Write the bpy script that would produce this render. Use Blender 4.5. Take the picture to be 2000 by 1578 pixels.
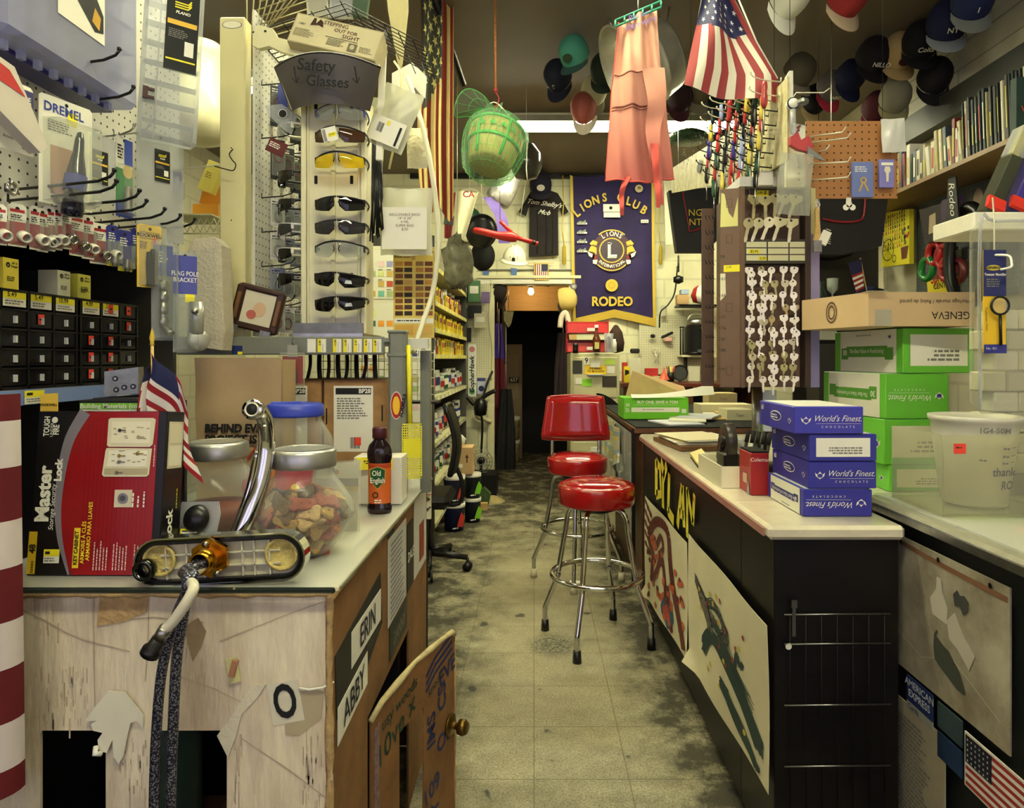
import bpy,bmesh,math,random
from mathutils import Vector,Matrix,Euler,noise
PI=math.pi
random.seed(7)
for _o in list(bpy.data.objects):bpy.data.objects.remove(_o)
SC=bpy.context.scene
COL=SC.collection
# ---------------------------------------------------------------- camera (eye 1.35 m, looking along +Y, level, shifted)
F,CX,CY,H=1300.0,1043.0,700.0,1.35
cam=bpy.data.objects.new('camera',bpy.data.cameras.new('camera')); COL.objects.link(cam)
cam.location=(0,0,H); cam.rotation_euler=(PI/2,0,0)
cam.data.sensor_width=36; cam.data.lens=36*F/2000
cam.data.shift_x=-(CX-1000)/2000; cam.data.shift_y=-(789-CY)/2000
cam.data.clip_start=.05; cam.data.clip_end=60
SC.camera=cam
SC.view_settings.view_transform='Standard'; SC.view_settings.look='None'
SC.view_settings.gamma=1; SC.view_settings.use_curve_mapping=False
SC.view_settings.exposure=1.25
w=bpy.data.worlds.new('world'); SC.world=w; w.use_nodes=True
w.node_tree.nodes['Background'].inputs[0].default_value=(.5,.55,.8,1)
w.node_tree.nodes['Background'].inputs[1].default_value=.1
TUBE_FAR,TUBE_MID,TUBE_NEAR,TUBE_LEFT=40.0,27.0,30.0,28.0 # fluorescent tubes (emission strength)
DAY_POWER=.75 # shop window behind the camera

def P(px,py,Y):return Vector(((px-CX)/F*Y,Y,H-(py-CY)/F*Y))
def S(n,Y):return n*Y/F
def lin(c):return tuple(((x/255)/12.92 if x/255<=.04045 else ((x/255+.055)/1.055)**2.4)for x in c)
_mc={}
def mat(name,c=(200,200,200),rough=.5,metal=0,nz=0,nzs=30,bump=0,bs=60,trans=0,alpha=1,emit=0,coat=0,c2=None,sheen=0,ior=1.45,stretch=None):
    if name in _mc:return _mc[name]
    m=bpy.data.materials.new(name); m.use_nodes=True; _mc[name]=m
    nt=m.node_tree; b=nt.nodes['Principled BSDF']; L=nt.links.new
    col=lin(c)+(1,)
    b.inputs['Base Color'].default_value=col
    b.inputs['Roughness'].default_value=rough; b.inputs['Metallic'].default_value=metal
    b.inputs['Transmission Weight'].default_value=trans; b.inputs['Alpha'].default_value=alpha
    b.inputs['Coat Weight'].default_value=coat; b.inputs['IOR'].default_value=ior
    if sheen:b.inputs['Sheen Weight'].default_value=sheen
    if emit:
        b.inputs['Emission Color'].default_value=col; b.inputs['Emission Strength'].default_value=emit
    if nz or bump:
        tc=nt.nodes.new('ShaderNodeTexCoord'); mp=nt.nodes.new('ShaderNodeMapping'); L(tc.outputs['Object'],mp.inputs[0])
        if stretch:mp.inputs['Scale'].default_value=stretch
    if nz:
        n=nt.nodes.new('ShaderNodeTexNoise'); n.inputs['Scale'].default_value=nzs; n.inputs['Detail'].default_value=6; n.inputs['Roughness'].default_value=.65
        L(mp.outputs[0],n.inputs['Vector'])
        r=nt.nodes.new('ShaderNodeValToRGB'); r.color_ramp.elements[0].position=.35; r.color_ramp.elements[1].position=.65
        d=lin(c2)if c2 else tuple(x*(1-nz)for x in lin(c))
        r.color_ramp.elements[0].color=d+(1,); r.color_ramp.elements[1].color=col
        L(n.outputs[0],r.inputs[0]); L(r.outputs[0],b.inputs['Base Color'])
    if bump:
        n2=nt.nodes.new('ShaderNodeTexNoise'); n2.inputs['Scale'].default_value=bs; n2.inputs['Detail'].default_value=4
        L(mp.outputs[0],n2.inputs['Vector'])
        bp=nt.nodes.new('ShaderNodeBump'); bp.inputs['Strength'].default_value=bump; bp.inputs['Distance'].default_value=.01
        L(n2.outputs[0],bp.inputs['Height']); L(bp.outputs[0],b.inputs['Normal'])
    return m
def C(r,g,b,rough=.55,**k):return mat('paint_%d_%d_%d_%d'%(r,g,b,int(rough*100))+''.join('%s%s'%(a,v)for a,v in k.items()),(r,g,b),rough,**k)
def glassy(name,tint=(235,240,235),alpha=.22,rough=.08,rise=.5):
    """clear thin plastic: a mix of a see-through and a glossy film"""
    if name in _mc:return _mc[name]
    m=bpy.data.materials.new(name); m.use_nodes=True; _mc[name]=m
    nt=m.node_tree; nt.nodes.clear(); L=nt.links.new
    out=nt.nodes.new('ShaderNodeOutputMaterial'); tr=nt.nodes.new('ShaderNodeBsdfTransparent'); tr.inputs[0].default_value=lin(tint)+(1,)
    pr=nt.nodes.new('ShaderNodeBsdfPrincipled'); pr.inputs['Base Color'].default_value=lin(tint)+(1,); pr.inputs['Roughness'].default_value=rough
    pr.inputs['Specular IOR Level'].default_value=.8
    lw=nt.nodes.new('ShaderNodeLayerWeight'); lw.inputs[0].default_value=.35
    mr=nt.nodes.new('ShaderNodeMapRange'); mr.inputs[3].default_value=alpha; mr.inputs[4].default_value=min(1,alpha+rise)
    L(lw.outputs['Facing'],mr.inputs[0])
    mx=nt.nodes.new('ShaderNodeMixShader'); L(mr.outputs[0],mx.inputs[0]); L(tr.outputs[0],mx.inputs[1]); L(pr.outputs[0],mx.inputs[2]); L(mx.outputs[0],out.inputs[0])
    return m

FR=Matrix.Rotation(PI/2,4,'X') # text/outline plane that faces -Y
FL=Matrix.Rotation(-PI/2,4,'Z')@FR # faces -X
FRR=Matrix.Rotation(PI/2,4,'Z')@FR # faces +X
def T(x,y=0,z=0):return Matrix.Translation(Vector(x)if not isinstance(x,(int,float))else Vector((x,y,z)))
def R(deg,ax):return Matrix.Rotation(math.radians(deg),4,ax)
def EU(x=0,y=0,z=0):return Euler((math.radians(x),math.radians(y),math.radians(z))).to_matrix().to_4x4()

def smooth_path(pts,n=6,closed=False):
    pts=[Vector(p)for p in pts]; N=len(pts); out=[]
    rng=range(N if closed else N-1)
    for i in rng:
        if closed:a,b,c,d=pts[(i-1)%N],pts[i],pts[(i+1)%N],pts[(i+2)%N]
        else:a,b,c,d=pts[max(i-1,0)],pts[i],pts[i+1],pts[min(i+2,N-1)]
        for k in range(n):
            t=k/n
            out.append(.5*((2*b)+(c-a)*t+(2*a-5*b+4*c-d)*t*t+(-a+3*b-3*c+d)*t**3))
    if not closed:out.append(pts[-1])
    return out

class B:
    def __init__(s):s.v=[]; s.f=[]; s.mi=[]; s.sm=[]; s.mats=[]; s.M=Matrix()
    def _m(s,m):
        if m not in s.mats:s.mats.append(m)
        return s.mats.index(m)
    def add(s,vs,fs,m,sm=False,M=None):
        X=s.M@M if M is not None else s.M
        o=len(s.v); s.v+=[X@Vector(v)for v in vs]
        k=None if callable(m)else s._m(m)
        for j,f in enumerate(fs):
            s.f.append([i+o for i in f]); s.mi.append(k if k is not None else s._m(m(j))); s.sm.append(sm)
        return s
    def box(s,c,d,m,rot=(0,0,0),bev=0,M=None):
        X=T(c)@EU(*rot)
        if M is not None:X=M@X
        a,b,e=d[0]/2,d[1]/2,d[2]/2
        if bev<=0:
            vs=[(x,y,z)for x in (-a,a)for y in (-b,b)for z in (-e,e)]
            return s.add(vs,[(0,1,3,2),(4,6,7,5),(0,4,5,1),(2,3,7,6),(0,2,6,4),(1,5,7,3)],m,False,X)
        r=min(bev,a*.98,b*.98,e*.98); vs=[]; ix={}
        for sx in (-1,1):
            for sy in (-1,1):
                for sz in (-1,1):
                    for k in range(3):
                        p=[sx*(a-r),sy*(b-r),sz*(e-r)]; p[k]=(sx*a,sy*b,sz*e)[k]
                        ix[sx,sy,sz,k]=len(vs); vs.append(p)
        fs=[]; I=ix
        for k in range(3):
            u,v=[q for q in range(3)if q!=k]
            for sg in (-1,1):
                q=[]
                for su,sv in ((-1,-1),(1,-1),(1,1),(-1,1)):
                    t=[0]*3; t[k]=sg; t[u]=su; t[v]=sv; q.append(I[t[0],t[1],t[2],k])
                if (sg>0)==(k==1):q.reverse()
                fs.append(q)
        for k in range(3):
            u,v=[q for q in range(3)if q!=k]
            for su in (-1,1):
                for sv in (-1,1):
                    q=[]
                    for sk,ax in ((-1,u),(1,u),(1,v),(-1,v)):
                        t=[0]*3; t[k]=sk; t[u]=su; t[v]=sv; q.append(I[t[0],t[1],t[2],ax])
                    fs.append(q)
        for sx in (-1,1):
            for sy in (-1,1):
                for sz in (-1,1):fs.append([I[sx,sy,sz,0],I[sx,sy,sz,1],I[sx,sy,sz,2]])
        return s.add(vs,fs,m,False,X)
    def tube(s,pts,r,m,n=8,closed=False,caps=True,sm=True,flat=1.0):
        pts=[Vector(p)for p in pts]; N=len(pts); vs=[]; fs=[]
        up=None
        for i,p in enumerate(pts):
            if closed:t=pts[(i+1)%N]-pts[(i-1)%N]
            else:t=pts[min(i+1,N-1)]-pts[max(i-1,0)]
            if t.length<1e-9:t=Vector((0,0,1))
            t.normalize()
            if up is None:
                up=Vector((0,0,1))if abs(t.z)<.9 else Vector((1,0,0))
            a=t.cross(up)
            if a.length<1e-6:a=t.orthogonal()
            a.normalize(); b=t.cross(a); up=-b if (-b).dot(up)>0 else b
            rr=r[i]if isinstance(r,(list,tuple))else r
            for k in range(n):
                q=2*PI*k/n; vs.append(p+a*math.cos(q)*rr+b*math.sin(q)*rr*flat)
        for i in range(N if closed else N-1):
            j=(i+1)%N
            for k in range(n):
                l=(k+1)%n; fs.append((i*n+k,i*n+l,j*n+l,j*n+k))
        if caps and not closed:fs+=[tuple(range(n))[::-1],tuple((N-1)*n+k for k in range(n))]
        return s.add(vs,fs,m,sm)
    def cyl(s,p0,p1,r0,m,r1=None,n=16,caps=True,sm=True):
        return s.tube([p0,p1],[r0,r0 if r1 is None else r1],m,n,False,caps,sm)
    def lathe(s,prof,m,n=24,M=None,sm=True,a0=0,a1=360,sx=1,sy=1):
        vs=[]; fs=[]; full=abs(a1-a0)>=360; nn=n if full else n+1
        for (r,z)in prof:
            for k in range(nn):
                q=math.radians(a0+(a1-a0)*k/n); vs.append((r*math.cos(q)*sx,r*math.sin(q)*sy,z))
        for i in range(len(prof)-1):
            for k in range(n):
                l=(k+1)%nn
                fs.append((i*nn+k,i*nn+l,(i+1)*nn+l,(i+1)*nn+k))
        return s.add(vs,fs,m,sm,M)
    def prism(s,pts,d,m,M=None,side=None):
        """outline in the XY plane, extruded from z=0 down to z=-d"""
        n=len(pts); vs=[(x,y,0)for x,y in pts]
        if d<=0:return s.add(vs,[tuple(range(n))],m,False,M)
        vs+=[(x,y,-d)for x,y in pts]
        s.add(vs,[tuple(range(n)),tuple(range(2*n-1,n-1,-1))],m,False,M)
        return s.add(vs,[(i,n+i,n+(i+1)%n,(i+1)%n)for i in range(n)],side or m,False,M)
    def rect(s,x0,y0,x1,y1,m,M=None,z=0):return s.add([(x0,y0,z),(x1,y0,z),(x1,y1,z),(x0,y1,z)],[(0,1,2,3)],m,False,M)
    def disc(s,x,y,r,m,M=None,z=0,n=20,ry=None,r0=0,ang=0):
        ry=ry or r; ca,sa=math.cos(ang),math.sin(ang)
        if r0<=0:
            vs=[(x+r*math.cos(2*PI*k/n)*ca-ry*math.sin(2*PI*k/n)*sa,y+r*math.cos(2*PI*k/n)*sa+ry*math.sin(2*PI*k/n)*ca,z)for k in range(n)]
            return s.add(vs,[tuple(range(n))],m,False,M)
        vs=[(x+r*math.cos(2*PI*k/n),y+ry*math.sin(2*PI*k/n),z)for k in range(n)]
        q=r0/r
        vs+=[(x+r0*math.cos(2*PI*k/n),y+ry*q*math.sin(2*PI*k/n),z)for k in range(n)]
        return s.add(vs,[(k,(k+1)%n,n+(k+1)%n,n+k)for k in range(n)],m,False,M)
    def stroke(s,pts,wd,m,M=None,z=0):
        """flat painted line of width wd"""
        pts=[Vector((p[0],p[1],0))for p in pts]; vs=[]; N=len(pts)
        for i,p in enumerate(pts):
            t=(pts[min(i+1,N-1)]-pts[max(i-1,0)]); t=t.normalized()if t.length else Vector((1,0,0))
            nn=Vector((-t.y,t.x,0)); k=wd[i]if isinstance(wd,(list,tuple))else wd
            vs+=[(p+nn*k/2)+Vector((0,0,z)),(p-nn*k/2)+Vector((0,0,z))]
        return s.add(vs,[(2*i,2*i+1,2*i+3,2*i+2)for i in range(N-1)],m,False,M)
    def sheet(s,fn,nu,nv,m,th=0,sm=True):
        """fn(u,v)->point; m may be a function (u,v)->material"""
        g=[[Vector(fn(i/nu,j/nv))for i in range(nu+1)]for j in range(nv+1)]
        vs=[p for row in g for p in row]; W=nu+1
        fs=[(j*W+i,j*W+i+1,(j+1)*W+i+1,(j+1)*W+i)for j in range(nv)for i in range(nu)]
        mm=(lambda k:m((k%nu+.5)/nu,(k//nu+.5)/nv))if callable(m)else m
        s.add(vs,fs,mm,sm)
        if th:
            nv_=[]
            for j in range(nv+1):
                for i in range(W):
                    a=g[j][min(i+1,nu)]-g[j][max(i-1,0)]; b=g[min(j+1,nv)][i]-g[max(j-1,0)][i]
                    n=a.cross(b); n=n.normalized()if n.length>1e-12 else Vector((0,1,0))
                    nv_.append(g[j][i]-n*th)
            s.add(nv_,[f[::-1]for f in fs],mm,sm)
            br=list(range(W))+[j*W+nu for j in range(1,nv+1)]+[nv*W+i for i in range(nu-1,-1,-1)]+[j*W for j in range(nv-1,0,-1)]
            k=len(br); m0=m(.5,.98)if callable(m)else m
            s.add([vs[i]for i in br]+[nv_[i]for i in br],[(i,i+k,(i+1)%k+k,(i+1)%k)for i in range(k)],m0)
        return s
    def decal(s,fn,poly,m,off=.001):
        """small polygon given in (u,v), laid on the surface fn"""
        vs=[]
        for u,v in poly:
            p=Vector(fn(u,v)); a=Vector(fn(u+.01,v))-p; b=Vector(fn(u,v+.01))-p; n=a.cross(b).normalized(); vs.append(p+n*off)
        return s.add(vs,[tuple(range(len(vs)))],m)
    def text(s,t,h,m,M=None,al='CENTER',shear=0,bold=0,sx=1,depth=0,sp=1,wrap=None):
        cu=bpy.data.curves.new('t','FONT'); cu.body=t; cu.size=h/.72; cu.align_x=al; cu.align_y='CENTER'
        cu.shear=shear; cu.offset=bold*.55; cu.space_character=sp; cu.resolution_u=3; cu.fill_mode='BOTH' if depth else 'FRONT'; cu.extrude=depth
        o=bpy.data.objects.new('t',cu); COL.objects.link(o)
        me=bpy.data.meshes.new_from_object(o)
        vs=[(v.co.x*sx,v.co.y,v.co.z)for v in me.vertices]; fs=[tuple(p.vertices)for p in me.polygons]
        bpy.data.objects.remove(o); bpy.data.curves.remove(cu); bpy.data.meshes.remove(me)
        if vs:s.add(vs,fs,m,False,M)
        return s
    def scribble(s,x,y,wd,h,m,M=None,rows=1,seed=0,z=.0,dash=.8,lh=None):
        """rows of small word-like bars (illegible fine print)"""
        rd=random.Random(seed)
        for j in range(rows):
            yy=y-j*(lh or h*1.9); xx=x; xe=x+wd*rd.uniform(.7,1)
            while xx<xe:
                l=rd.uniform(1,3.5)*h
                s.rect(xx,yy-h/2,min(xx+l,xe),yy+h/2,m,M,z); xx+=l+h*.6
        return s
    def star(s,x,y,r,m,M=None,z=0,fn=None,asp=1):
        pts=[]
        for k in range(10):
            q=PI/2+k*PI/5; rr=r if k%2==0 else r*.4; pts.append((x+rr*math.cos(q)*asp,y+rr*math.sin(q)))
        if fn:return s.decal(fn,pts,m)
        return s.add([(a,b,z)for a,b in pts],[tuple(range(10))],m,False,M)
    def mesh(s,name):
        me=bpy.data.meshes.new(name); me.from_pydata([tuple(v)for v in s.v],[],s.f)
        for m in s.mats:me.materials.append(m)
        me.polygons.foreach_set('material_index',s.mi); me.polygons.foreach_set('use_smooth',s.sm); me.update()
        return me

def link(o,parent=None):
    COL.objects.link(o)
    if parent is not None:o.parent=parent
    return o
def tagit(o,label,cat,group=None,kind=None):
    if label:o['label']=label
    if cat:o['category']=cat
    if group:o['group']=group
    if kind:o['kind']=kind
    return o
def thing(name,label,cat,M=None,group=None):
    o=bpy.data.objects.new(name,None); o.empty_display_size=.05; link(o)
    if M is not None:o.matrix_world=M if isinstance(M,Matrix)else T(M)
    return tagit(o,label,cat,group)
def part(name,b,parent,label=None,M=None):
    o=bpy.data.objects.new(name,b.mesh(name)); link(o,parent)
    if M is not None:o.matrix_local=M
    if label:o['label']=label
    return o
def one(name,label,cat,b,M=None,group=None,kind=None):
    o=bpy.data.objects.new(name,b.mesh(name)); link(o)
    if M is not None:o.matrix_world=M if isinstance(M,Matrix)else T(M)
    return tagit(o,label,cat,group,kind)
def struct(name,b):
    o=bpy.data.objects.new(name,b.mesh(name)); link(o); o['kind']='structure'; return o
def dup(r,M,label=None,group=None):
    c=r.copy(); COL.objects.link(c); c.matrix_world=M if isinstance(M,Matrix)else T(M)
    if label:c['label']=label
    if group:c['group']=group
    for ch in list(r.children):
        d=ch.copy(); COL.objects.link(d); d.parent=c
        for g in list(ch.children):
            e=g.copy(); COL.objects.link(e); e.parent=d
    return c
ORD=['first','second','third','fourth','fifth','sixth','seventh','eighth','ninth','tenth','eleventh','twelfth','thirteenth','fourteenth','fifteenth','sixteenth','seventeenth','eighteenth','nineteenth','twentieth','twenty-first','twenty-second','twenty-third','twenty-fourth','twenty-fifth','twenty-sixth','twenty-seventh','twenty-eighth']

# ---------------------------------------------------------------- shared materials
BLACK=mat('black_plastic',(14,13,14),.35); MATTB=mat('matt_black',(12,11,12),.8)
WHITE=mat('white_paint',(236,232,214),.5,nz=.12,nzs=8); PAPER=mat('white_paper',(238,235,222),.7); INK=mat('ink',(18,18,20),.7)
GREYINK=mat('grey_ink',(120,118,112),.7)
CREAM=mat('cream_metal',(226,220,178),.4,nz=.1,nzs=6)
CHROME=mat('chrome',(205,205,200),.1,1); STEEL=mat('steel',(170,170,165),.32,1,nz=.25,nzs=40); DARKSTEEL=mat('dark_steel',(44,42,42),.4,.8)
WIRE=mat('pale_wire',(222,218,196),.35,.3)
KRAFT=mat('kraft',(176,134,86),.8,nz=.3,nzs=14,bump=.15,bs=90); KRAFTL=mat('kraft_light',(206,172,124),.8,nz=.15,nzs=10)
YEL=mat('yellow_tag',(240,226,40),.6); REDT=mat('red_tag',(226,66,48),.6); REDPL=mat('red_plastic',(188,28,28),.3)
BLUEB=mat('blue_card',(40,44,130),.55); GREENP=mat('green_card',(100,190,50),.55)
CLEAR=glassy('clear_plastic',(244,246,240),.05,.05,.55); HAZY=glassy('hazy_plastic',(232,234,236),.22,.22,.45); GLASS=glassy('clear_glass',(244,245,240),.1,.03)
FILM=glassy('film',(240,240,230),.22,.15)
WOODD=mat('dark_wood',(9,6,6),.42,nz=.5,nzs=12,stretch=(1,1,8)); WOODM=mat('brown_wood',(96,56,34),.45,nz=.4,nzs=10,stretch=(1,6,1))
WOODL=mat('pale_wood',(214,176,110),.5,nz=.2,nzs=9,stretch=(1,1,6))
# ---- things written directly in room coordinates: the origin goes to the middle of their base
def _base(bs):
    vs=[v for b in bs for v in b.v]
    lo=[min(v[i]for v in vs)for i in range(3)]; hi=[max(v[i]for v in vs)for i in range(3)]
    return Vector(((lo[0]+hi[0])/2,(lo[1]+hi[1])/2,lo[2]))
def _shift(b,c):
    for i,v in enumerate(b.v):b.v[i]=v-c
def wone(name,label,cat,b,group=None,kind=None):
    c=_base([b]); _shift(b,c); return one(name,label,cat,b,c,group,kind)
def wthing(name,label,cat,parts,group=None):
    """parts: (name, builder[, label[, [sub-parts]]])"""
    allb=[p[1]for p in parts]+[s[1]for p in parts if len(p)>3 for s in p[3]]
    c=_base(allb)
    for b in {id(b):b for b in allb}.values():_shift(b,c)
    t=thing(name,label,cat,c,group)
    for p in parts:
        o=part(p[0],p[1],t,p[2]if len(p)>2 else None)
        for s in (p[3]if len(p)>3 else []):part(s[0],s[1],o,s[2]if len(s)>2 else None)
    return t
def plane_y(X,px):return X*F/(px-CX) # depth of the wall plane x=X behind a pixel column
def onx(X,px,py):Y=plane_y(X,px); return Vector((X,Y,H-(py-CY)/F*Y))
def price(b,x,y,w_,h_,M,seed=0,big=None,red=False):
    """small shelf price sticker"""
    b.rect(x-w_/2,y-h_/2,x+w_/2,y+h_/2,PAPER,M,.0006); b.rect(x-w_/2,y,x+w_/2,y+h_/2,REDT if red else YEL,M,.0009)
    if big:b.text(big,h_*.33,INK,M@T(x-w_*.12,y+h_*.26,.0012),bold=.0004)
    else:b.rect(x-w_*.4,y+h_*.15,x-w_*.1,y+h_*.35,INK,M,.0012)
    b.scribble(x-w_*.42,y-h_*.15,w_*.8,h_*.09,GREYINK,M,2,seed,.0012)
    return b
def barcode(b,x,y,w_,h_,M,z=.001,seed=1):
    rd=random.Random(seed); xx=x
    while xx<x+w_:l=rd.uniform(.0006,.002); b.rect(xx,y,xx+l,y+h_,INK,M,z); xx+=l+rd.uniform(.0006,.002)
    return b
# ================================================================ the room
YB,XR,XL,ZC,YF=7.15,2.55,-3.1,3.33,-2.3
def wallmat(name,c,bw=.4,bh=.2,mortar=.01,dark=.82,axes='XZ'):
    m=mat(name,c,.6,nz=.14,nzs=3); nt=m.node_tree; L=nt.links.new; b=nt.nodes['Principled BSDF']
    br=nt.nodes.new('ShaderNodeTexBrick'); br.inputs['Scale'].default_value=1; br.inputs['Brick Width'].default_value=bw; br.inputs['Row Height'].default_value=bh
    br.inputs['Mortar Size'].default_value=mortar; br.inputs['Color1'].default_value=(1,1,1,1); br.inputs['Color2'].default_value=(.96,.96,.96,1); br.inputs['Mortar'].default_value=(dark,dark,dark,1)
    tc=nt.nodes.new('ShaderNodeTexCoord'); sp=nt.nodes.new('ShaderNodeSeparateXYZ'); cb=nt.nodes.new('ShaderNodeCombineXYZ'); L(tc.outputs['Object'],sp.inputs[0])
    L(sp.outputs[axes[0]],cb.inputs[0]); L(sp.outputs[axes[1]],cb.inputs[1]); L(cb.outputs[0],br.inputs['Vector'])
    src=b.inputs['Base Color'].links[0].from_socket; mx=nt.nodes.new('ShaderNodeMix'); mx.data_type='RGBA'; mx.blend_type='MULTIPLY'; mx.inputs[0].default_value=1
    L(src,mx.inputs[6]); L(br.outputs[0],mx.inputs[7]); L(mx.outputs[2],b.inputs['Base Color'])
    bp=nt.nodes.new('ShaderNodeBump'); bp.inputs['Strength'].default_value=.4; bp.inputs['Distance'].default_value=.01; L(br.outputs[0],bp.inputs['Height']); L(bp.outputs[0],b.inputs['Normal'])
    return m
BLOCK=wallmat('painted_block',(232,228,190)); BLOCKR=wallmat('painted_block_side',(214,208,180),axes='YZ'); PLANK=wallmat('painted_planks',(196,192,170),4,.14,.006,.6,'YZ')
CEIL=mat('ceiling_paint',(116,102,84),.6,nz=.15,nzs=1.5)

def floor_material():
    m=bpy.data.materials.new('vinyl_tile'); m.use_nodes=True; nt=m.node_tree; L=nt.links.new; b=nt.nodes['Principled BSDF']
    N=lambda t:nt.nodes.new(t)
    tc=N('ShaderNodeTexCoord')
    def nz(sc,det=6,ro=.6):
        n=N('ShaderNodeTexNoise'); n.inputs['Scale'].default_value=sc; n.inputs['Detail'].default_value=det; n.inputs['Roughness'].default_value=ro; L(tc.outputs['Object'],n.inputs['Vector']); return n.outputs[0]
    def ramp(src,a,b_,ca=(0,0,0,1),cb=(1,1,1,1)):
        r=N('ShaderNodeValToRGB'); r.color_ramp.elements[0].position=a; r.color_ramp.elements[1].position=b_; r.color_ramp.elements[0].color=ca; r.color_ramp.elements[1].color=cb; L(src,r.inputs[0]); return r.outputs[0]
    def mul(a,b_,f=1,bl='MULTIPLY'):
        x=N('ShaderNodeMix'); x.data_type='RGBA'; x.blend_type=bl
        if isinstance(f,(int,float)):x.inputs[0].default_value=f
        else:L(f,x.inputs[0])
        for s_,k in ((a,6),(b_,7)):
            if isinstance(s_,tuple):x.inputs[k].default_value=s_
            else:L(s_,x.inputs[k])
        return x.outputs[2]
    base=ramp(nz(2.2),.3,.7,lin((152,144,116))+(1,),lin((190,184,156))+(1,))
    speck=ramp(nz(140,3,.7),.40,.56,(.55,.52,.45,1),(1,1,1,1))
    base=mul(base,speck,.95)
    br=N('ShaderNodeTexBrick'); br.offset=0; br.inputs['Scale'].default_value=1; br.inputs['Brick Width'].default_value=.305; br.inputs['Row Height'].default_value=.305; br.inputs['Mortar Size'].default_value=.0022
    br.inputs['Color1'].default_value=(1,1,1,1); br.inputs['Color2'].default_value=(.93,.93,.91,1); br.inputs['Mortar'].default_value=(.55,.53,.46,1); L(tc.outputs['Object'],br.inputs['Vector'])
    base=mul(base,br.outputs[0])
    # walked-in dirt: broad patches, then black scuffs; heavier along the counters (right one's foot: shade painted in too) and at the far door
    sp=N('ShaderNodeSeparateXYZ'); L(tc.outputs['Object'],sp.inputs[0])
    def mr(src,a,b_,c=0,d=1):
        r=N('ShaderNodeMapRange'); r.inputs[1].default_value=a; r.inputs[2].default_value=b_; r.inputs[3].default_value=c; r.inputs[4].default_value=d; L(src,r.inputs[0]); return r.outputs[0]
    def mth(op,a,b_):
        x=N('ShaderNodeMath'); x.operation=op
        for s_,k in ((a,0),(b_,1)):
            if isinstance(s_,(int,float)):x.inputs[k].default_value=s_
            else:L(s_,x.inputs[k])
        return x.outputs[0]
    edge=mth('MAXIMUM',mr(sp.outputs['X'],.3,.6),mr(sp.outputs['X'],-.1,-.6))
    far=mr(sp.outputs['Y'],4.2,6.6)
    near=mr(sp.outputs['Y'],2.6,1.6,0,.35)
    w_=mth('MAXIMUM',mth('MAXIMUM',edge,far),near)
    dirt_shade=mth('MULTIPLY',mth('ADD',ramp(nz(4.5,8,.72),.40,.62),.12),mth('ADD',w_,.14))
    dirt_shade=mth('MINIMUM',mth('MULTIPLY',dirt_shade,1.3),.93)
    base=mul(base,lin((46,42,26))+(1,),dirt_shade,'MIX')
    spots=ramp(nz(9,2,.4),.70,.73)
    base=mul(base,lin((30,32,30))+(1,),mth('MULTIPLY',spots,.85),'MIX')
    dv=N('ShaderNodeVectorMath'); dv.operation='DISTANCE'; L(tc.outputs['Object'],dv.inputs[0]); dv.inputs[1].default_value=(.09,3.14,0)
    base=mul(base,lin((40,50,44))+(1,),mth('MULTIPLY',mr(dv.outputs['Value'],.15,.07),mth('MULTIPLY',ramp(nz(60,4,.8),.42,.55),.9)),'MIX')
    L(base,b.inputs['Base Color']); L(mr(dirt_shade,0,1,.42,.75),b.inputs['Roughness'])
    return m
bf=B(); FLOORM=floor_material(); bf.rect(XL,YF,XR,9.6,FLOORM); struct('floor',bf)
bc=B(); bc.box(((XL+XR)/2,(YF+YB)/2,ZC+.05),(XR-XL+.2,YB-YF+.2,.1),CEIL); struct('ceiling',bc)
b=B(); DX0,DX1,DZ=-.43,.375,2.14
b.box(((XL+DX0)/2,YB+.06,ZC/2),(DX0-XL,.12,ZC),BLOCK); b.box(((XR+DX1)/2,YB+.06,ZC/2),(XR-DX1,.12,ZC),BLOCK); b.box(((DX0+DX1)/2,YB+.06,(ZC+DZ)/2),(DX1-DX0,.12,ZC-DZ),BLOCK)
struct('wall_back',b)
b=B(); b.box((XR+.05,(YF+YB)/2,1.45),(.1,YB-YF,2.9),BLOCKR); b.box((XR+.05,(YF+YB)/2,(2.9+ZC)/2),(.1,YB-YF,ZC-2.9),PLANK); struct('wall_right',b)
b=B(); b.box((XL-.05,(YF+YB)/2,ZC/2),(.1,YB-YF,ZC),BLOCKR); struct('wall_left',b)
b=B(); b.box(((XL+XR)/2,YF-.05,.45),(XR-XL,.1,.9),BLOCK); b.box(((XL+XR)/2,YF-.05,3.0),(XR-XL,.1,.66),BLOCK)
for x in (XL+.2,-.3,XR-.2):b.box((x,YF-.05,1.8),(.4,.1,1.8),BLOCK)
struct('wall_front',b)
DAY=mat('daylight_pane',(200,196,236),.5,emit=DAY_POWER)
b=B(); b.box((-1.7,YF-.06,1.8),(2.42,.02,1.76),DAY); struct('window_1',b)
b=B(); b.box((1.13,YF-.06,1.8),(2.42,.02,1.76),DAY); struct('window_2',b)
# door casing, lintel boards, dado line
b=B(); b.box((DX0-.03,YB-.015,1.05),(.07,.03,2.1),CREAM); b.box((DX1+.04,YB-.015,1.05),(.08,.03,2.1),WOODL); struct('trim_1',b)
b=B(); b.box((-.05,YB-.02,DZ+.035),(1.1,.04,.055),WHITE); b.box((-.05,YB-.03,DZ+.08),(1.1,.06,.03),CREAM); b.box((-.05,YB-.012,DZ+.16),(1.1,.024,.012),GREYINK); struct('trim_2',b)
b=B(); b.box((.0,YB-.02,ZC-.03),(XR-XL-3,.04,.05),DARKSTEEL); struct('trim_3',b)
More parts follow.
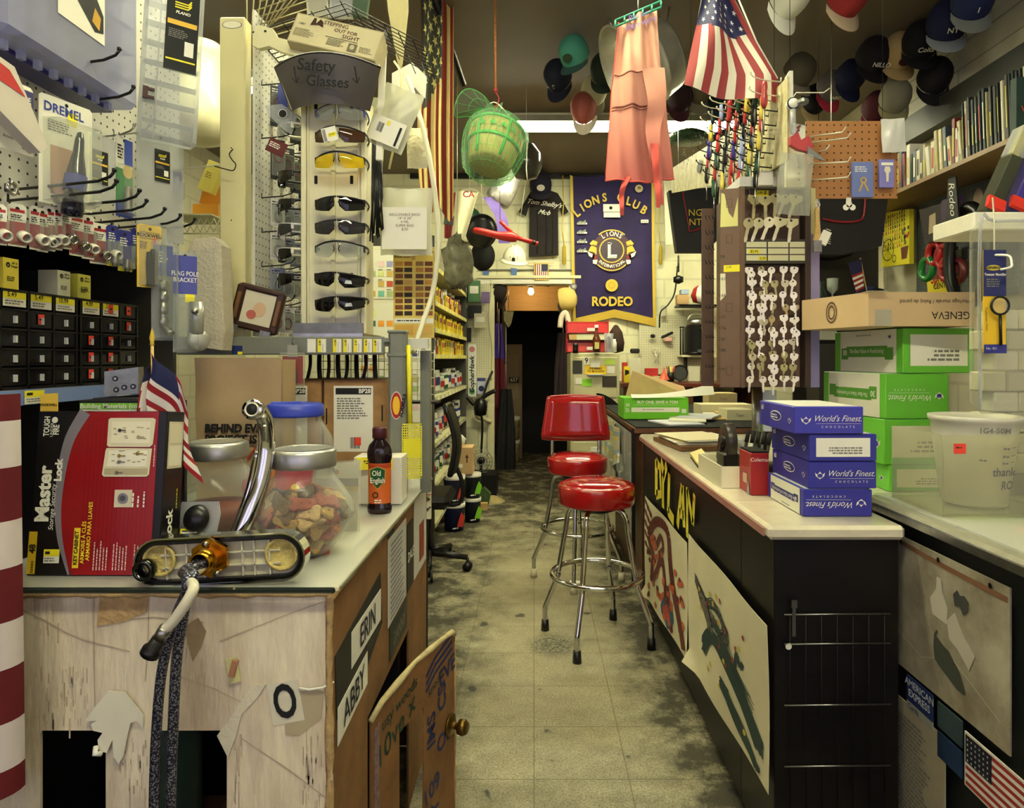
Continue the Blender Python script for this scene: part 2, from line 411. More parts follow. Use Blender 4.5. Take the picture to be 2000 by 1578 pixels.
# back room: close walls, a header board lit by the bulb, a far door
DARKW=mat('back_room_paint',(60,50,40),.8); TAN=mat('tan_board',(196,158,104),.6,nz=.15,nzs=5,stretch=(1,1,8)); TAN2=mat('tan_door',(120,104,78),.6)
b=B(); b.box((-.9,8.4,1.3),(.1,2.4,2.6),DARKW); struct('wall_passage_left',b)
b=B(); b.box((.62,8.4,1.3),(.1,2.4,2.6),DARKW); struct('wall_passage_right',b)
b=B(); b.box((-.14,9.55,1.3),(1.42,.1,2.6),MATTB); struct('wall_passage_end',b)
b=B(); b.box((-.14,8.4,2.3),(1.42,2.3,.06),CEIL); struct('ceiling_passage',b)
b=B(); b.box((-.14,8.2,2.1),(1.42,.05,.33),TAN); struct('trim_4',b)
t=thing('door_1',None,None,(-.33,9.0,0)); t['kind']='structure'
b=B(); b.box((0,0,.77),(.34,.04,1.54),TAN2); b.box((0,-.022,1.1),(.24,.006,.6),mat('tan_panel',(132,114,86),.6)); part('door_leaf',b,t)
b=B(); b.box((.06,-.03,1.06),(.13,.01,.07),MATTB); b.text('657',.05,WHITE,T(.06,-.037,1.06)@FR,bold=.002); part('house_number',b,t)
b=B(); b.tube([(-.42,0,0),(-.12,0,.04),(0,0,.02)],.006,BLACK); b.tube([(0,0,.02),(.2,0,-.02),(.42,.02,.06)],.006,BLACK)
t=thing('light_bulb','bare glowing bulb in the passage above the back doorway','light bulb',P(1037,556,7.75)); part('cable',b,t)
b=B(); b.cyl((0,0,0),(0,0,-.04),.022,BLACK); part('socket',b,t)
b=B(); b.lathe([(.0,-.12),(.02,-.115),(.034,-.09),(.03,-.06),(.018,-.04)],mat('bulb_glow',(255,214,140),.5,emit=60),16); part('glass_bulb',b,t)

# ---------------------------------------------------------------- fluorescent fixtures
def fixture(x0,x1,y,label,pw):
    GLOW=mat('fluorescent_glow_%g'%pw,(252,250,212),.5,emit=pw)
    t=thing('fluorescent_light',label,'ceiling light',(0,y,ZC),group='fluorescent strips under the ceiling')
    b=B(); L_=x1-x0; xc=(x0+x1)/2
    b.box((xc,0,-.035),(L_,.1,.07),WHITE,bev=.008); b.add([(x0,-.05,-.02),(x1,-.05,-.02),(x1,-.13,-.1),(x0,-.13,-.1),(x0,.05,-.02),(x1,.05,-.02),(x1,.13,-.1),(x0,.13,-.1)],[(0,1,2,3),(7,6,5,4)],WHITE)
    part('housing',b,t)
    for s_ in (-.05,.05):
        b=B(); b.cyl((x0+.03,s_,-.1),(x1-.03,s_,-.1),.019,GLOW,n=10); part('tube',b,t)
    for x in (x0+.02,x1-.02):
        b=B(); b.box((x,0,-.09),(.02,.15,.06),WHITE); part('lamp_holder',b,t)
    return t
fixture(-.42,1.95,5.4,'long bare fluorescent strip across the far ceiling',TUBE_FAR)
fixture(-1.6,.7,2.3,'fluorescent strip overhead in front of the key rack',TUBE_MID)
fixture(-.9,1.2,.1,'fluorescent strip overhead behind the cardboard stand',TUBE_NEAR)
fixture(-3.0,-1.9,4.6,'fluorescent strip over the shelves on the left side',TUBE_LEFT)

# ================================================================ bar stools
RED=mat('red_vinyl',(158,16,20),.16,coat=.6)
def stool(name,label,x,y,a0,foot,back=False):
    t=thing(name,label,'bar stool',(x,y,0),'red bar stools in the aisle' if 0 else None)
    b=B(); R_=.182
    b.lathe([(0,.778),(.08,.776),(.13,.768),(.158,.754),(.166,.748),(.172,.75),(R_,.744),(R_+.003,.735),(R_,.665),(R_-.006,.655),(R_-.03,.65),(0,.65)],RED,48)
    part('seat',b,t)
    b=B(); b.lathe([(.0,.655),(.1,.652),(.1,.63),(.06,.615),(0,.615)],BLACK,20); part('swivel_plate',b,t)
    for k in range(4):
        q=math.radians(a0+90*k); d=Vector((math.cos(q),math.sin(q),0)); z=Vector((0,0,1))
        b=B(); pts=[d*.03+z*.635,d*.09+z*.637,d*.128+z*.625,d*.148+z*.59,d*.158+z*.52,d*.196+z*.31,d*.2+z*.28,d*.262+z*.13,d*.268+z*.1,d*.268+z*.03]
        b.tube(smooth_path(pts,5),.0125,CHROME,12); lg=part('leg',b,t)
        b=B(); b.cyl(d*.268+z*.052,d*.268,.0175,foot,r1=.021,n=14); part('rubber_foot',b,lg)
    b=B(); b.tube([(.214*math.cos(i*PI/24),.214*math.sin(i*PI/24),.315)for i in range(48)],.0125,CHROME,10,closed=True); part('foot_ring',b,t)
    if back:
        for sx in (-.15,.15):
            b=B(); b.tube(smooth_path([(sx,.02,.64),(sx,.13,.642),(sx,.165,.67),(sx,.175,.78),(sx,.19,.98)],5),.011,CHROME,10); part('back_post',b,t)
        b=B()
        def bk(u,v):
            z_=.845+v*.25; ww=.205-.035*v+.0; x_=(u*2-1)*ww
            edge=min(1,min(u,1-u)*9,min(v,1-v)*7); e=1-(1-edge)**2
            return (x_,.175+.02*v+.035*(u*2-1)**2*-1-.034*e,z_+.008*math.cos((u-.5)*PI)*(v-.5)*2)
        b.sheet(bk,30,20,RED)
        b.sheet(lambda u,v:(bk(1-u,v)[0],.205+.02*v-.035*(u*2-1)**2,bk(1-u,v)[2]),20,10,RED)
        br=lambda u,v:Vector(bk(u,v)); ring=[br(i/16,0)for i in range(17)]+[br(1,i/12)for i in range(1,13)]+[br(1-i/16,1)for i in range(1,17)]+[br(0,1-i/12)for i in range(1,12)]
        b.tube([p+Vector((0,.016,0))for p in ring],.017,RED,8,closed=True)
        part('backrest',b,t)
    return t
stool('bar_stool','backless red vinyl bar stool with black rubber feet, nearest in the aisle',.30,3.2,-114,BLACK)
stool('bar_stool','red vinyl bar stool with a padded backrest and cream feet',.265,4.08,-98,mat('cream_rubber',(196,190,160),.7),True)

# ================================================================ dark wood counter with white top
CXL,CXR,CY0,CY1,CZ=.605,1.30,1.70,3.74,.925
t=thing('wooden_counter','dark wood sales counter with white top and letters on its side','counter',(CXL,CY0,0))
TOPW=mat('white_laminate',(222,214,190),.22,nz=.16,nzs=7,coat=.3)
b=B(); CW1,CW2=.34,.95 # narrow near end, wider behind the desk
b.box((CW1/2,.14,(CZ-.03)/2+.02),(CW1-.02,.27,CZ-.03-.04),WOODD,bev=.003)
b.box((CW2/2,(CY1-CY0+.27)/2,(CZ-.03)/2+.02),(CW2-.02,CY1-CY0-.28,CZ-.03-.04),WOODD,bev=.003)
b.box((CW1/2+.02,(CY1-CY0)/2,.02),(CW1-.1,CY1-CY0-.1,.04),MATTB); part('body',b,t)
b=B(); b.box((CW1/2-.007,.13,CZ-.018),(CW1+.008,.292,.036),TOPW,bev=.009)
b.box((CW2/2-.005,(CY1-CY0+.27)/2,CZ-.018),(CW2+.012,CY1-CY0-.258,.036),TOPW,bev=.009)
b.box((-.0145,(CY1-CY0)/2,CZ-.021),(.004,CY1-CY0-.02,.02),mat('pink_edge',(168,120,112),.4)); part('countertop',b,t)
b=B()
for k in range(4):b.tube([(.03,-.012,.70-.075*(k>0)-.155*max(0,k-1)),(.30,-.012,.703-.075*(k>0)-.155*max(0,k-1))],.0022,STEEL,6)
for i in range(7):b.tube([(.045+.04*i,-.010,.70),(.045+.04*i,-.010,.2)],.0012,DARKSTEEL,5)
part('wire_rack',b,t,'wire rack hung on the counter end')
b=B(); b.box((.052,-.017,.685),(.008,.004,.075),STEEL); b.box((.052,-.019,.73),(.014,.004,.02),STEEL); b.disc(.04,.62,.008,WHITE,T(0,-.014,0)@FR); part('latch',b,t)
# letters cut from yellow tape on the side panel (X = CXL-)
TAPE=mat('yellow_tape',(226,210,70),.5); b=B()
def LS(px,py,X=CXL-.004): # point on the side plane seen at a pixel
    Y=X*F/(px-CX); return (CY1-Y,H-(py-CY)/F*Y)
MS=T(-.002,CY1-CY0,0)@FL
def bar(pts,wd=.03):
    q=[LS(*p)for p in pts]; b.stroke(q,wd,TAPE,MS)
bar([(1281,898),(1281,968)],.07); bar([(1281,902),(1288,913),(1290,965),(1281,966)],.05)
bar([(1290,900),(1297,930)],.05); bar([(1301,908),(1294,938),(1294,992)],.05)
bar([(1306,925),(1304,1000)],.05); bar([(1304,998),(1315,1018)],.05)
bar([(1331,948),(1322,1028)],.045); bar([(1332,948),(1335,1030)],.045); bar([(1326,1002),(1334,1006)],.04)
bar([(1341,952),(1341,1050)],.035); bar([(1341,955),(1352,1022)],.035); bar([(1355,965),(1352,1025)],.035)
for p in ((1282,912),(1298,915),(1306,930),(1331,950),(1354,975)):q=LS(*p); b.disc(q[0],q[1],.009,C(210,110,30),MS,z=.001)
part('letters',b,t,'yellow tape letters reading DYLAN')
# two children's paintings taped to the side
def painting(label,corners,draw,seed):
    P4=[Vector(LS(*c)+(0,))for c in corners] # top-left, top-right, bottom-right, bottom-left
    rd=random.Random(seed)
    b=B(); b.M=MS@T(0,0,.004)
    def fn(u,v):
        p=P4[0].lerp(P4[1],u).lerp(P4[3].lerp(P4[2],u),v); cur=.0
        if v>.9 and u<.15:cur=.03*(v-.9)*10*(1-u/.15)
        return Vector((p.x,p.y,.004+.003*math.sin(u*9+v*4)+cur))
    b.sheet(lambda u,v:fn(u,v),16,20,mat('painting_paper',(222,214,180),.7,nz=.08,nzs=5),th=-.001)
    def blob(u,v,du,dv,m,ang=0,n=12,wob=.25):
        ca,sa=math.cos(ang),math.sin(ang); pl=[]
        for k in range(n):
            q=2*PI*k/n; rr=1+rd.uniform(-wob,wob); x_,y_=du*math.cos(q)*rr,dv*math.sin(q)*rr
            pl.append((min(.99,max(.01,u+x_*ca-y_*sa)),min(.99,max(.01,v+x_*sa+y_*ca))))
        b.decal(lambda u_,v_:fn(u_,v_),pl[::-1],m,-.003-rd.uniform(0,.001))
    def line(pts,wd,m):
        pts=smooth_path([(u,v,0)for u,v in pts],5)
        for i in range(len(pts)-1):
            a,c=pts[i],pts[i+1]; d=(c-a); nn=Vector((-d.y,d.x,0)); nn=nn.normalized()*wd/2 if nn.length else nn
            pl=[(a+nn),(a-nn),(c-nn),(c+nn)]
            b.decal(lambda u_,v_:fn(u_,v_),[(p.x,p.y)for p in pl],m,-.003)
    draw(blob,line,rd)
    return one('painting',label,'painting',b,T(CXL,CY0,0))
def paint_a(blob,line,rd):
    mr,og,bl=C(96,22,18),C(196,90,50),C(40,92,120)
    line([(.3,.55),(.15,.35),(.35,.12),(.62,.1),(.7,.35),(.78,.6),(.95,.95)],.09,mr)
    line([(.25,.5),(.2,.75),(.35,.6),(.5,.4),(.62,.75),(.7,.95)],.07,mr)
    line([(.35,.35),(.45,.22),(.52,.3),(.4,.42)],.06,mr)
    for i in range(14):blob(.06+.07*(i%3),.04+.035*i,.04,.024,mr,.6)
    for i in range(60):blob(.1+.85*rd.random(),.3+.66*rd.random(),.026,.034,[og,mr][i%3==0],rd.uniform(.4,1))
    blob(.62,.85,.13,.12,bl); blob(.62,.86,.08,.09,C(180,70,50))
def paint_b(blob,line,rd):
    dg,gr,ye,rr=C(16,52,52),C(104,96,86),C(206,192,70),C(160,50,40); J=lambda q:rd.uniform(-q,q)
    for k in range(26):line([(.16+J(.02),.26+J(.03)),(.26+J(.05),.36+J(.04)),(.36+J(.04),.50+J(.03))],.018,gr if k%3 else INK)
    for k in range(22):line([(.30+J(.04),.36+J(.05)),(.45+J(.05),.30+J(.04)),(.58+J(.05),.38+J(.04)),(.50+J(.06),.47+J(.04))],.007,[dg,gr,INK][k%3])
    for k in range(70):o_=J(.05); line([(.26+J(.03),.70+o_),(.36+J(.03),.56+o_*.8),(.52+J(.02),.54+o_),(.72+J(.02),.64+o_),(.92+J(.04),.80+o_)],.014,dg)
    for k in range(34):line([(.40+J(.05),.42+J(.05)),(.58+J(.05),.46+J(.04)),(.80+J(.08),.62+J(.05))],.006,dg)
    for k in range(46):o_=J(.05); line([(.56+J(.05),.76+J(.04)),(.68+o_,.84+J(.03)),(.78+o_,.90+J(.02)),(.90+J(.03),.955+J(.02))],.02,dg)
    line([(.70,.50),(.72,.40),(.75,.47),(.78,.42)],.03,dg)
    for i in range(12):blob(.08+.8*rd.random(),.08+.85*rd.random(),.014,.02,ye)
    for i in range(10):blob(.2+.65*rd.random(),.2+.6*rd.random(),.012,.018,rr)
painting('childrens painting with brown curls and orange dabs, under the yellow letters',[(1262,968),(1345,1060),(1344,1290),(1262,1160)],paint_a,3)
painting('childrens painting of a dark green sweep on cream paper, nearest on counter side',[(1348,1042),(1503,1222),(1506,1552),(1348,1292)],paint_b,5)

# ================================================================ grey desk at the right front
GX,GY0,GY1,GZ=.965,.35,1.95,.95
t=thing('steel_desk','grey metal counter in the right foreground with papers taped under glass','counter',(GX,0,0))
GREYM=mat('grey_laminate',(150,148,132),.3,nz=.2,nzs=10); b=B()
b.box((.45,(GY0+GY1)/2,(GZ-.04)/2),(.84,GY1-GY0-.03,GZ-.05),mat('desk_body',(40,42,38),.5)); part('body',b,t)
b=B(); b.box((.44,(GY0+GY1)/2,GZ-.015),(.9,GY1-GY0,.035),mat('desk_top',(158,156,138),.35,nz=.25,nzs=12),bev=.012); b.box((-.012,(GY0+GY1)/2,GZ-.015),(.006,GY1-GY0-.02,.022),STEEL,bev=.002); part('countertop',b,t)
b=B(); b.box((.45,(GY0+GY1)/2,GZ+.006),(.85,GY1-GY0-.03,.006),GLASS); b.box((.3,1.4,GZ+.0031),(.3,.3,.0012),C(200,120,90)); b.box((.2,1.75,GZ+.0031),(.25,.25,.0012),C(190,210,150)); part('glass_top',b,t)
# things taped to its aisle side (faces -X). local plane: x along -Y (from far to near), y = z
MG=T(-0.001,1.95,0)@FL # plane origin at far end
b=B(); OLDP=mat('stained_paper',(166,158,140),.65,nz=.35,nzs=6,c2=(120,110,92))
b.box((.397,.715,-.0),(.414,.34,.004),OLDP,M=MG)
b.prism([(.35,.66),(.353,.69),(.362,.703),(.368,.70),(.36,.688),(.37,.684),(.39,.676),(.41,.672),(.43,.655),(.45,.64),(.47,.60),(.44,.598),(.40,.612),(.375,.62),(.355,.63)],0,C(66,70,60),M=MG@T(0,0,.004)); b.prism([(.425,.81),(.44,.825),(.45,.815),(.465,.82),(.48,.81),(.478,.79),(.46,.775),(.45,.79),(.43,.785)],0,C(60,62,60),M=MG@T(0,0,.004)); b.stroke([(.19,.635),(.3,.61),(.42,.66),(.58,.60)],.0012,C(196,188,168),MG,.0035); b.stroke([(.2,.87),(.4,.862),(.6,.86)],.012,C(120,84,60),MG,.0034)
b.prism([(.335,.77),(.36,.80),(.362,.83),(.38,.83),(.384,.80),(.405,.77),(.40,.73),(.345,.735)],0,C(186,180,166),M=MG@T(0,0,.0035)); b.prism([(.40,.74),(.43,.77),(.46,.73),(.50,.70),(.48,.66),(.44,.69),(.41,.70)],0,C(182,176,162),M=MG@T(0,0,.0035))
for x in (.21,.37,.55):b.disc(x,.872,.006,DARKSTEEL,MG,z=.005)
part('poster',b,t,'stained grey poster behind scratched plastic')
b=B(); b.box((.27,.23,0),(.24,.46,.003),mat('form_paper',(176,166,140),.7,nz=.2,nzs=5),M=MG); b.scribble(.17,.42,.17,.006,GREYINK,MG,22,4,z=.003); part('notice',b,t,'printed form with small lettering')
b=B(); b.box((.29,.505,.002),(.11,.065,.003),C(36,50,100),M=MG); b.text('AMERICAN\nEXPRESS',.018,C(200,205,215),MG@T(.29,.508,.0042),bold=.0008); b.box((.29,.462,.002),(.11,.02,.003),C(150,150,140),M=MG); b.text('Cards',.014,C(30,40,110),MG@T(.265,.462,.0042)); part('card_sticker',b,t)
b=B(); b.box((.41,.505,.002),(.09,.06,.003),C(50,66,70),M=MG); b.box((.41,.435,.002),(.09,.06,.003),C(30,50,80),M=MG); part('card_sticker',b,t)
b=B(); b.M=T(0,-.165,0)
b.box((.40,.46,.002),(.2,.12,.003),C(200,195,185),M=MG)
for k in range(13):b.rect(.305,.405+k*.0085,.495,.4135+k*.0085,C(150,40,40)if k%2==0 else C(205,200,190),MG,z=.0042)
b.rect(.305,.455,.39,.5155,C(24,26,40),MG,z=.005)
for i in range(6):
    for j in range(5):b.star(.313+i*.013,.461+j*.0115,.0035,C(200,200,195),MG,z=.0056)
part('flag_sticker',b,t)
# ================================================================ left foreground: cardboard stand under glass
BX,BX0,BY0,BY1,BZ=-.375,-1.05,1.22,2.32,.925
WCARD=mat('white_cardboard',(238,226,198),.75,nz=.4,nzs=3.2,c2=(184,166,142),bump=.35,bs=22,stretch=(3,3,.6)); BCARD=mat('brown_cardboard',(146,104,60),.8,nz=.35,nzs=7,bump=.2,bs=40)
TORN=mat('torn_cardboard',(190,158,108),.9,nz=.3,nzs=40,bump=.5,bs=80)
h1,h2,hz=(-.905,-.785),(-.70,-.563),.668
MF=T(0,BY0,0)@FR # front plane: x = X, y = Z
MSd=T(BX,0,0)@FRR # side plane: x = Y, y = Z
bw=B()
def fbox(b,x0,x1,z0,z1,m,dy=0):b.box(((x0+x1)/2,BY0+.003+dy,(z0+z1)/2),(x1-x0,.006,z1-z0),m)
fbox(bw,BX0,BX-.007,hz,BZ-.004,WCARD); fbox(bw,BX0,h1[0],.0,hz,WCARD); fbox(bw,h1[1],h2[0],.0,hz,WCARD); fbox(bw,h2[1],BX-.007,.0,hz,WCARD); fbox(bw,h1[0],h2[1],0,.1,WCARD)
bw.prism([(-.795,.915),(-.705,.915),(-.71,.885),(-.75,.868),(-.80,.86)],.0008,TORN,MF@T(0,0,.002))
bw.prism([(-.64,.86),(-.615,.875),(-.6,.85),(-.61,.82),(-.625,.795),(-.635,.83)],.0006,mat('worn_patch',(150,128,98),.85,nz=.3,nzs=20),MF@T(0,0,.0015))
bw.prism([(-.46,.735),(-.40,.745),(-.385,.74),(-.39,.69),(-.43,.66),(-.455,.66)],.0006,mat('rubbed_patch',(176,162,132),.85),MF@T(0,0,.0015))
for (x,z,l)in ((-.93,.72,.06),(-.915,.73,.07),(-.90,.735,.075),(-.88,.745,.06)):bw.rect(x,z-l/2,x+.006,z+l/2,WCARD,MF,.0015)
rd=random.Random(19); ST=C(200,182,160,.8); CR=C(176,158,130,.8); fp_=lambda px,py:(P(px,py,BY0).x,P(px,py,BY0).z)
for q in (((42,1190),(90,1212),(130,1235),(165,1250),(255,1272)),((430,1252),(490,1228),(560,1200),(640,1172)),((183,1160),(184,1290),(187,1412)),((291,1168),(290,1260),(284,1330)),((350,1320),(420,1345),(480,1375)),((470,1440),(560,1500),(640,1560)),((190,1215),(300,1205),(400,1215))):bw.stroke([fp_(*p)for p in q],[.0012+.0012*rd.random()for _ in q],CR,MF,.0012)
for (xa,xb,ya,yb_,n)in ((78,172,1300,1412,70),(330,400,1230,1330,36),(590,652,1430,1578,60),(455,475,1430,1560,26),(225,290,1440,1560,30),(60,120,1170,1230,14)):
    for k in range(n):x,z=fp_(rd.uniform(xa,xb),rd.uniform(ya,yb_)); l=rd.uniform(.004,.03); bw.rect(x,z-l,x+rd.uniform(.0006,.003),z+l*.3,ST if k%3 else CR,MF,.0009+.0002*(k%3))
bs=B()
def sbox(b,y0,y1,z0,z1,m):b.box((BX-.003,(y0+y1)/2,(z0+z1)/2),(.006,y1-y0,z1-z0),m)
sbox(bs,BY0,1.50,0,BZ-.004,BCARD); sbox(bs,1.50,1.99,.54,BZ-.004,BCARD); sbox(bs,1.99,BY1,0,BZ-.004,BCARD)
bb=B(); bb.box(((BX+BX0)/2,BY1-.004,BZ/2),(BX-BX0-.014,.006,BZ-.01),BCARD); bb.box(((BX+BX0)/2,1.9,BZ/2),(BX-BX0-.02,.004,BZ-.03),MATTB); bb.box((BX0+.003,(BY0+BY1)/2,BZ/2),(.006,BY1-BY0-.02,BZ-.01),MATTB)  # added black inner sheet and blackened left side: shade behind the holes as colour
be=B()
rd=random.Random(2)
be.tube([(BX-.001+rd.uniform(-.002,.002),BY0+.001+rd.uniform(-.002,.002),z/30*BZ)for z in range(0,31)],[.0045+rd.uniform(0,.005)for _ in range(31)],TORN,7)
be.tube([(BX0+.02+(BX-BX0-.02)*i/30,BY0-.001,BZ-.006-rd.uniform(0,.004))for i in range(31)],[.004+rd.uniform(0,.003)for _ in range(31)],TORN,6)
be.tube([(BX+.001,BY0+(BY1-BY0)*i/30,BZ-.008-rd.uniform(0,.004))for i in range(31)],[.006+rd.uniform(0,.006)for _ in range(31)],TORN,6)
lid=B(); lid.box(((BX+BX0)/2,(BY0+BY1)/2,BZ-.004),(BX-BX0-.004,BY1-BY0-.004,.008),mat('lid_paper',(150,144,124),.6,nz=.35,nzs=5)); 
ML=T(0,0,BZ+.0004)
lid.box((-.47,1.55,BZ+.0006),(.13,.3,.0008),C(226,218,190)); lid.box((-.55,2.0,BZ+.0006),(.3,.3,.0008),C(120,130,110)); lid.box((-.85,1.32,BZ+.0006),(.3,.12,.0008),C(120,84,70)); lid.box((-.45,1.75,BZ+.0006),(.12,.08,.0008),C(190,60,40))
lid.stroke([(-.50,1.30),(-.47,1.28),(-.44,1.30),(-.45,1.33),(-.49,1.33)],.003,GREYINK,ML,.0012); lid.text('@.com',.03,GREYINK,ML@T(-.44,1.42,.0012)@R(60,'Z'),shear=.3)
# signs pasted on
s0=B(); s0.box((-.455,BY0-.001,.72),(.058,.0012,.075),C(214,208,186),rot=(0,-10,0)); s0.text('O',.062,INK,MF@T(-.455,.72,.003)@R(10,'Z'),bold=.004,sx=.62)
# paper hand cut-out
hn=B(); hand=[(-.80,.715),(-.775,.745),(-.745,.742),(-.712,.70),(-.712,.675),(-.722,.690),(-.735,.686),(-.74,.665),(-.748,.625),(-.757,.612),(-.766,.625),(-.768,.655),(-.778,.632),(-.792,.634),(-.795,.655),(-.786,.668),(-.803,.672),(-.807,.684),(-.797,.69),(-.818,.69)]
hn.prism(hand,.0015,mat('hand_paper',(226,222,200),.8),MF@T(0,0,.008)); hn.tube([(-.796,BY0-.01,.645),(-.793,BY0-.018,.636),(-.786,BY0-.01,.632)],.005,PAPER,6)
tg=B(); tg.prism([(-.565,.80),(-.545,.805),(-.535,.76),(-.555,.755)],.002,C(206,200,140),MF@T(0,0,.004)); tg.box((-.548,BY0-.006,.785),(.01,.008,.03),C(170,120,90),rot=(0,14,0))
tp=B(); tp.prism([(-.49,.755),(-.52,.75),(-.55,.70),(-.58,.66),(-.56,.62),(-.545,.66),(-.535,.70),(-.505,.73)],.0016,mat('masking_tape',(216,208,182),.7,bump=.3),MF@T(0,0,.003))
zt=B(); zt.tube([(-.43,BY0-.004,.748),(-.41,BY0-.006,.746),(-.385,BY0-.006,.75),(-.37,BY0+.01,.752)],.002,PAPER,6)
def side_sign(y0,y1,z0,z1,m,txt=None,th=0,lc=INK,wm=None,sl=0):
    b=B(); q=[(y0,z0),(y1,z0+sl),(y1,z1+sl),(y0,z1)]; b.prism(q,.0012,m,MSd@T(0,0,.0025))
    if txt:b.text(txt,th,lc,MSd@T((y0+y1)/2,(z0+z1)/2+sl/2,.0045)@R(math.degrees(math.atan2(sl,y1-y0)),'Z'),bold=.0012,sx=.95)
    return b
blk=B(); blk.prism([(1.25,.79),(1.62,.83),(1.64,.70),(1.50,.66),(1.26,.665)],.0012,C(24,26,24),MSd@T(0,0,.0018)); blk.prism([(1.70,.90),(1.72,.63),(1.80,.60),(1.78,.9)],.0008,C(20,22,26),MSd@T(0,0,.0012))
erin=side_sign(1.36,1.62,.715,.79,PAPER,'ERIN',.05); abby=side_sign(1.265,1.49,.612,.685,PAPER,'ABBY',.05,sl=.01)
lst=side_sign(1.70,1.94,.66,.885,mat('list_paper',(206,204,196),.7),sl=.0); lst.scribble(1.72,.865,.19,.004,C(60,70,110),MSd,15,9,.005,lh=.0135)
dl=side_sign(1.96,2.05,.66,.86,C(22,24,24),'DALE',.03,PAPER); bt=side_sign(1.72,1.95,.565,.65,C(40,48,40),'DANNY',.035,C(120,110,90),sl=.0)
ph=side_sign(2.07,2.30,.66,.905,mat('crumpled_paper',(214,212,204),.6,bump=.6,bs=25)); ph.box((BX+.004,2.2,.75),(.001,.08,.12),C(150,60,40))
# fold-out door flap, hinge at y=1.51, free edge out in the aisle
import math as _m
hg=Vector((BX+.006,1.51,0)); fe=Vector((-.222,1.915,0)); dv=(fe-hg); fl=dv.length; ang=math.degrees(math.atan2(dv.y,dv.x))
MFl=T(hg)@R(ang,'Z')@FR # local x along flap, y up, faces the aisle side (-normal)
fp=B(); top=[(0,.525),(.05,.548),(.12,.56),(.2,.575),(.28,.575),(.36,.575),(.405,.572),(.42,.56)]
win=(.12,.24,.16,.44)
def fcol(x0,x1,z0,z1):
    tz=lambda x:next((top[i][1]+(top[i+1][1]-top[i][1])*(x-top[i][0])/(top[i+1][0]-top[i][0])for i in range(len(top)-1)if top[i][0]<=x<=top[i+1][0]),top[-1][1])
    pts=[(x0,z0),(x1,z0)]+([(x1,z1),(x0,z1)]if z1 is not None else [(x1-(x1-x0)*k/6,tz(x1-(x1-x0)*k/6))for k in range(7)])
    fp.prism(pts,.005,BCARD,MFl)
fcol(0,win[0],.0,None); fcol(win[1],.42,0,None); fcol(win[0],win[1],0,win[2]); fcol(win[0],win[1],win[3],None)
NAVY=C(26,40,92); GRN=C(20,60,40)
for k in range(3):fp.stroke([(.25,.515-.02*k),(.30,.545-.02*k),(.36,.56-.02*k),(.40,.57-.02*k)],.009,NAVY,MFl,.0012)
fp.text('usy woods',.028,GRN,MFl@T(.12,.51,.0015)@R(12,'Z'),shear=.3,bold=.0006); fp.text('knock!',.022,GRN,MFl@T(.30,.475,.0015)@R(18,'Z'),shear=.3,bold=.0006)
fp.text('10ve x',.05,GRN,MFl@T(.10,.45,.0015)@R(20,'Z'),shear=.3,bold=.0008)
for k,(x,y,s_)in enumerate(((.28,.36,'IMS'),(.28,.20,'109'),(.34,.42,'CS'),(.35,.30,'OS'),(.05,.25,'133'),(.06,.12,'INN'),(.30,.10,'DRY'),(.37,.48,'EVE'),(.18,.10,'BY'))):fp.text(s_,.045,NAVY,MFl@T(x,y,.0015)@R(12 if k%2 else 90,'Z'),bold=.002)
fp.prism([(.01,.10),(.03,.10),(.03,.51),(.01,.50)],.0012,mat('striped_tape',(150,120,120),.6,nz=.5,nzs=80),MFl@T(0,0,.002))
fe_=B(); fe_.tube([(MFl@Vector((x,z,-.003)))for x,z in top],[.006+rd.uniform(0,.004)for _ in top],mat('paper_edge',(206,190,140),.8,nz=.3,nzs=30,bump=.3),7)
fe_.tube([MFl@Vector((.42,.02*k,-.002))for k in range(28)],[.003+rd.uniform(0,.003)for _ in range(28)],TORN,6)
kn=B(); kp=MFl@T(.385,.32,0)
kn.lathe([(0,.0),(.03,.001),(.03,.006),(.02,.009),(.009,.011),(.009,.028),(.02,.03),(.022,.045),(.015,.055),(0,.055)],mat('old_brass',(120,92,40),.35,.9,nz=.4,nzs=30),18,kp)
wthing('cardboard_stand','white and brown cardboard play stand with square holes and an open flap door','cardboard stand',[
    ('front_panel',bw),('side_panel',bs),('back_panel',bb),('torn_edge',be),('lid',lid),('sticker',s0,'white sticker with a black letter O'),('paper_hand',hn,'white paper hand cut-out'),
    ('price_tag',tg),('tape',tp),('string',zt),('backing_sign',blk,'black paper strip'),('name_sign',erin,'white strip reading ERIN'),('name_sign',abby,'white strip reading ABBY'),('name_sign',dl,'black sign reading DALE'),('name_sign',bt,'dark strip with worn letters'),
    ('paper_list',lst,'handwritten list'),('pasted_picture',ph,'crumpled paper with a picture'),('door_flap',fp,'brown flap with a cut window and blue letters',[('paper_edge',fe_),('door_knob',kn,'brass door knob')])])
bj=B(); bj.lathe([(0,0),(.07,0),(.075,.02),(.075,.19),(.06,.24),(.03,.27),(.028,.30),(0,.30)],C(60,84,66,.4),20,T(-.83,1.5,.30)); bj.box((-.83,1.5,.15),(.2,.2,.30),BCARD)
wone('jug','dim green jug standing inside the cardboard stand behind the left hole','jug',bj)
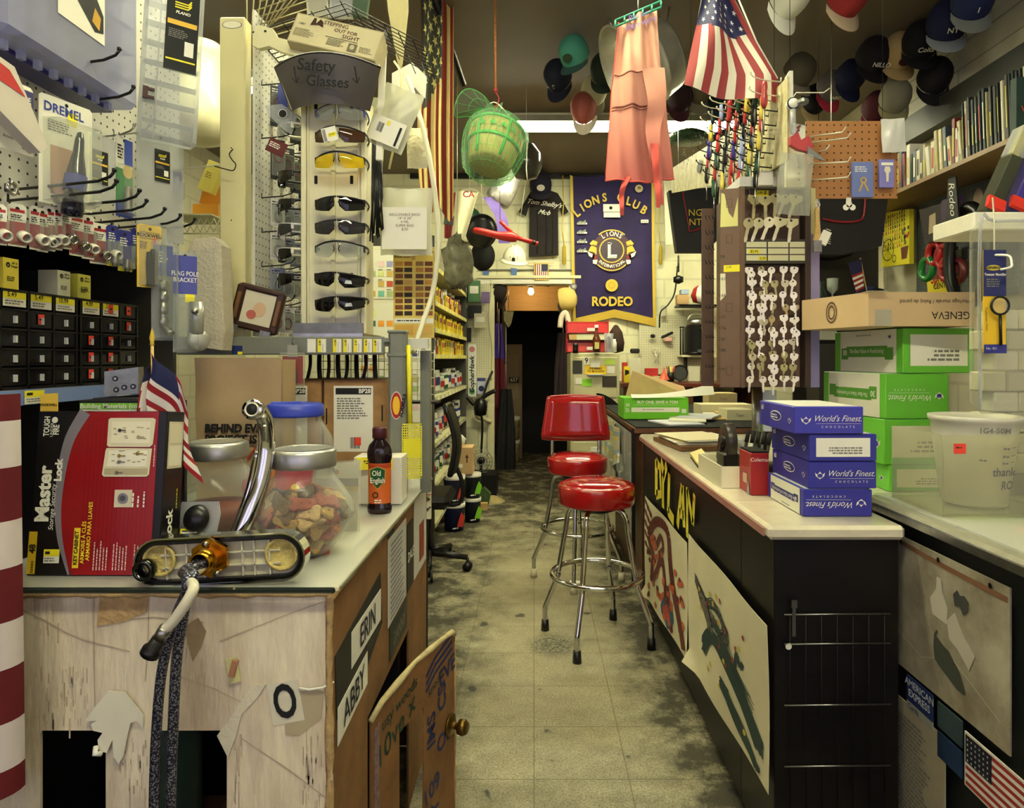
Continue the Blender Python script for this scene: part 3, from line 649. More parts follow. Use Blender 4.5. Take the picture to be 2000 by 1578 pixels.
# sheet of glass on top
b=B(); b.box(((BX+BX0)/2+.005,(BY0+BY1)/2-.004,BZ+.006),(BX-BX0+.03,BY1-BY0+.02,.008),GLASS,bev=.002)
b.box(((BX+BX0)/2+.003,BY0-.018,BZ+.006),(BX-BX0+.026,.007,.011),mat('glass_rim',(52,60,54),.12,.4),bev=.003); b.box((BX+.021,(BY0+BY1)/2,BZ+.006),(.004,BY1-BY0+.01,.008),mat('glass_edge',(120,124,104),.15,.2),bev=.002)
wone('glass_sheet','sheet of glass with a dark rim lying over the cardboard stand','glass',b)
Z0=BZ+.0105

# ---- black and red key cabinet carton
w_,h_,d_=.252,.312,.07
MK=T(-.968,1.268,Z0+.001)@R(-6,'X') # local x right, y depth, z up
b=B(); KB=C(16,14,16,.3); b.box((w_/2,d_/2,h_/2),(w_,d_,h_),KB,bev=.0015)
A=T(0,0,0)@FR; z1=.0006
KR=mat('carton_red',(142,20,26),.3); KRD=mat('carton_dark_red',(120,16,22),.3)
arc=[(.092,.311),(.066,.26),(.055,.2),(.052,.13),(.060,.07),(.072,.03),(.082,.001)]
arc=[(p.x,p.y)for p in smooth_path([(a,c,0)for a,c in arc],4)]
for i in range(len(arc)-1):b.add([(arc[i][0]+.003,arc[i][1],z1),(.236,arc[i][1],z1),(.236,arc[i+1][1],z1),(arc[i+1][0]+.003,arc[i+1][1],z1)],[(0,3,2,1)],KR,False,A)
for k in range(16):b.rect(.10+.008*k,.03,.1012+.008*k,.30,KRD,A,z1*1.3)
b.stroke(arc,[.020*(1-i/len(arc))+.003 for i in range(len(arc))],mat('silver_print',(150,144,158),.3,.4),A,z1*2)
RT=lambda x,y:A@T(x,y,z1*3)@R(90,'Z')
b.text('Master',.026,PAPER,RT(.024,.153),bold=.0026,sx=1.05); b.text('Lock',.014,PAPER,RT(.049,.198),bold=.0016,sx=1.1); b.text('Storage Security',.0095,PAPER,RT(.042,.128),shear=.2)
b.text('TOUGH',.011,PAPER,RT(.020,.283),bold=.0008,sx=.7); b.text('UNDER',.006,PAPER,RT(.030,.276)); b.text('FIRE',.011,PAPER,RT(.039,.276),bold=.0008,sx=.7); b.disc(.034,.295,.006,PAPER,A,z1*2)
b.rect(.001,.003,.017,.082,C(206,170,30),A,z1*2); b.text('48',.012,INK,RT(.010,.05),bold=.0012); b.scribble(-.035,0,.03,.0015,INK,RT(.010,.04),2,3)
price(b,.047,.036,.03,.026,A@T(0,0,.001),4)
b.rect(.087,.014,.099,.089,C(236,208,40),A,z1*2); b.text('KEY CABINET',.0075,INK,RT(.093,.0515),bold=.0006)
b.text('ARMOIRE À CLÉS',.0075,C(236,208,40),RT(.106,.062),bold=.0003); b.text('ARMARIO PARA LLAVES',.0075,C(236,208,40),RT(.116,.083),bold=.0003)
for k,x in enumerate((.128,.134,.140,.146,.152,.165,.171,.177,.183,.189,.205,.211,.217)):b.scribble(-.035,0,.055,.0022,C(226,190,180),RT(x,.045),1,k)
for x in (.196,.206,.217):b.scribble(-.012,0,.03,.003,PAPER,RT(x,.14),1,int(x*1000))
b.scribble(-.03,0,.055,.002,C(226,190,180),RT(.232,.235),1,3)
CRM=C(214,206,176); CRD=C(176,166,132)
b.prism([(.139,.246),(.143,.243),(.222,.243),(.228,.248),(.231,.296),(.226,.299),(.143,.299),(.139,.296)],0,CRM,A@T(0,0,z1*3)); b.rect(.146,.25,.222,.292,C(226,220,192),A,z1*4)
b.prism([(.133,.19),(.137,.186),(.219,.186),(.224,.19),(.227,.240),(.139,.241),(.137,.236)],0,CRM,A@T(0,0,z1*3)); b.prism([(.141,.205),(.218,.205),(.219,.236),(.144,.236)],0,C(230,226,204),A@T(0,0,z1*4)); b.rect(.137,.190,.221,.202,CRD,A,z1*4)
rd=random.Random(5)
for k in range(26):x,y=.15+.066*rd.random(),(.255 if k%2 else .21)+.026*rd.random(); b.rect(x,y,x+.006,y+.0015,C(150,136,100),A,z1*5)
for (x,y,c)in ((.163,.275,(60,50,40)),(.20,.262,(160,150,120)),(.165,.226,(150,120,40)),(.20,.23,(140,116,40)),(.165,.214,(120,110,100)),(.162,.194,(120,110,100))):b.disc(x,y,.0035,C(*c),A,z1*6); b.rect(x,y-.001,x+.012,y+.001,C(*c),A,z1*6)
b.rect(.16,.128,.194,.161,C(206,196,170),A,z1*3); b.disc(.177,.145,.010,STEEL,A,z1*5); b.disc(.177,.145,.0055,C(80,76,74),A,z1*6)
A2=T(w_,0,0)@FRR
b.rect(.008,.20,.062,.292,CRM,A2,z1); b.rect(.012,.205,.058,.245,C(232,228,206),A2,z1*2); b.rect(.012,.25,.058,.288,C(226,218,190),A2,z1*2); b.text('ster Lock',.022,PAPER,A2@T(.028,.06,z1)@R(90,'Z'),bold=.0018); b.scribble(-.03,0,.05,.003,YEL,A2@T(.05,.15,z1)@R(90,'Z'),1,4)
one('key_cabinet_carton','black and red carton for a key cabinet standing on the glass at far left','box',b,MK)

# ---- glass jars
def jar(x,y,lidm=None):
    g=B(); pr=[(0,.003),(.055,.003),(.062,.010),(.092,.05),(.107,.082),(.1075,.092),(.098,.115),(.078,.145),(.066,.162),(.060,.170),(.0595,.186)]
    mod=lambda k:1
    g.lathe(pr,CLEAR,40); lb=B(); lb.lathe([(.0,.2225),(.058,.2225),(.064,.2205),(.0675,.216),(.068,.19),(.0665,.184),(.061,.184)],mat('brushed_lid',(176,176,172),.38,.9),40)
    lb.lathe([(.0,.2215),(.05,.2212),(.052,.2235),(.057,.2235)],mat('brushed_lid',()),40)
    return g,lb
BJ=(-.493,1.425); LJ=(-.735,1.545)
g,lb=jar(*BJ)
t=thing('glass_jar','clear round jar full of bone biscuits with a silver lid','jar',(BJ[0],BJ[1],Z0)); part('jar_body',g,t); part('lid',lb,t)
t=thing('glass_jar','clear jar with a silver lid behind the packaged key safe','jar',(LJ[0],LJ[1],Z0)); g,lb=jar(*LJ); part('jar_body',g,t); part('lid',lb,t)
b=B(); b.lathe([(0,.006),(.055,.006),(.08,.04),(.09,.06),(.07,.08),(0,.085)],C(120,60,50,.5),18,T(LJ[0],LJ[1],Z0)); wone('dried_treats','heap of small reddish treats at the bottom of the jar behind the key safe','treats',b,kind='stuff')
def bone(m):
    b=B(); L_,r_=.029,.0095; pts=[]
    for sx in (1,-1):
        for cy in (1,-1):
            for k in range(7):
                q=(-.9+1.8*k/6)if False else (PI*.75-k*PI*1.1/6)
                x,y=L_-.006+r_*math.cos(q),.0075+r_*.9*math.sin(q)*1
                x=L_-.006+r_*.95*math.sin(k/6*PI*.95+.1)*1; y=(.0085+r_*math.cos(k/6*PI*.95+.1))
                pts.append((sx*x,cy*y)if cy>0 else (sx*x,cy*y))
    # ordered outline
    def lobe(sx,cy,rev):
        o=[(sx*(L_-.007+r_*math.sin(a)),cy*(.0075+r_*math.cos(a)))for a in [(-.9+k*2.9/7)for k in range(8)]]
        return o[::-1]if rev else o
    out=lobe(1,1,0)+lobe(1,-1,1)+lobe(-1,-1,0)+lobe(-1,1,1)
    n=len(out); th=.0055
    vs=[(x*.86,y*.84,th)for x,y in out]+[(x,y,th*.5)for x,y in out]+[(x,y,-th*.5)for x,y in out]+[(x*.86,y*.84,-th)for x,y in out]
    fs=[tuple(range(n)),tuple(range(4*n-1,3*n-1,-1))]+[(l*n+i,(l+1)*n+i,(l+1)*n+(i+1)%n,l*n+(i+1)%n)for l in range(3)for i in range(n)]
    b.add(vs,fs,m); 
    for q in (-.008,.008):b.disc(q,0,.0012,INK,T(0,0,th+.0003),n=6)
    return b
kinds=[('reddish',(170,92,74)),('tan',(196,156,92)),('orange',(206,132,66)),('olive brown',(132,104,62)),('pale',(206,174,124))]
protos=[]; rd=random.Random(11); zz=.016; n_=0
prof=[(0,.055),(.01,.062),(.05,.092),(.082,.107),(.115,.098),(.145,.078)]
def jr(z):
    for i in range(len(prof)-1):
        if prof[i][0]<=z<=prof[i+1][0]:return prof[i][1]+(prof[i+1][1]-prof[i][1])*(z-prof[i][0])/(prof[i+1][0]-prof[i][0])
    return .07
while zz<.128:
    Rz=jr(zz)
    for ring,cnt in ((Rz-.034,int(2*PI*(Rz-.034)/.047)),(Rz-.062,3)):
        if ring<.012:cnt=1; ring=0
        off=rd.random()*6
        for k in range(cnt):
            q=off+2*PI*k/cnt; kd=rd.choice([0,0,0,1,1,2,3,3,4])
            p=Vector((BJ[0]+ring*math.cos(q),BJ[1]+ring*math.sin(q),Z0+zz))
            M=T(p)@R(math.degrees(q)+90+rd.uniform(-28,28),'Z')@R(rd.uniform(35,80),'X')@R(rd.uniform(-30,30),'Z')
            lb_='%s bone-shaped dog biscuit in the clear jar'%kinds[kd][0]; gp='%s dog biscuits in the jar'%kinds[kd][0]
            got=[o for kk,o in protos if kk==kd]
            if not got:
                protos.append((kd,one('dog_biscuit',lb_,'dog biscuit',bone(mat('biscuit_'+kinds[kd][0].split()[0],kinds[kd][1],.85,nz=.25,nzs=60,bump=.3,bs=200)),M,gp)))
            else:dup(got[0],M)
            n_+=1
    zz+=.0165
# blue-lidded plastic tub
t=thing('plastic_tub','large clear plastic tub with a blue screw lid and coloured label','jar',(-.60,1.675,Z0))
b=B(); b.lathe([(0,.002),(.085,.002),(.092,.01),(.094,.15),(.094,.18),(.088,.215),(.068,.25),(.062,.262),(.062,.28)],CLEAR,36); part('tub_body',b,t)
b=B(); b.lathe([(0,.302),(.06,.302),(.068,.298),(.07,.276),(.069,.270),(.063,.270)],C(50,66,176,.4),36); b.box((-.02,-.01,.304),(.07,.04,.004),C(60,80,190,.4),rot=(0,0,20)); part('lid',b,t)
b=B(); b.lathe([(.0948,.02),(.0952,.16)],lambda j:[C(176,40,60),C(196,60,40),C(60,60,130),C(206,120,40),C(190,46,50)][(j//5)%5],36,a0=150,a1=350,sm=False)
for k in range(7):q=math.radians(205+k*14); Mq=R(math.degrees(q)+90,'Z')@T(0,-.0958,0)@FR; b.disc(0,.05+.028*(k%4),.010,[C(230,200,40),C(60,70,160),C(230,120,60)][k%3],Mq)
part('label',b,t,'bright label with balloons')
b=B(); b.lathe([(0,.006),(.085,.006),(.088,.10),(0,.12)],C(150,90,60,.8),20,T(-.60,1.675,Z0)); wone('pretzels','brown snack pieces filling the blue-lidded tub','snack',b,kind='stuff')

# ---- packaged key safe in a clear clamshell, leaning on the jar
t=thing('clamshell_pack','clear clamshell holding a black oval key safe in front of the jar','package',T(-.688,1.335,Z0)@R(-17,'X')@R(-6,'Z'))
b=B(); b.prism([(-.04,.0),(.04,.0),(.047,.10),(.04,.125),(-.04,.125),(-.044,.10)],.003,HAZY,FR); part('shell',b,t)
b=B(); b.box((0,-.008,.03),(.06,.004,.055),C(206,206,200)); b.box((0,-.0105,.012),(.05,.001,.02),C(70,150,200)); b.text('AMPLEN',.008,INK,T(0,-.0115,.006)@FR,bold=.0003)
for x in (-.006,0,.006):b.box((x,-.0108,.033),(.003,.001,.02),INK)
part('card',b,t)
b=B(); b.lathe([(0,.02),(.016,.018),(.024,.010),(.026,0)],BLACK,20,T(.004,-.008,.09)@FR,sx=1,sy=1.1); part('oval_case',b,t)
b=B(); price(b,-.006,.058,.036,.024,T(0,-.014,0)@FR,7); b.rect(-.024,.046,.012,.07,YEL,T(0,-.0142,0)@FR,.0003); b.rect(-.021,.050,.009,.064,PAPER,T(0,-.0142,0)@FR,.0012); part('price_sticker',b,t)

# ---- chrome waste pipe
b=B(); pp=smooth_path([P(496,800,1.30),P(506,803,1.325),P(518,825,1.35),P(521,870,1.36),P(512,930,1.35),P(492,990,1.33),P(466,1050,1.315),P(441,1105,1.31)],5)
b.tube(pp,[.0195,.0195]+[.0165]*(len(pp)-2),CHROME,18); d=(pp[0]-pp[1]).normalized()
b.tube([pp[0]-d*.002,pp[0]+d*.008,pp[0]+d*.010],[.0205,.0205,.019],CHROME,18); b.cyl(pp[0]+d*.0102,pp[0]+d*.0106,.0125,INK); b.tube([pp[0]+d*.0108+(0.0125*math.cos(a*PI/9))*d.orthogonal().normalized()+(.0125*math.sin(a*PI/9))*d.cross(d.orthogonal().normalized())for a in range(18)],.002,WIRE,6,closed=True)
b2=B(); b2.tube(smooth_path([P(505,880,1.40),P(490,950,1.40),P(470,1010,1.38),P(452,1060,1.36),P(447,1090,1.35)],4),.009,CHROME,12)
wthing('drain_pipe','tall bent chrome drain pipe leaning behind the faucet plate','pipe',[('pipe',b),('side_pipe',b2)])

# ---- faucet base plate with hoses
fy=1.215; cz=Z0+.046; cx=(428-CX)/F*fy
def stad(L_,r_,n=14):return [(L_*(1)+r_*math.cos(-PI/2+PI*k/n),r_*math.sin(-PI/2+PI*k/n))for k in range(n+1)]+[(-L_+r_*math.cos(PI/2+PI*k/n),r_*math.sin(PI/2+PI*k/n))for k in range(n+1)]
MP=T(cx,fy,cz)@R(-3,'Y')@FR
L_=.112
b=B(); 
def ringp(o,i,z0_,z1_,m):
    a=[(x,y,z0_)for x,y in o]; c=[(x,y,z0_)for x,y in i]; n=len(a); a2=[(x,y,z1_)for x,y in o]; c2=[(x,y,z1_)for x,y in i]
    b.add(a+c+a2+c2,[(k,(k+1)%n,n+(k+1)%n,n+k)for k in range(n)]+[(k,2*n+k,2*n+(k+1)%n,(k+1)%n)for k in range(n)]+[(n+k,n+(k+1)%n,3*n+(k+1)%n,3*n+k)for k in range(n)],m,False,MP)
DCH=mat('dark_chrome',(70,72,66),.12,1)
ringp(stad(L_,.045),stad(L_,.042),.0,-.03,CHROME); ringp(stad(L_,.042),stad(L_,.036),-.003,-.03,DCH); ringp(stad(L_,.036),stad(L_,.033),.0,-.02,BLACK)
b.prism(stad(L_,.034),.004,mat('cream_plastic',(196,190,160),.45,nz=.2,nzs=40),MP@T(0,0,-.012))
for x in (-.10,-.062,-.03,.04,.062,.09):b.box((x,0,-.009),(.0025,.064,.008),WIRE,M=MP)
for y in (-.012,.012):b.box((0,y,-.009),(.22,.002,.008),WIRE,M=MP)
for sx in (-1,1):b.lathe([(.0,-.008),(.03,-.008),(.031,-.003),(.026,-.002),(.024,-.008)],mat('putty',(206,186,110),.8,nz=.3,nzs=60,bump=.6),18,MP@T(sx*.112,.004,0))
b.lathe([(.0,-.004),(.012,-.003),(.0185,.006),(.019,.022),(.016,.024),(.012,.023),(.01,.01)],DCH,18,MP@T(-.128,-.006,0))
nt_=B(); BR=mat('brass',(206,146,40),.22,1,nz=.25,nzs=40); q=[(.036*math.cos(PI/6+k*PI/3),.036*math.sin(PI/6+k*PI/3))for k in range(6)]
MN=MP@T(-.012,.008,0); nt_.prism(q,.01,BR,MN@T(0,0,.012)); nt_.lathe([(.021,.010),(.021,.02),(.0225,.028),(.02,.05),(.017,.05),(.016,.03)],BR,24,MN)
nt_.cyl(MN@Vector((-.004,.026,.008)),MN@Vector((-.004,.026,.018)),.005,STEEL); nt_.cyl(MN@Vector((.016,-.026,.008)),MN@Vector((.016,-.026,.024)),.005,STEEL)
BRAID=mat('braided_steel',(120,122,128),.35,.7); ntb=BRAID.node_tree; tcb=ntb.nodes.new('ShaderNodeTexCoord'); chk=ntb.nodes.new('ShaderNodeTexVoronoi'); chk.inputs['Scale'].default_value=300; ntb.links.new(tcb.outputs['Object'],chk.inputs['Vector'])
rb=ntb.nodes.new('ShaderNodeValToRGB'); rb.color_ramp.elements[0].color=(.6,.62,.68,1); rb.color_ramp.elements[1].color=(.03,.03,.06,1); rb.color_ramp.elements[1].position=.55; ntb.links.new(chk.outputs['Distance'],rb.inputs[0]); ntb.links.new(rb.outputs[0],ntb.nodes['Principled BSDF'].inputs['Base Color'])
c0=MN@Vector((0,0,.035)); hs=[]
for dx,end in ((-.006,[P(362,1180,1.10),P(346,1280,1.115),P(339,1400,1.125),P(334,1560,1.13),P(332,1750,1.14)]),(.006,[P(345,1200,1.13),P(318,1300,1.14),P(306,1420,1.145),P(301,1560,1.15),P(299,1750,1.15)])):
    hb=B(); hb.tube(smooth_path([c0+Vector((dx,0,0)),c0+Vector((dx-.01,-.035,-.005)),P(372+dx*1000,1130,1.10+dx)]+end,5),.0085,BRAID,12); hs.append(('braided_hose',hb))
hb=B(); hp=smooth_path([c0+Vector((.002,0,-.008)),c0+Vector((.0,-.05,-.012)),P(378,1150,1.06),P(345,1205,1.05),P(322,1230,1.05)],5); hb.tube(hp,.0085,C(206,200,180,.35),12)
e0=hp[-1]; e1=P(302,1262,1.05); dd=(e1-e0).normalized(); fb=B(); fb.tube([e0-dd*.004,e0+dd*.016],.0105,STEEL,14); fb.tube([e0+dd*.016,e0+dd*.034,e0+dd*.036,e0+dd*.046],[.011,.0115,.0155,.0155],BLACK,14); fb.cyl(e0+dd*.046,e0+dd*.047,.008,C(170,175,165))
wthing('faucet','faucet base plate seen from below with brass nut and hanging hoses','faucet',[('base_plate',b),('mounting_nut',nt_,'brass nut'),*hs,('spray_hose',hb,'white spray hose',[('hose_end',fb,'black hose fitting')])])

# ---- kraft paper bag
b=B(); x0,x1,y0,zt_=-.915,-.682,1.80,1.352
def bagf(u,v):return (x0+(x1-x0)*u,y0+.004*math.sin(u*7+v*5)+.003*math.sin(v*17),Z0+(zt_-Z0)*v)
KB2=mat('bag_paper',(178,152,116),.8,nz=.12,nzs=6,bump=.25,bs=12)
b.sheet(bagf,14,18,KB2); b.box(((x0+x1)/2,y0+.06,(Z0+zt_)/2),(x1-x0-.004,.1,zt_-Z0-.01),KB2)
MB=T((x0+x1)/2,y0-.006,Z0)@FR
b.text('BEHIND EVERY',.022,INK,MB@T(-.09,.225,0),'LEFT',bold=.0028,shear=.08,sx=.92); b.text('PROJECT IS',.022,INK,MB@T(-.09,.195,0),'LEFT',bold=.0028,shear=.08,sx=.92); b.text('True Value',.036,C(170,50,40),MB@T(-.088,.155,0),'LEFT',bold=.0012,shear=.3,sx=.9)
b.disc(.07,.07,.06,C(190,40,70),MB,z=-.001); b.disc(.06,.13,.02,C(50,50,130),MB); b.disc(.09,.02,.03,C(226,150,40),MB)
wone('paper_bag','tall kraft paper bag with black and red lettering','paper bag',b)

# ---- cartons behind
def bp_carton(x0,x1,label):
    b=B(); y0=2.07; z1_=1.283; b.box(((x0+x1)/2,y0+.10,(Z0+z1_)/2),(x1-x0,.2,z1_-Z0-.001),KRAFT,bev=.003)
    MM=T((x0+x1)/2,y0,0)@FR; lw=min(.13,(x1-x0)*.62); cx_=-.005
    b.rect(cx_-lw/2,1.06,cx_+lw/2,1.265,PAPER,MM,.001); b.rect(cx_-lw/2+.006,1.238,cx_+lw/2-.006,1.258,INK,MM,.0015); b.text('BP28',.013,PAPER,MM@T(cx_+lw/2-.026,1.248,.002),bold=.001)
    b.scribble(cx_-lw/2+.01,1.225,lw*.8,.004,GREYINK,MM,9,3,.0015); barcode(b,cx_-.01,1.07,.03,.035,MM,.0016); b.rect(cx_+.004,1.08,cx_+.024,1.105,REDT,MM,.002)
    b.box((x1-.014,y0,1.18),(.004,.003,.05),MATTB); b.box((x0+.01,y0,1.17),(.004,.003,.05),MATTB)
    return wone('carton',label,'box',b)
bp_carton(-.655,-.458,'brown shipping carton with white label, right one beside the grey post'); bp_carton(-.86,-.662,'brown shipping carton with white label, left one behind the blue-lidded tub')

# ---- blister card, white box, bottle of polish, fly swatter
b=B(); MM=T(-.5,1.60,Z0)@R(-5,'X')@FR
b.prism([(-.058,0),(.075,0),(.075,.165),(-.058,.155)],.003,PAPER,MM)
b.rect(-.05,.105,.075,.125,GREYINK,MM,.0008); b.rect(-.05,.095,.075,.105,C(226,190,40),MM,.0008); b.rect(-.052,.098,-.025,.118,INK,MM,.0016); b.text('MASTER',.006,PAPER,MM@T(-.038,.108,.0022),bold=.0004); b.rect(-.05,.137,-.026,.147,C(180,30,40),MM,.001); b.text('12 VOLT',.004,PAPER,MM@T(-.038,.142,.0015)); b.disc(.01,.145,.008,C(60,90,160),MM,z=.001); b.disc(.022,.14,.006,C(190,60,50),MM,z=.001); barcode(b,.045,.03,.02,.02,MM)
b2=B(); b2.prism([(-.065,0),(.083,0),(.083,.17),(-.065,.16)],.001,FILM,MM@T(0,0,.006))
wthing('blister_card','white and yellow blister card standing behind the biscuit jar','package',[('card',b),('film',b2)])
b=B(); b.box((-.385-.058,1.93,Z0+.068),(.135,.09,.134),PAPER,bev=.002); b.box((-.45,1.878,Z0+.118),(.1,.003,.035),YEL,rot=(-14,0,6)); b.scribble(-.48,Z0+.125,.06,.003,INK,T(0,1.874,0)@FR,2,3)
wone('white_box','plain white box with yellow sticky notes behind the polish bottle','box',b)
t=thing('polish_bottle','dark brown bottle of wood polish with orange label and maroon cap','bottle',T(-.415,1.79,Z0)@EU(0,0,0))
b=B(); PB=mat('dark_bottle',(30,14,22),.12,coat=.5); b.lathe([(0,.0),(.030,.0),(.033,.006),(.033,.018),(.0295,.026),(.0295,.135),(.033,.148),(.0335,.165),(.029,.182),(.016,.196),(.014,.204)],PB,28,sy=.75); part('bottle_body',b,t)
b=B(); b.lathe([(.0165,.2),(.0195,.201),(.0195,.226),(.017,.230),(0,.230)],C(74,26,36,.4),24,sy=.9); part('cap',b,t)
b=B(); b.lathe([(.0303,.028),(.0303,.135)],C(206,100,40,.4),28,sy=.76); b.lathe([(.0305,.122),(.0305,.133)],C(170,60,30,.4),28,sy=.77)
ML_=T(0,-.0238,0)@FR; b.prism([(-.022,.12),(0,.128),(.022,.12),(.02,.09),(0,.066),(-.02,.09)],0,C(190,160,70),ML_); b.prism([(-.02,.118),(0,.126),(.02,.118),(.018,.09),(0,.069),(-.018,.09)],0,C(20,84,40),ML_@T(0,0,.0004)); b.text('Old',.014,PAPER,ML_@T(-.003,.109,.001),bold=.0006,sx=.8); b.text('English',.014,PAPER,ML_@T(0,.09,.001),bold=.0006,sx=.75); b.disc(-.006,.052,.008,C(50,26,16),ML_,z=.001,r0=.005); b.scribble(-.008,.038,.024,.003,PAPER,ML_,2,1,.001)
part('label',b,t)
b=B(); SY=C(232,222,40,.4); MM=T(-.385,2.005,0)
b.cyl((-.378,2.0,1.39),(-.37,1.99,1.155),.007,SY,r1=.007,n=8,sm=True)
b2=B(); MS2=T(-.362,1.975,1.075)@R(12,'Z')@FR
nx,nz_=9,21
for i in range(nx+1):b2.box((-.028+.056*i/nx,0,0),(.0025,.165 if 0<i<nx else .15,.002),SY,M=MS2)
for j in range(nz_+1):b2.box((0,-.08+.16*j/nz_,0),(.056,.003,.002),SY,M=MS2)
b2.box((0,.01,0),(.05,.055,.0016),SY,M=MS2)
wthing('fly_swatter','bright yellow plastic fly swatter hanging beside the grey post','fly swatter',[('handle',b),('mesh_head',b2)])

# ---- red and white striped flag at the far left edge (rolled on its pole)
b=B()
def lf(u,v):
    a=math.radians(-100+u*200); r_=.075+.02*math.sin(u*9+v*3)
    return (-.955+.085*math.sin(a)*(1-.1*v),1.13-.06*math.cos(a),.62+(1.29-.62)*v)
b.sheet(lf,16,60,lambda u,v:[C(206,196,196,.8),C(96,14,24,.8)][int((v+.02*math.sin(u*4)+.08*u)*8+1)%2],th=.001)
b2=B(); b2.cyl((-.93,1.13,0),(-.93,1.13,1.3),.012,C(50,60,100,.3))
wthing('striped_flag','large flag with broad red and white stripes hanging at the far left edge','flag',[('cloth',b),('pole',b2)])

# ---- small stars-and-stripes on a stick with gilt spear, behind the carton
b=B(); b.cyl(P(300,800,1.375),P(297,672,1.375),.0032,WOODL,n=8); b.cyl(P(300,1105,1.372),P(300,800,1.375),.0032,WOODL,n=8); b.lathe([(0,.03),(.003,.02),(.0055,.008),(.0035,.0),(.005,-.006),(0,-.008)],C(200,170,60,.35),10,T(P(297,668,1.375)))
fb=B()
def sf(u,v): # u along the fly, v down the hoist
    a=P(298,690,1.375); x=a.x+u*(.070+.028*v)+.005*math.sin(v*8); z=a.z-.165*v-u*(.055+.02*v)-.03*u*u
    return (x,1.372-.012*math.sin(u*7+v*3),z)
def smat(u,v):
    if u<.6 and v<.30:return C(30,34,78,.8)
    return C(150,28,36,.8)if int(v*11)%2==0 else C(222,214,206,.8)
fb.sheet(sf,20,36,smat,th=.0006)
for i in range(4):
    for j in range(4):fb.star(.08+.14*i,.04+.07*j,.03,PAPER,fn=lambda u,v:Vector(sf(u,v))+Vector((0,-.0012,0)))
def sf2(u,v):
    a=P(296,700,1.375); return (a.x-u*.04*(v**.6)*1.3-.002,1.38+.01*math.sin(u*6+v*2),a.z-.16*v-u*.02)
fb.sheet(sf2,12,30,lambda u,v:C(30,34,78,.8)if v<.25 else (C(150,28,36,.8)if int(u*4+v*1.5)%2 else C(222,214,206,.8)),th=.0006)
wthing('small_flag','small stars and stripes flag on a gilt-tipped stick behind the red carton','flag',[('stick',b),('cloth',fb)])

b=B(); b.box((-.93,1.51,(Z0+1.262)/2),(.10,.07,1.262-Z0),C(36,34,38),bev=.002); wone('dark_carton','dark carton standing behind the red key cabinet carton','box',b)
b=B(); MM=T(P(95,806,1.36))@FR; b.prism([(-.017,0),(.018,0),(.018,.04),(-.017,.038)],.002,C(222,184,70),MM); b.text('ROCKWELL',.005,INK,MM@T(0,.016,.001),bold=.0004); b.box((MM.translation.x,1.362,(Z0+MM.translation.z)/2),(.034,.004,MM.translation.z-Z0),C(222,184,70)); wone('blister_pack','yellow carded pack peeking over the top left of the red carton','package',b)
# ---- price catalogue lying upright behind the carton, steel outlet box, glove pack
b=B(); MM=T(-.82,1.40,1.255)@FR; b.box((-.845,1.405,(Z0+1.262)/2),(.22,.01,1.262-Z0),C(30,28,30)); b.rect(-.135,-.03,.085,.001,C(226,226,206),MM,.0005); b.rect(-.135,-.012,.085,.001,C(120,190,50),MM,.001); b.text('Building Materials (continued)',.010,PAPER,MM@T(-.05,-.0055,.002),bold=.0004); b.text('BRICK',.008,INK,MM@T(-.12,-.02,.002),bold=.0008); b.text('PAINT',.008,INK,MM@T(-.0,-.02,.002),bold=.0008); b.scribble(-.08,-.019,.06,.002,GREYINK,MM,2,2,.002)
wone('paint_catalogue','open building catalogue with a green heading standing behind the red carton','catalogue',b)
b=B(); GAL=mat('galvanised',(150,152,150),.4,.8,nz=.3,nzs=30); MM=T(-.93,1.50,1.2645)@R(15,'Z')@FR
b.prism([(-.034,0),(.034,.006),(.034,.066),(-.034,.056)],.04,GAL,MM)
for x,y in ((-.012,.04),(-.01,.015),(.006,.02),(.024,.022)):b.disc(x,y,.006,DARKSTEEL,MM,z=.001); b.disc(x,y,.003,STEEL,MM,z=.002)
wone('outlet_box','galvanised steel outlet box standing on the blue shelf','outlet box',b)
# ================================================================ left wall: pegboard, shelf with drawers, hooks and packages
XP=-1.14
def pegmat(name,c,hole=(20,18,16),axes='YZ',p=.0254):
    m=mat(name,c,.55,nz=.1,nzs=5); nt=m.node_tree; L=nt.links.new; bs_=nt.nodes['Principled BSDF']; tc=nt.nodes.new('ShaderNodeTexCoord'); sp=nt.nodes.new('ShaderNodeSeparateXYZ'); L(tc.outputs['Object'],sp.inputs[0])
    def M_(op,a,b_=0.0):
        x=nt.nodes.new('ShaderNodeMath'); x.operation=op
        for s_,k in ((a,0),(b_,1)):
            if isinstance(s_,(int,float)):x.inputs[k].default_value=s_
            else:L(s_,x.inputs[k])
        return x.outputs[0]
    sq=[]
    for a in axes:
        f_=M_('SUBTRACT',M_('FRACT',M_('ADD',M_('DIVIDE',sp.outputs[a],p),100.0)),.5); sq.append(M_('MULTIPLY',f_,f_))
    k=M_('LESS_THAN',M_('ADD',sq[0],sq[1]),.016)
    mx=nt.nodes.new('ShaderNodeMix'); mx.data_type='RGBA'; src=bs_.inputs['Base Color'].links[0].from_socket; L(k,mx.inputs[0]); L(src,mx.inputs[6]); mx.inputs[7].default_value=lin(hole)+(1,); L(mx.outputs[2],bs_.inputs['Base Color'])
    return m
PEGW=pegmat('white_pegboard_side',(206,204,196)); PEGX=pegmat('white_pegboard_front',(214,210,176),axes='XZ'); PEGB=pegmat('brown_pegboard',(176,122,72),(50,30,18),'XZ')
b=B(); b.box((XP-.004,1.46,2.12),(.008,1.36,.92),PEGW)
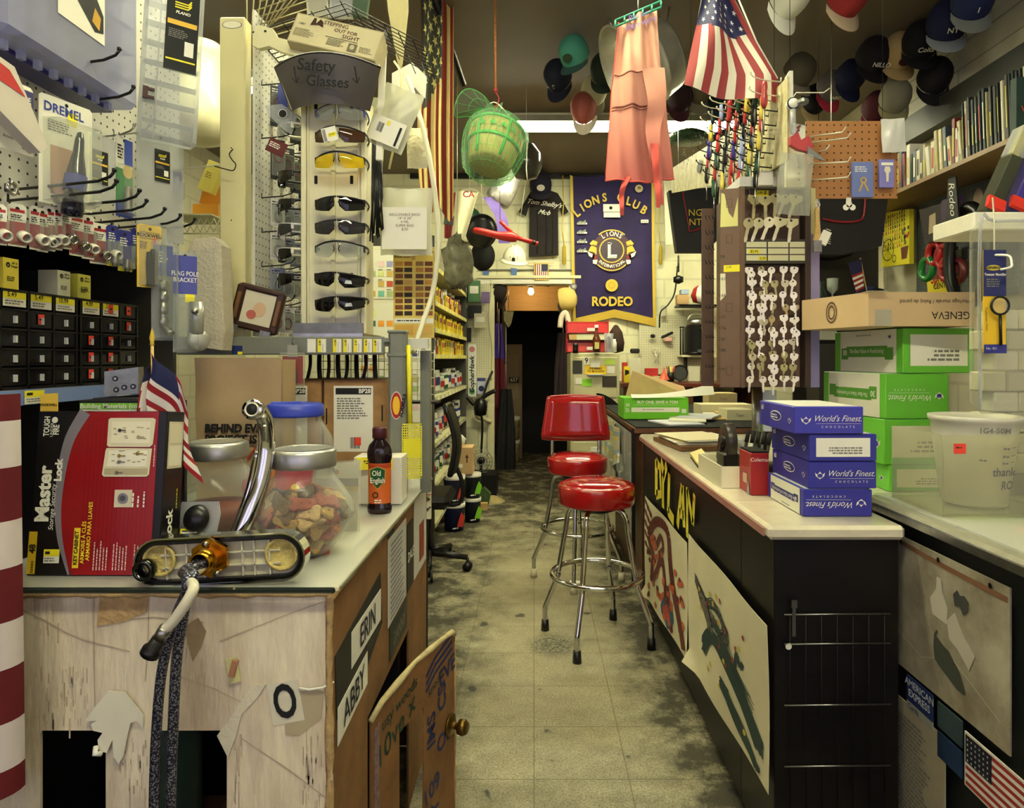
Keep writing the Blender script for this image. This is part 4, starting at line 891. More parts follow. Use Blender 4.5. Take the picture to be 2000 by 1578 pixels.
b2=B(); b2.box((XP-.26,1.46,1.27),(.5,1.36,.02),mat('shelf_grey',(120,124,130),.5)); b2.box((XP-.26,1.46,1.64),(.5,1.36,.02),DARKSTEEL); b2.box((XP-.5,1.46,1.3),(.02,1.36,2.56),MATTB); b2.box((XP-.26,2.13,1.3),(.5,.02,2.56),mat('gondola_end',(70,68,58),.6)); b2.box((XP-.26,.79,1.3),(.5,.02,2.56),MATTB)
b2.box((XP-.26,1.46,.1),(.5,1.36,.2),MATTB)
b3=B(); b3.box((XP-.006,1.46,1.262),(.008,1.36,.034),C(116,138,190)); 
for y in (1.3,1.52,1.85):price(b3,y,1.262,.06,.03,T(XP-.001,0,0)@FRR,int(y*100))
wthing('gondola_shelf','white pegboard shelving unit with a blue shelf edge along the left wall','shelving',[('pegboard',b),('frame',b2),('shelf_edge',b3,'pale blue price strip')])
# drawers
SM=glassy('smoky_drawer',(44,44,46),.3,.1,.3)
def drawers(y0,n,label,seed,tags,reds):
    t=thing('drawer_cabinet',label,'drawer cabinet',(XP-.11,y0+n*.04,1.281)); rd=random.Random(seed); cw=.08; Hh=.222; W=n*cw+.012
    b=B(); b.box((0,0,Hh-.003),(.2,W,.006),BLACK); b.box((0,0,.003),(.2,W,.006),BLACK); b.box((-.097,0,Hh/2),(.006,W,Hh),BLACK)
    for i in range(n+1):b.box((0,-n*cw/2+i*cw,Hh/2),(.2,.005,Hh),BLACK)
    for j in range(1,5):b.box((0,0,j*.0435+.003),(.2,W,.004),BLACK)
    part('frame',b,t)
    for i in range(n):
        for j in range(5):
            yc=-n*cw/2+(i+.5)*cw; zc=.006+j*.0435+.021; b=B()
            b.box((.096,yc,zc),(.003,cw-.009,.036),SM if j<4 else BLACK); b.box((.02,yc,zc-.016),(.15,cw-.01,.002),BLACK)
            if j<4 and rd.random()<.7:b.box((.07,yc+rd.uniform(-.015,.015),zc-.01),(.03,.03,.014),C(*rd.choice([(150,60,50),(190,160,60),(120,120,120),(80,70,120)])))
            b2=B(); b2.box((.101,yc,zc-.002),(.007,.005,.016),C(200,200,196,.3))
            MM=T(.0985,0,0)@FRR
            if j==4 and i in tags:price(b,yc,zc,.066,.034,MM,i,tags[i])
            if (i,j)in reds:b.rect(yc-.012,zc-.010,yc+.008,zc+.014,REDT,MM,.002); b.rect(yc-.008,zc,yc+.004,zc+.004,INK,MM,.0025)
            d=part('drawer',b,t)
            if j<4:part('handle',b2,d)
    return t
drawers(1.275,5,'black cabinet of small drawers with yellow price tags, left of two',1,{2:'5.49',3:'5.49',4:'10.99',1:'4.29'},{(3,3)})
drawers(1.69,3,'black cabinet of small drawers with red tags, right of two',2,{0:'4.89',1:'2.99'},{(1,4),(2,4),(2,3),(0,2),(1,2),(0,1),(1,1),(0,0),(1,0),(2,0)})
def small_box(label,x,y,z,sx,sy,sz,m,deco=None,rz=0,name='small_box',cat='box',group=None):
    b=B(); b.box((0,0,sz/2),(sx,sy,sz),m,bev=.0012)
    if deco:deco(b,sx,sy,sz)
    return one(name,label,cat,b,T(x,y,z+.001)@R(rz,'Z'),group)
def ge(txt):
    def f(b,sx,sy,sz):
        M=T(sx/2,0,0)@FRR; b.disc(-sy*.22,sz*.78,.006,INK,M,z=.0006); b.text('go',.004,YEL,M@T(-sy*.22,sz*.78,.001)); b.text('MF &\nHanger',.005,INK,M@T(sy*.18,sz*.8,.001),bold=.0003); b.scribble(-sy*.3,sz*.4,sy*.5,.002,INK,M,3,2,.001)
        if txt:b.text(txt,.012,INK,M@T(0,sz*.4,.0012),shear=.1)
    return f
small_box('yellow cardboard lamp box, leftmost on the drawer cabinets',XP-.05,1.49,1.503,.04,.045,.07,C(226,206,70),ge(''))
small_box('white and yellow lamp box, middle of three on the drawer cabinets',XP-.06,1.665,1.503,.05,.045,.065,C(222,220,190),ge(''),group=None)
small_box('yellow lamp box with handwriting, right one on the drawer cabinets',XP-.06,1.74,1.503,.05,.05,.065,C(220,214,90),ge('50FL'))

# pegboard hooks
HOOKL=[]
def hook(p,L_,m=BLACK,d=Vector((1,-.18,0)),up=.02,r=.0032,tilt=.12):
    b=B(); d=d.normalized(); e=p+d*L_+Vector((0,0,tilt*L_*.3)); b.tube([p,e-d*.03,e+Vector((0,0,up*.4)),e+d*.012+Vector((0,0,up))],r,m,7); b.tube([p+Vector((0,0,0)),p+Vector((0.001,0,.015))],r*.8,m,6)
    b.lathe([(0,0),(r*1.5,.002),(r*1.5,.008),(0,.01)],m,8,T(e+d*.010+Vector((0,0,up-.004))))
    return b
hp=[(60,137,137,118,.22),(110,205,213,183,.2),(10,372,115,347,.26),(15,392,165,358,.26),(70,408,212,378,.26),(140,421,253,410,.2),(165,437,290,412,.22),(217,446,323,416,.2),(292,449,355,430,.14)]
hb=B()
for i,(ax,ay,bx,by,L_)in enumerate(hp):
    a=onx(XP,min(ax,340),ay); k=hook(a,L_); hb=k
    wone('peg_hook','black peg hook %s on the left pegboard'%['near the top under the organiser box','reaching towards the cordless tool pack','lowest at the far left with a steel ring','in the middle row beside the cordless tool','just below the cordless tool pack','above the red blister packs','above the blue carded packs','with a chrome ring near its tip','holding the black rubber glove pack'][i],'hook',k,'black hooks on the left pegboard')
for i,(x,y,L_)in enumerate(((160,272,.14),(222,265,.1),(335,332,.2),(345,500,.25))):
    wone('peg_hook','pale wire peg hook %s on the left pegboard'%['above the small organiser','above the green carded pack','pointing at the yellow boxes','beside the foam clamshell'][i],'hook',hook(onx(XP,x,y),L_,WIRE if i>1 else STEEL,r=.0022),'pale hooks on the left pegboard')
for i,(px,py)in enumerate(((24,368),(298,423))):
    c=onx(XP+.12,px,py); b=B(); b.tube([c+Vector((.0,.011*math.cos(a*PI/8),.011*math.sin(a*PI/8)))for a in range(16)],.004,CHROME,8,closed=True)
    wone('steel_ring','shiny steel ring hanging on a black hook, %s'%['far left','above the blue carded packs'][i],'ring',b,'steel rings on hooks')

# ---- hanging packs
def hung(name,label,cat,x0,pl,pt,pr,pb,deco,depth=.02,yaw=90,shell=None,group=None,card=PAPER,roll=0,hole=True):
    """pack hanging on plane x=x0 whose corners fall on the given pixels; deco(b,w,h) draws on its front, origin at its top middle"""
    a=onx(x0,pl,pt); c=onx(x0,pr,pb); m=onx(x0,(pl+pr)/2,(pt+pb)/2)
    ya=math.radians(yaw); w_=(pr-pl)/(F*(math.cos(ya)*m.y-x0*math.sin(ya))/m.y**2); hh=(H-(pt-CY)/F*m.y)-(H-(pb-CY)/F*m.y)
    M=T(x0,m.y,H-(pt-CY)/F*m.y)@R(yaw,'Z')@FR@R(roll,'Z')
    t=thing(name,label,cat,M@R(-90,'X'),group)
    t.matrix_world=M@T(0,-hh,0)
    b=B(); b.M=T(0,hh,0); b.prism([(-w_/2,-hh),(w_/2,-hh),(w_/2,-.006),(w_/2-.006,0),(-w_/2+.006,0),(-w_/2,-.006)],.0012,card)
    if hole:b.disc(0,-.010,.004,MATTB,z=.0004)
    sb=B(); sb.M=T(0,hh,0); deco(b,sb,w_,hh)
    part('card',b,t)
    if shell is not False:
        s=B(); s.M=T(0,hh,0); y1,y0=-hh*(shell[0]if shell else .35),-hh*(shell[1]if shell else .97); ww=w_*.44
        s.add([(-ww,y0,.001),(ww,y0,.001),(ww,y1,.001),(-ww,y1,.001),(-ww*.9,y0+.004,depth),(ww*.9,y0+.004,depth),(ww*.9,y1-.004,depth),(-ww*.9,y1-.004,depth)],[(4,5,6,7),(0,1,5,4),(1,2,6,5),(2,3,7,6),(3,0,4,7)],CLEAR)
        part('blister',s,t)
    if sb.v:part('contents',sb,t)
    return t
# big translucent organiser hanging at the top
PUR=mat('bluish_plastic',(150,150,200),.25,alpha=1); LBL=glassy('organiser_plastic',(216,218,240),.26,.2,.4)
x0=-.985; b=B(); Yc0,Yc1,zb,zt2=1.235,1.66,1.965,2.36
b.box((x0-.035,(Yc0+Yc1)/2,(zb+zt2)/2),(.07,Yc1-Yc0,zt2-zb),LBL,bev=.012)
ins=B()
for i in range(1,7):ins.box((x0-.035,Yc0+(Yc1-Yc0)*i/7,(zb+zt2)/2),(.055,.003,zt2-zb-.03),LBL)
for j in range(1,6):ins.box((x0-.035,(Yc0+Yc1)/2,zb+(zt2-zb)*j/6),(.055,Yc1-Yc0-.03,.003),LBL)
bk=B(); bk.box((x0-.085,(Yc0+Yc1)/2,(zb+zt2)/2+.0),(.02,Yc1-Yc0+.0,zt2-zb),C(64,62,130,.3)); bk.box((x0-.085,(Yc0+Yc1)/2,zb-.004),(.06,Yc1-Yc0-.04,.012),C(50,46,110,.3)); 
for i in range(8):bk.box((x0-.04,Yc0+.05+i*.045,zb-.008),(.012,.012,.02),LBL)
lb2=B(); MMx=T(x0+.0015,0,0)@FRR; lb2.rect(1.375,2.065,1.525,2.36,PAPER,MMx); lb2.prism([(1.41,2.14),(1.42,2.20),(1.47,2.19),(1.52,2.13),(1.52,2.09),(1.49,2.08),(1.45,2.11)],0,C(24,22,30),MMx@T(0,0,.0006)); lb2.prism([(1.48,2.10),(1.49,2.135),(1.51,2.12),(1.505,2.09)],0,C(196,150,40),MMx@T(0,0,.001)); lb2.prism([(1.425,2.165),(1.43,2.18),(1.455,2.17),(1.45,2.155)],0,C(150,40,50),MMx@T(0,0,.001)); barcode(lb2,1.385,2.195,.035,.03,MMx,.001); lb2.rect(1.39,2.13,1.41,2.165,YEL,MMx,.001); lb2.text('ORGANIZER',.014,C(80,50,60),MMx@T(1.48,2.235,.001),bold=.0006)
wthing('organiser_box','large bluish see-through compartment box hanging at the top left','storage box',[('body',b),('dividers',ins),('back_shell',bk,'dark blue back shell'),('label',lb2)])
# second organiser, turned outwards
t=thing('organiser_box','clear compartment box with a black and yellow label, beside the white lamp','storage box',T(-.95,1.72,1.905)@R(34,'Z')@R(3,'Y'))
b=B(); b.box((0,0,.21),(.135,.045,.42),HAZY,bev=.01); part('body',b,t); b=B()
for i in range(1,8):b.box((.0,0,.05*i),(.125,.036,.002),HAZY)
b.box((-.03,0,.21),(.002,.04,.4),HAZY); part('dividers',b,t)
def plano(b,w_,hh,x,y,z): # black label with yellow zigzag
    b.rect(x-w_/2,y-hh/2,x+w_/2,y+hh/2,INK,None,z)
    for k in range(3):b.stroke([(x-w_*.25,y+hh*(.34-.03*k)),(x+w_*.15,y+hh*(.34-.03*k)),(x+w_*.25,y+hh*(.39-.03*k))],hh*.016,YEL,None,z+.0005)
    b.text('PLANO',hh*.035,PAPER,T(x,y+hh*.22,z+.0006),bold=.0006,shear=.2); b.rect(x-w_*.45,y+hh*.06,x+w_*.45,y+hh*.12,C(226,180,50),None,z+.0005); b.scribble(x-w_*.4,y,w_*.6,hh*.012,GREYINK,None,5,4,z+.0005); b.rect(x-w_*.45,y-hh*.38,x+w_*.45,y-hh*.36,YEL,None,z+.0005); b.rect(x+w_*.1,y-hh*.3,x+w_*.38,y-hh*.12,PAPER,None,z+.0006)
b=B(); b.M=T(0,-.0265,0)@FR; plano(b,.075,.21,.018,.29,0); part('label',b,t)
b=B(); b.box((-.055,-.03,.11),(.012,.008,.03),C(60,20,26)); b.box((-.045,-.03,.10),(.02,.008,.006),C(60,20,26)); b.box((-.045,-.03,.12),(.02,.008,.006),C(60,20,26)); part('latch',b,t)
# white glass lamp
WG=mat('opal_glass',(240,236,196),.3,coat=.4)
t=thing('lamp_shade','large cream opal glass lamp shade hanging behind the clear box','lamp shade',P(392,282,2.75))
b=B(); b.lathe([(0,0),(.05,.0),(.1,.02),(.125,.07),(.13,.14),(.105,.22),(.085,.30),(.09,.36),(.10,.385),(.08,.41),(0,.42)],WG,36); part('shade',b,t)
b=B(); b.tube([(0,0,.42),(0,0,.55),(0,0,ZC-t.location.z)],.004,DARKSTEEL,8); part('cord',b,t)
# small yellow cartons on a rack, wire rack behind
def pxbox(name,label,cat,px0,py0,px1,py1,Y,dpt,m,roll=0,deco=None,group=None,bev=.001,kind=None):
    """carton whose front face fills the given pixel rectangle at depth Y"""
    a,c=P(px0,py1,Y),P(px1,py0,Y); w_,hh=c.x-a.x,c.z-a.z
    b=B(); b.box((0,dpt/2,hh/2),(w_,dpt,hh),m,bev=bev)
    if deco:b.M=FR@T(0,0,.0008); deco(b,w_,hh)
    return one(name,label,cat,b,T(a.x+w_/2,Y,a.z)@R(roll,'Y'),group,kind)
ORG=C(214,150,50,.5)
pxbox('small_carton','yellow paper packet tilted beneath the opal lamp shade','packet',384,312,412,372,2.3,.04,C(236,222,110),22,lambda b,w_,h_:b.scribble(-w_*.3,h_*.6,w_*.5,.004,C(150,130,50),None,3,1))
pxbox('small_carton','amber sponge pack below the yellow packet','packet',388,340,432,402,2.35,.05,ORG,15)
pxbox('small_carton','amber sponge pack at the bottom, against the cream post','packet',376,398,426,425,2.33,.05,ORG,0)
b=B()
for i in range(7):b.tube([P(352+i*13,425,2.25),P(366+i*13,455,2.25)],.0015,CREAM,5); b.tube([P(366+i*13,425,2.25),P(352+i*13,455,2.25)],.0015,CREAM,5)
b.box((P(390,0,2.3).x,2.31,P(0,426,2.31).z-.004),(.15,.16,.005),CREAM); b.tube([P(350,456,2.25),P(430,456,2.25)],.003,CREAM,6); b.tube([P(352,440,2.25),(-1.2,2.139,1.80)],.004,CREAM,6)
wone('wire_basket','small cream wire basket below the amber packs','basket',b)

# flagpole bracket pack, cordless tool pack, others
def d_flag(b,s,w_,h_):
    b.rect(-w_/2,-h_*.42,w_/2,-h_*.06,C(56,52,110),z=.0005); b.text('FLAGPOLE\nBRACKET',h_*.085,PAPER,T(0,-h_*.26,.001),bold=.0006,sx=.8); b.prism([(-.01,-h_*.72),(-.02,-h_*.78),(.02,-h_*.78),(.012,-h_*.72),(.02,-h_*.55),(.012,-h_*.5),(.002,-h_*.55)],0,INK,T(.01,0,.001)); b.text('Annin',h_*.05,INK,T(-w_*.24,-h_*.82,.001)); barcode(b,w_*.15,-h_*.93,w_*.25,h_*.07,None); b.rect(w_*.2,-h_*.42,w_*.42,-h_*.24,YEL,z=.0012)
hung('blister_pack','flagpole bracket pack, purple and white card at the far left edge','package',-1.0,-2,160,66,297,d_flag,shell=False,yaw=80)
b=B(); b.prism([(-.06,0),(.01,-.02),(.075,-.15),(.06,-.165),(-.06,-.08)],.03,C(206,198,186),onx(-.97,20,100)and T(onx(-.97,18,105))@R(75,'Z')@FR); b.prism([(-.05,-.01),(.0,-.03),(.03,-.07),(-.05,-.045)],.0,C(190,50,50),T(onx(-.97,18,105))@R(75,'Z')@FR@T(0,0,.001))
wone('paper_packet','red and white packet drooping over the flagpole bracket pack','packet',b)
def d_tool(b,s,w_,h_):
    b.text('DREMEL',h_*.085,C(40,60,150),T(-w_*.05,-h_*.11,.001),bold=.001,sx=.9); b.scribble(-w_*.35,-h_*.22,w_*.5,h_*.012,GREYINK,None,5,3,.001); b.rect(-w_*.3,-h_*.9,w_*.1,-h_*.45,C(190,150,130),z=.0006); b.rect(w_*.02,-h_*.22,w_*.2,-h_*.1,YEL,z=.001)
    s.lathe([(0,0),(.006,.004),(.009,.02),(.011,.05),(.018,.09),(.021,.12),(.018,.15),(.022,.175),(.02,.19),(0,.192)],C(20,20,40,.15,coat=.5),16,T(w_*.15,-h_*.27,.018)@R(90,'X')@R(-6,'Y'))
    s.lathe([(.0215,.1),(.0225,.118),(.0215,.135)],C(50,60,150,.3),16,T(w_*.15,-h_*.27,.018)@R(90,'X')@R(-6,'Y'))
hung('blister_pack','clamshell with a dark rotary tool, white card with blue lettering','package',-1.02,78,198,182,405,d_tool,depth=.045,yaw=72,shell=(.22,.98))
def d_pl(b,s,w_,h_):plano(b,w_*.5,h_*.5,0,-h_*.5,.003)
hung('organiser_box','small frosted organiser with a black label, beside the green carded pack','storage box',-1.04,160,262,226,392,d_pl,yaw=75,shell=False,card=HAZY)
def d_green(b,s,w_,h_):
    b.rect(0,-h_*.34,w_/2,-.004,C(70,90,180),z=.0005); b.rect(-w_/2,-h_*.82,w_/2,-h_*.4,C(50,140,70),z=.0005); b.rect(-w_/2,-h_,w_/2,-h_*.82,C(50,70,160),z=.0005); b.disc(w_*.2,-h_*.42,w_*.3,C(226,190,110),z=.001); b.scribble(-w_*.4,-h_*.12,w_*.35,.004,INK,None,5,1,.001); s.lathe([(.008,0),(.01,.03),(.008,.06)],STEEL,10,T(0,-h_*.62,.012)@R(90,'X'))
hung('blister_pack','green and blue carded pack between the two frosted organisers','package',-1.03,226,268,259,425,d_green,yaw=80)
def d_pl2(b,s,w_,h_):plano(b,w_*.33,h_*.3,w_*.02,-h_*.3,.003)
hung('organiser_box','tall frosted organiser with a small black label at the right end of the pegboard','storage box',-.99,268,262,360,470,d_pl2,yaw=62,shell=False,card=HAZY)
def d_blue(b,s,w_,h_):b.scribble(-w_*.35,-h_*.2,w_*.6,h_*.03,PAPER,None,4,3,.001); b.rect(-w_/2,-h_,w_/2,-h_*.88,YEL,z=.0005); s.lathe([(.009,0),(.010,.02),(.006,.03)],STEEL,10,T(0,-h_*.72,.01)@R(90,'X'))
hung('blister_pack','narrow dark blue card seen past the right end of the pegboard','package',-1.12,338,335,356,392,d_blue,card=BLUEB,yaw=60)
# row of red carded plumbing packs
rd=random.Random(8)
def d_red(b,s,w_,h_):
    b.rect(-w_/2,-h_*.95,w_/2,-h_*.42,C(150,28,40),z=.0004); b.rect(-w_*.4,-h_*.2,w_*.4,-h_*.13,C(170,40,50),z=.0005); b.scribble(-w_*.38,-h_*.27,w_*.7,h_*.025,INK,None,3,rd.randint(0,99),.001)
    s.lathe([(.008,0),(.011,.002),(.011,.016),(.009,.022),(.007,.016)],[CHROME,C(230,226,210,.3)][rd.random()<.4],14,T(0,-h_*.75,.014)@R(20,'X'))
rp=[(-18,398,14,478),(16,398,52,482),(58,402,78,488),(72,406,94,492),(84,402,108,490),(98,404,122,488),(112,400,140,486),(136,415,164,500),(160,420,184,506),(176,436,212,516),(202,446,226,512)]
for i,q in enumerate(rp):
    hung('blister_pack','red carded plumbing pack, %s from the left in the row under the black hooks'%ORD[i],'package',-1.045+.004*(i%3),*q,d_red,yaw=62+(i%4)*4,depth=.016,group='red carded packs on the left pegboard')
for i,q in enumerate(((208,440,232,520),(230,450,258,530),(256,446,276,524))):
    hung('blister_pack','dark blue carded pack, %s from the left beside the rubber gloves'%ORD[i],'package',-1.03,*q,d_blue,card=BLUEB,yaw=66,group='blue carded packs beside the gloves')
def d_glove(b,s,w_,h_):
    b.text('ROCKWELL',h_*.055,INK,T(0,-h_*.17,.001),bold=.0008); b.stroke([(-w_*.38,-h_*.12),(w_*.38,-h_*.12),(w_*.38,-h_*.22),(-w_*.38,-h_*.22),(-w_*.38,-h_*.12)],.0012,INK,None,.001); b.scribble(-w_*.4,-h_*.28,w_*.3,.002,INK,None,5,2,.001); b.rect(w_*.1,-h_*.36,w_*.3,-h_*.2,C(220,90,70),z=.0012)
    g=[(-.012,-.055),(-.014,0),(-.012,.028),(-.006,.03),(-.004,.012),(-.002,.036),(.004,.036),(.004,.012),(.008,.032),(.013,.03),(.012,.0),(.018,-.012),(.014,-.026),(.008,-.03),(.008,-.055)]
    s.prism(g,.008,MATTB,T(w_*.02,-h_*.62,.012))
hung('blister_pack','yellow carded pack with black rubber gloves','package',-.95,268,440,318,562,d_glove,card=C(222,184,70),yaw=58,shell=(.02,.99),depth=.03)
def d_faucet(b,s,w_,h_):
    b.rect(-w_*.4,-h_*.35,w_*.4,-h_*.05,C(80,90,170),z=.0005); b.scribble(-w_*.3,-h_*.12,w_*.5,.004,PAPER,None,4,3,.001)
    for k in range(4):s.lathe([(.010,0),(.013,.01),(.009,.02)],STEEL,12,T(-w_*.1,-h_*(.42+.12*k),.015)@R(90,'X'))
    s.tube([(-w_*.1,-h_*.4,.012),(-w_*.1,-h_*.85,.014),(w_*.1,-h_*.93,.014),(w_*.3,-h_*.9,.02)],.009,STEEL,10)
hung('blister_pack','clamshell with a chrome faucet part and a blue card','package',-.93,296,470,342,665,d_faucet,yaw=50,shell=(.05,.99),depth=.035,card=HAZY)
def d_brk(b,s,w_,h_):
    b.rect(-w_/2,-h_*.42,w_/2,-.01,C(70,76,160),z=.0006); b.text('FLAG POLE\nBRACKET',h_*.045,PAPER,T(0,-h_*.25,.001),bold=.0003,sx=.8); b.rect(0,-h_*.5,w_*.4,-h_*.42,YEL,z=.001)
    s.lathe([(.0,0),(.017,.0),(.017,-.08),(.014,-.08)],C(190,190,184,.35,metal=.7),18,T(w_*.4,-h_*.5,.02)@R(-90,'X')); s.lathe([(0,.012),(.012,.012),(.026,.006),(.028,0)],C(186,186,180,.4,metal=.7),20,T(w_*.45,-h_*.88,.022)); s.lathe([(0,.02),(.008,.018),(.008,.01)],STEEL,12,T(w_*.2,-h_*.6,.035))
hung('blister_pack','blue card with a silver metal flagpole bracket, in front of the foam clamshell','package',-.885,338,492,385,688,d_brk,yaw=40,shell=(.45,.99),depth=.04,card=HAZY)
# foam clamshell
b=B(); FO=mat('foam',(206,198,176),.8,bump=.5,bs=120,nz=.1,nzs=30); MM=T(P(404,684,1.9))@FR; S9=1.9/F
b.prism([(-38*S9,10*S9),(30*S9,0),(34*S9,40*S9),(28*S9,205*S9),(14*S9,222*S9),(-26*S9,218*S9),(-40*S9,190*S9)],.06,FO,MM); b.prism([(-30*S9,24*S9),(18*S9,20*S9),(16*S9,200*S9),(-26*S9,196*S9)],.0,mat('foam_inner',(190,184,168),.8,bump=.5,bs=100),MM@T(0,0,.002))
wone('foam_clamshell','grey-white foam packaging shell standing against the cream post','packaging',b)

# ================================================================ gondola end with the safety glasses tower
GM=mat('grey_shelf_metal',(126,128,118),.45,nz=.12,nzs=12)
b=B(); b.box((-.74,2.36,1.405),(.62,.76,.012),GM)
lp=B(); lp.box((-.755,1.985,1.388),(.62,.012,.054),GM,bev=.003); MMl=T(0,1.9785,0)@FR
for k,(px,big)in enumerate(((609,None),(629,'5.99'),(659,'11.99'),(679,'11.99'),(699,'3.19'),(719,'9.19'),(737,'6.49'))):
    x=(px-CX)/F*1.98; lp.rect(x-.0125,1.368,x+.0125,1.408,PAPER,MMl,.0006)
    if big:lp.rect(x-.0125,1.368,x-.002,1.408,YEL,MMl,.001); lp.text(big,.006,INK,MMl@T(x-.005,1.396,.0014)@R(90,'Z'),bold=.0004); lp.scribble(-.016,0,.03,.0015,GREYINK,MMl@T(x+.003,1.387,.0014)@R(90,'Z'),1,k)
x=(465-CX)/F*1.98; lp.rect(x-.018,1.362,x+.014,1.388,C(24,40,100),MMl,.001); lp.rect(x,1.362,x+.014,1.370,YEL,MMl,.0015)
po=B(); po.box((-.41,2.01,(Z0+1.43)/2),(.052,.052,1.43-Z0),GM,bev=.008); po.box((-.41,2.01,1.43),(.056,.056,.01),GM,bev=.003); po.box((-.41,2.01,1.36),(.058,.058,.012),GM,bev=.003)
po2=B(); po2.box((-.345,2.12,1.15),(.03,.03,.45),GM); po2.box((-.36,2.05,1.395),(.07,.03,.03),C(206,206,196))
dec=B(); MMp=T(-.41,1.983,0)@FR; dec.disc(0,1.21,.018,C(226,220,200),MMp,ry=.042,z=.001); dec.disc(0,1.21,.016,C(170,30,30),MMp,ry=.039,z=.0015); dec.disc(.0,1.21,.011,C(236,190,40),MMp,ry=.028,z=.002); dec.text('FORMULA',.011,INK,MMp@T(.02,1.21,.0025)@R(80,'Z'),bold=.0012,shear=.2)
wthing('metal_rack','grey metal rack with yellow price labels along its front bar and a round post','rack',[('shelf',b),('front_bar',lp,'grey bar with price labels'),('post',po,'grey post',[('decal',dec,'oval red and yellow decal')]),('brace',po2)])
# red card pack hanging from the bar
t=thing('blister_pack','small clamshell with a red card hanging from the grey bar','package',P(572,752,1.95))
b=B(); b.box((0,0,.045),(.06,.002,.08),C(150,30,40)); b.box((-.005,-.002,.025),(.035,.002,.035),C(70,90,120)); b.box((0,-.003,.10),(.03,.001,.035),C(150,150,140)); price(b,-.014,.04,.022,.022,T(0,-.004,0)@FR,3); part('card',b,t)
b=B(); b.box((0,-.006,.045),(.072,.014,.10),CLEAR,bev=.004); b.tube([(0,0,.115),(.004,0,.13),(0,0,.14),(-.004,0,.13),(0,0,.115)],.0015,STEEL,6); part('shell',b,t)
# cream upright post on the rack
b=B(); b.box(((452-CX)/F*2.02,2.05,(1.412+2.39)/2),(.078,.05,2.39-1.412),mat('cream_post',(214,206,158),.45,nz=.06,nzs=3),bev=.004); MMc=T((452-CX)/F*2.02,2.0245,0)@FR
b.disc(0,2.365,.03,C(40,50,120),MMc,ry=.012,z=.0004); b.disc(0,2.365,.028,C(226,222,196),MMc,ry=.011,z=.0008)
for z in (1.99,1.47,1.59,1.77):b.disc(-.002,z,.0022,INK,MMc,z=.0008)
b2=B(); b2.tube(smooth_path([(-.914+.0,2.02,1.985),(-.918,2.005,1.965),(-.905,1.995,1.945),(-.892,1.99,1.93),(-.9,1.99,1.912),(-.93,1.99,1.918),(-.955,1.99,1.925)],5),.0018,DARKSTEEL,6)
wthing('cream_post','tall cream metal post with an oval sticker at its top','post',[('upright',b),('wire_hook',b2,'bent black wire hook')])
# pegboard run behind it, with hanging small packs (faces +X)
XQ=-.872
b=B(); b.box((XQ-.004,2.33,1.93),(.008,.5,1.02),PEGW)
wone('pegboard','narrow pegboard with rows of hooks behind the cream post','pegboard',b)
rd=random.Random(21)
for j,z in enumerate((2.22,2.05,1.86,1.75,1.64,1.52)):
    for i in range(5):
        y=2.13+.085*i; L_=.10
        dark=j<2
        t=thing('hanging_pack',('dark carded tool pack, ' if dark else 'small clear key-ring pack, ')+'%s back in row %s of the narrow pegboard'%(ORD[i],['one','two','three','four','five','six'][j]),'package',T(XQ+.052,y,z-.10)@R(38+rd.uniform(-8,8),'Z'),'packs on the narrow pegboard')
        b=B(); hh=.13 if dark else .085; w_=.045; m=C(*rd.choice([(24,24,26),(40,38,36),(30,32,60),(60,62,64)]))if dark else C(*rd.choice([(196,190,190),(170,166,176),(206,200,190),(120,124,150)]))
        b.box((0,0,.1-hh/2),(w_,.0015,hh),m); b.scribble(-w_*.4,.09,w_*.7,.004,INK if not dark else PAPER,T(0,-.001,0)@FR,2,i+j*7); b.tube([(0.012*math.cos(a),-.004,.045+.018*math.sin(a))for a in [k*PI/5 for k in range(10)]],.0022,STEEL if rd.random()<.6 else C(120,40,50),5,closed=True); part('card',b,t)
        b=B(); b.box((0,-.006,.1-hh*.55),(w_*.9,.010,hh*.7),CLEAR,bev=.002); part('shell',b,t)
        b=hook(Vector((XQ,y,z+.004)),.10,DARKSTEEL,Vector((1,-.1,0)),r=.002); wone('peg_hook','dark hook holding the %s pack back in row %s of the narrow pegboard'%(ORD[i],['one','two','three','four','five','six'][j]),'hook',b,'dark hooks on the narrow pegboard')
small_box('blue-capped marker pack with white tag at the top of the narrow pegboard',-.80,2.12,2.14,.03,.012,.08,C(60,70,150),None,20)

# display column
CTW=mat('tower_cream',(226,220,186),.4,nz=.06,nzs=4)
tx,ty=(652-CX)/F*2.05,2.05
b=B(); zb_,zt_=1.425,2.185
b.box((tx,ty+.08,(zb_+zt_)/2),(.168,.16,zt_-zb_),CTW,bev=.004); 
for sx in (-1,1):b.box((tx+sx*.092,ty+.004,(zb_+zt_)/2),(.016,.022,zt_-zb_),CTW,bev=.003); b.box((tx+sx*.078,ty-.003,(zb_+zt_)/2),(.006,.008,zt_-zb_),CTW,bev=.002)
b.box((tx,ty-.003,(zb_+zt_)/2),(.012,.008,zt_-zb_),CREAM)
for z in (1.90,2.13,1.6):
    for sx in (-.055,.055):b.box((tx+sx,ty-.0005,z),(.010,.003,.026),MATTB,bev=.004)
for k in range(7):b.box((tx-.1005,ty+.01,1.5+k*.1),(.001,.006,.014),MATTB)
fo=B(); fo.box((tx,ty+.06,1.418),(.21,.24,.014),STEEL); fo.box((tx,ty-.055,1.435),(.21,.008,.042),mat('zinc_tray',(130,130,120),.35,.8,nz=.3,nzs=25))
sg=B(); SG=mat('grey_bin',(72,66,64),.4)
X0=tx
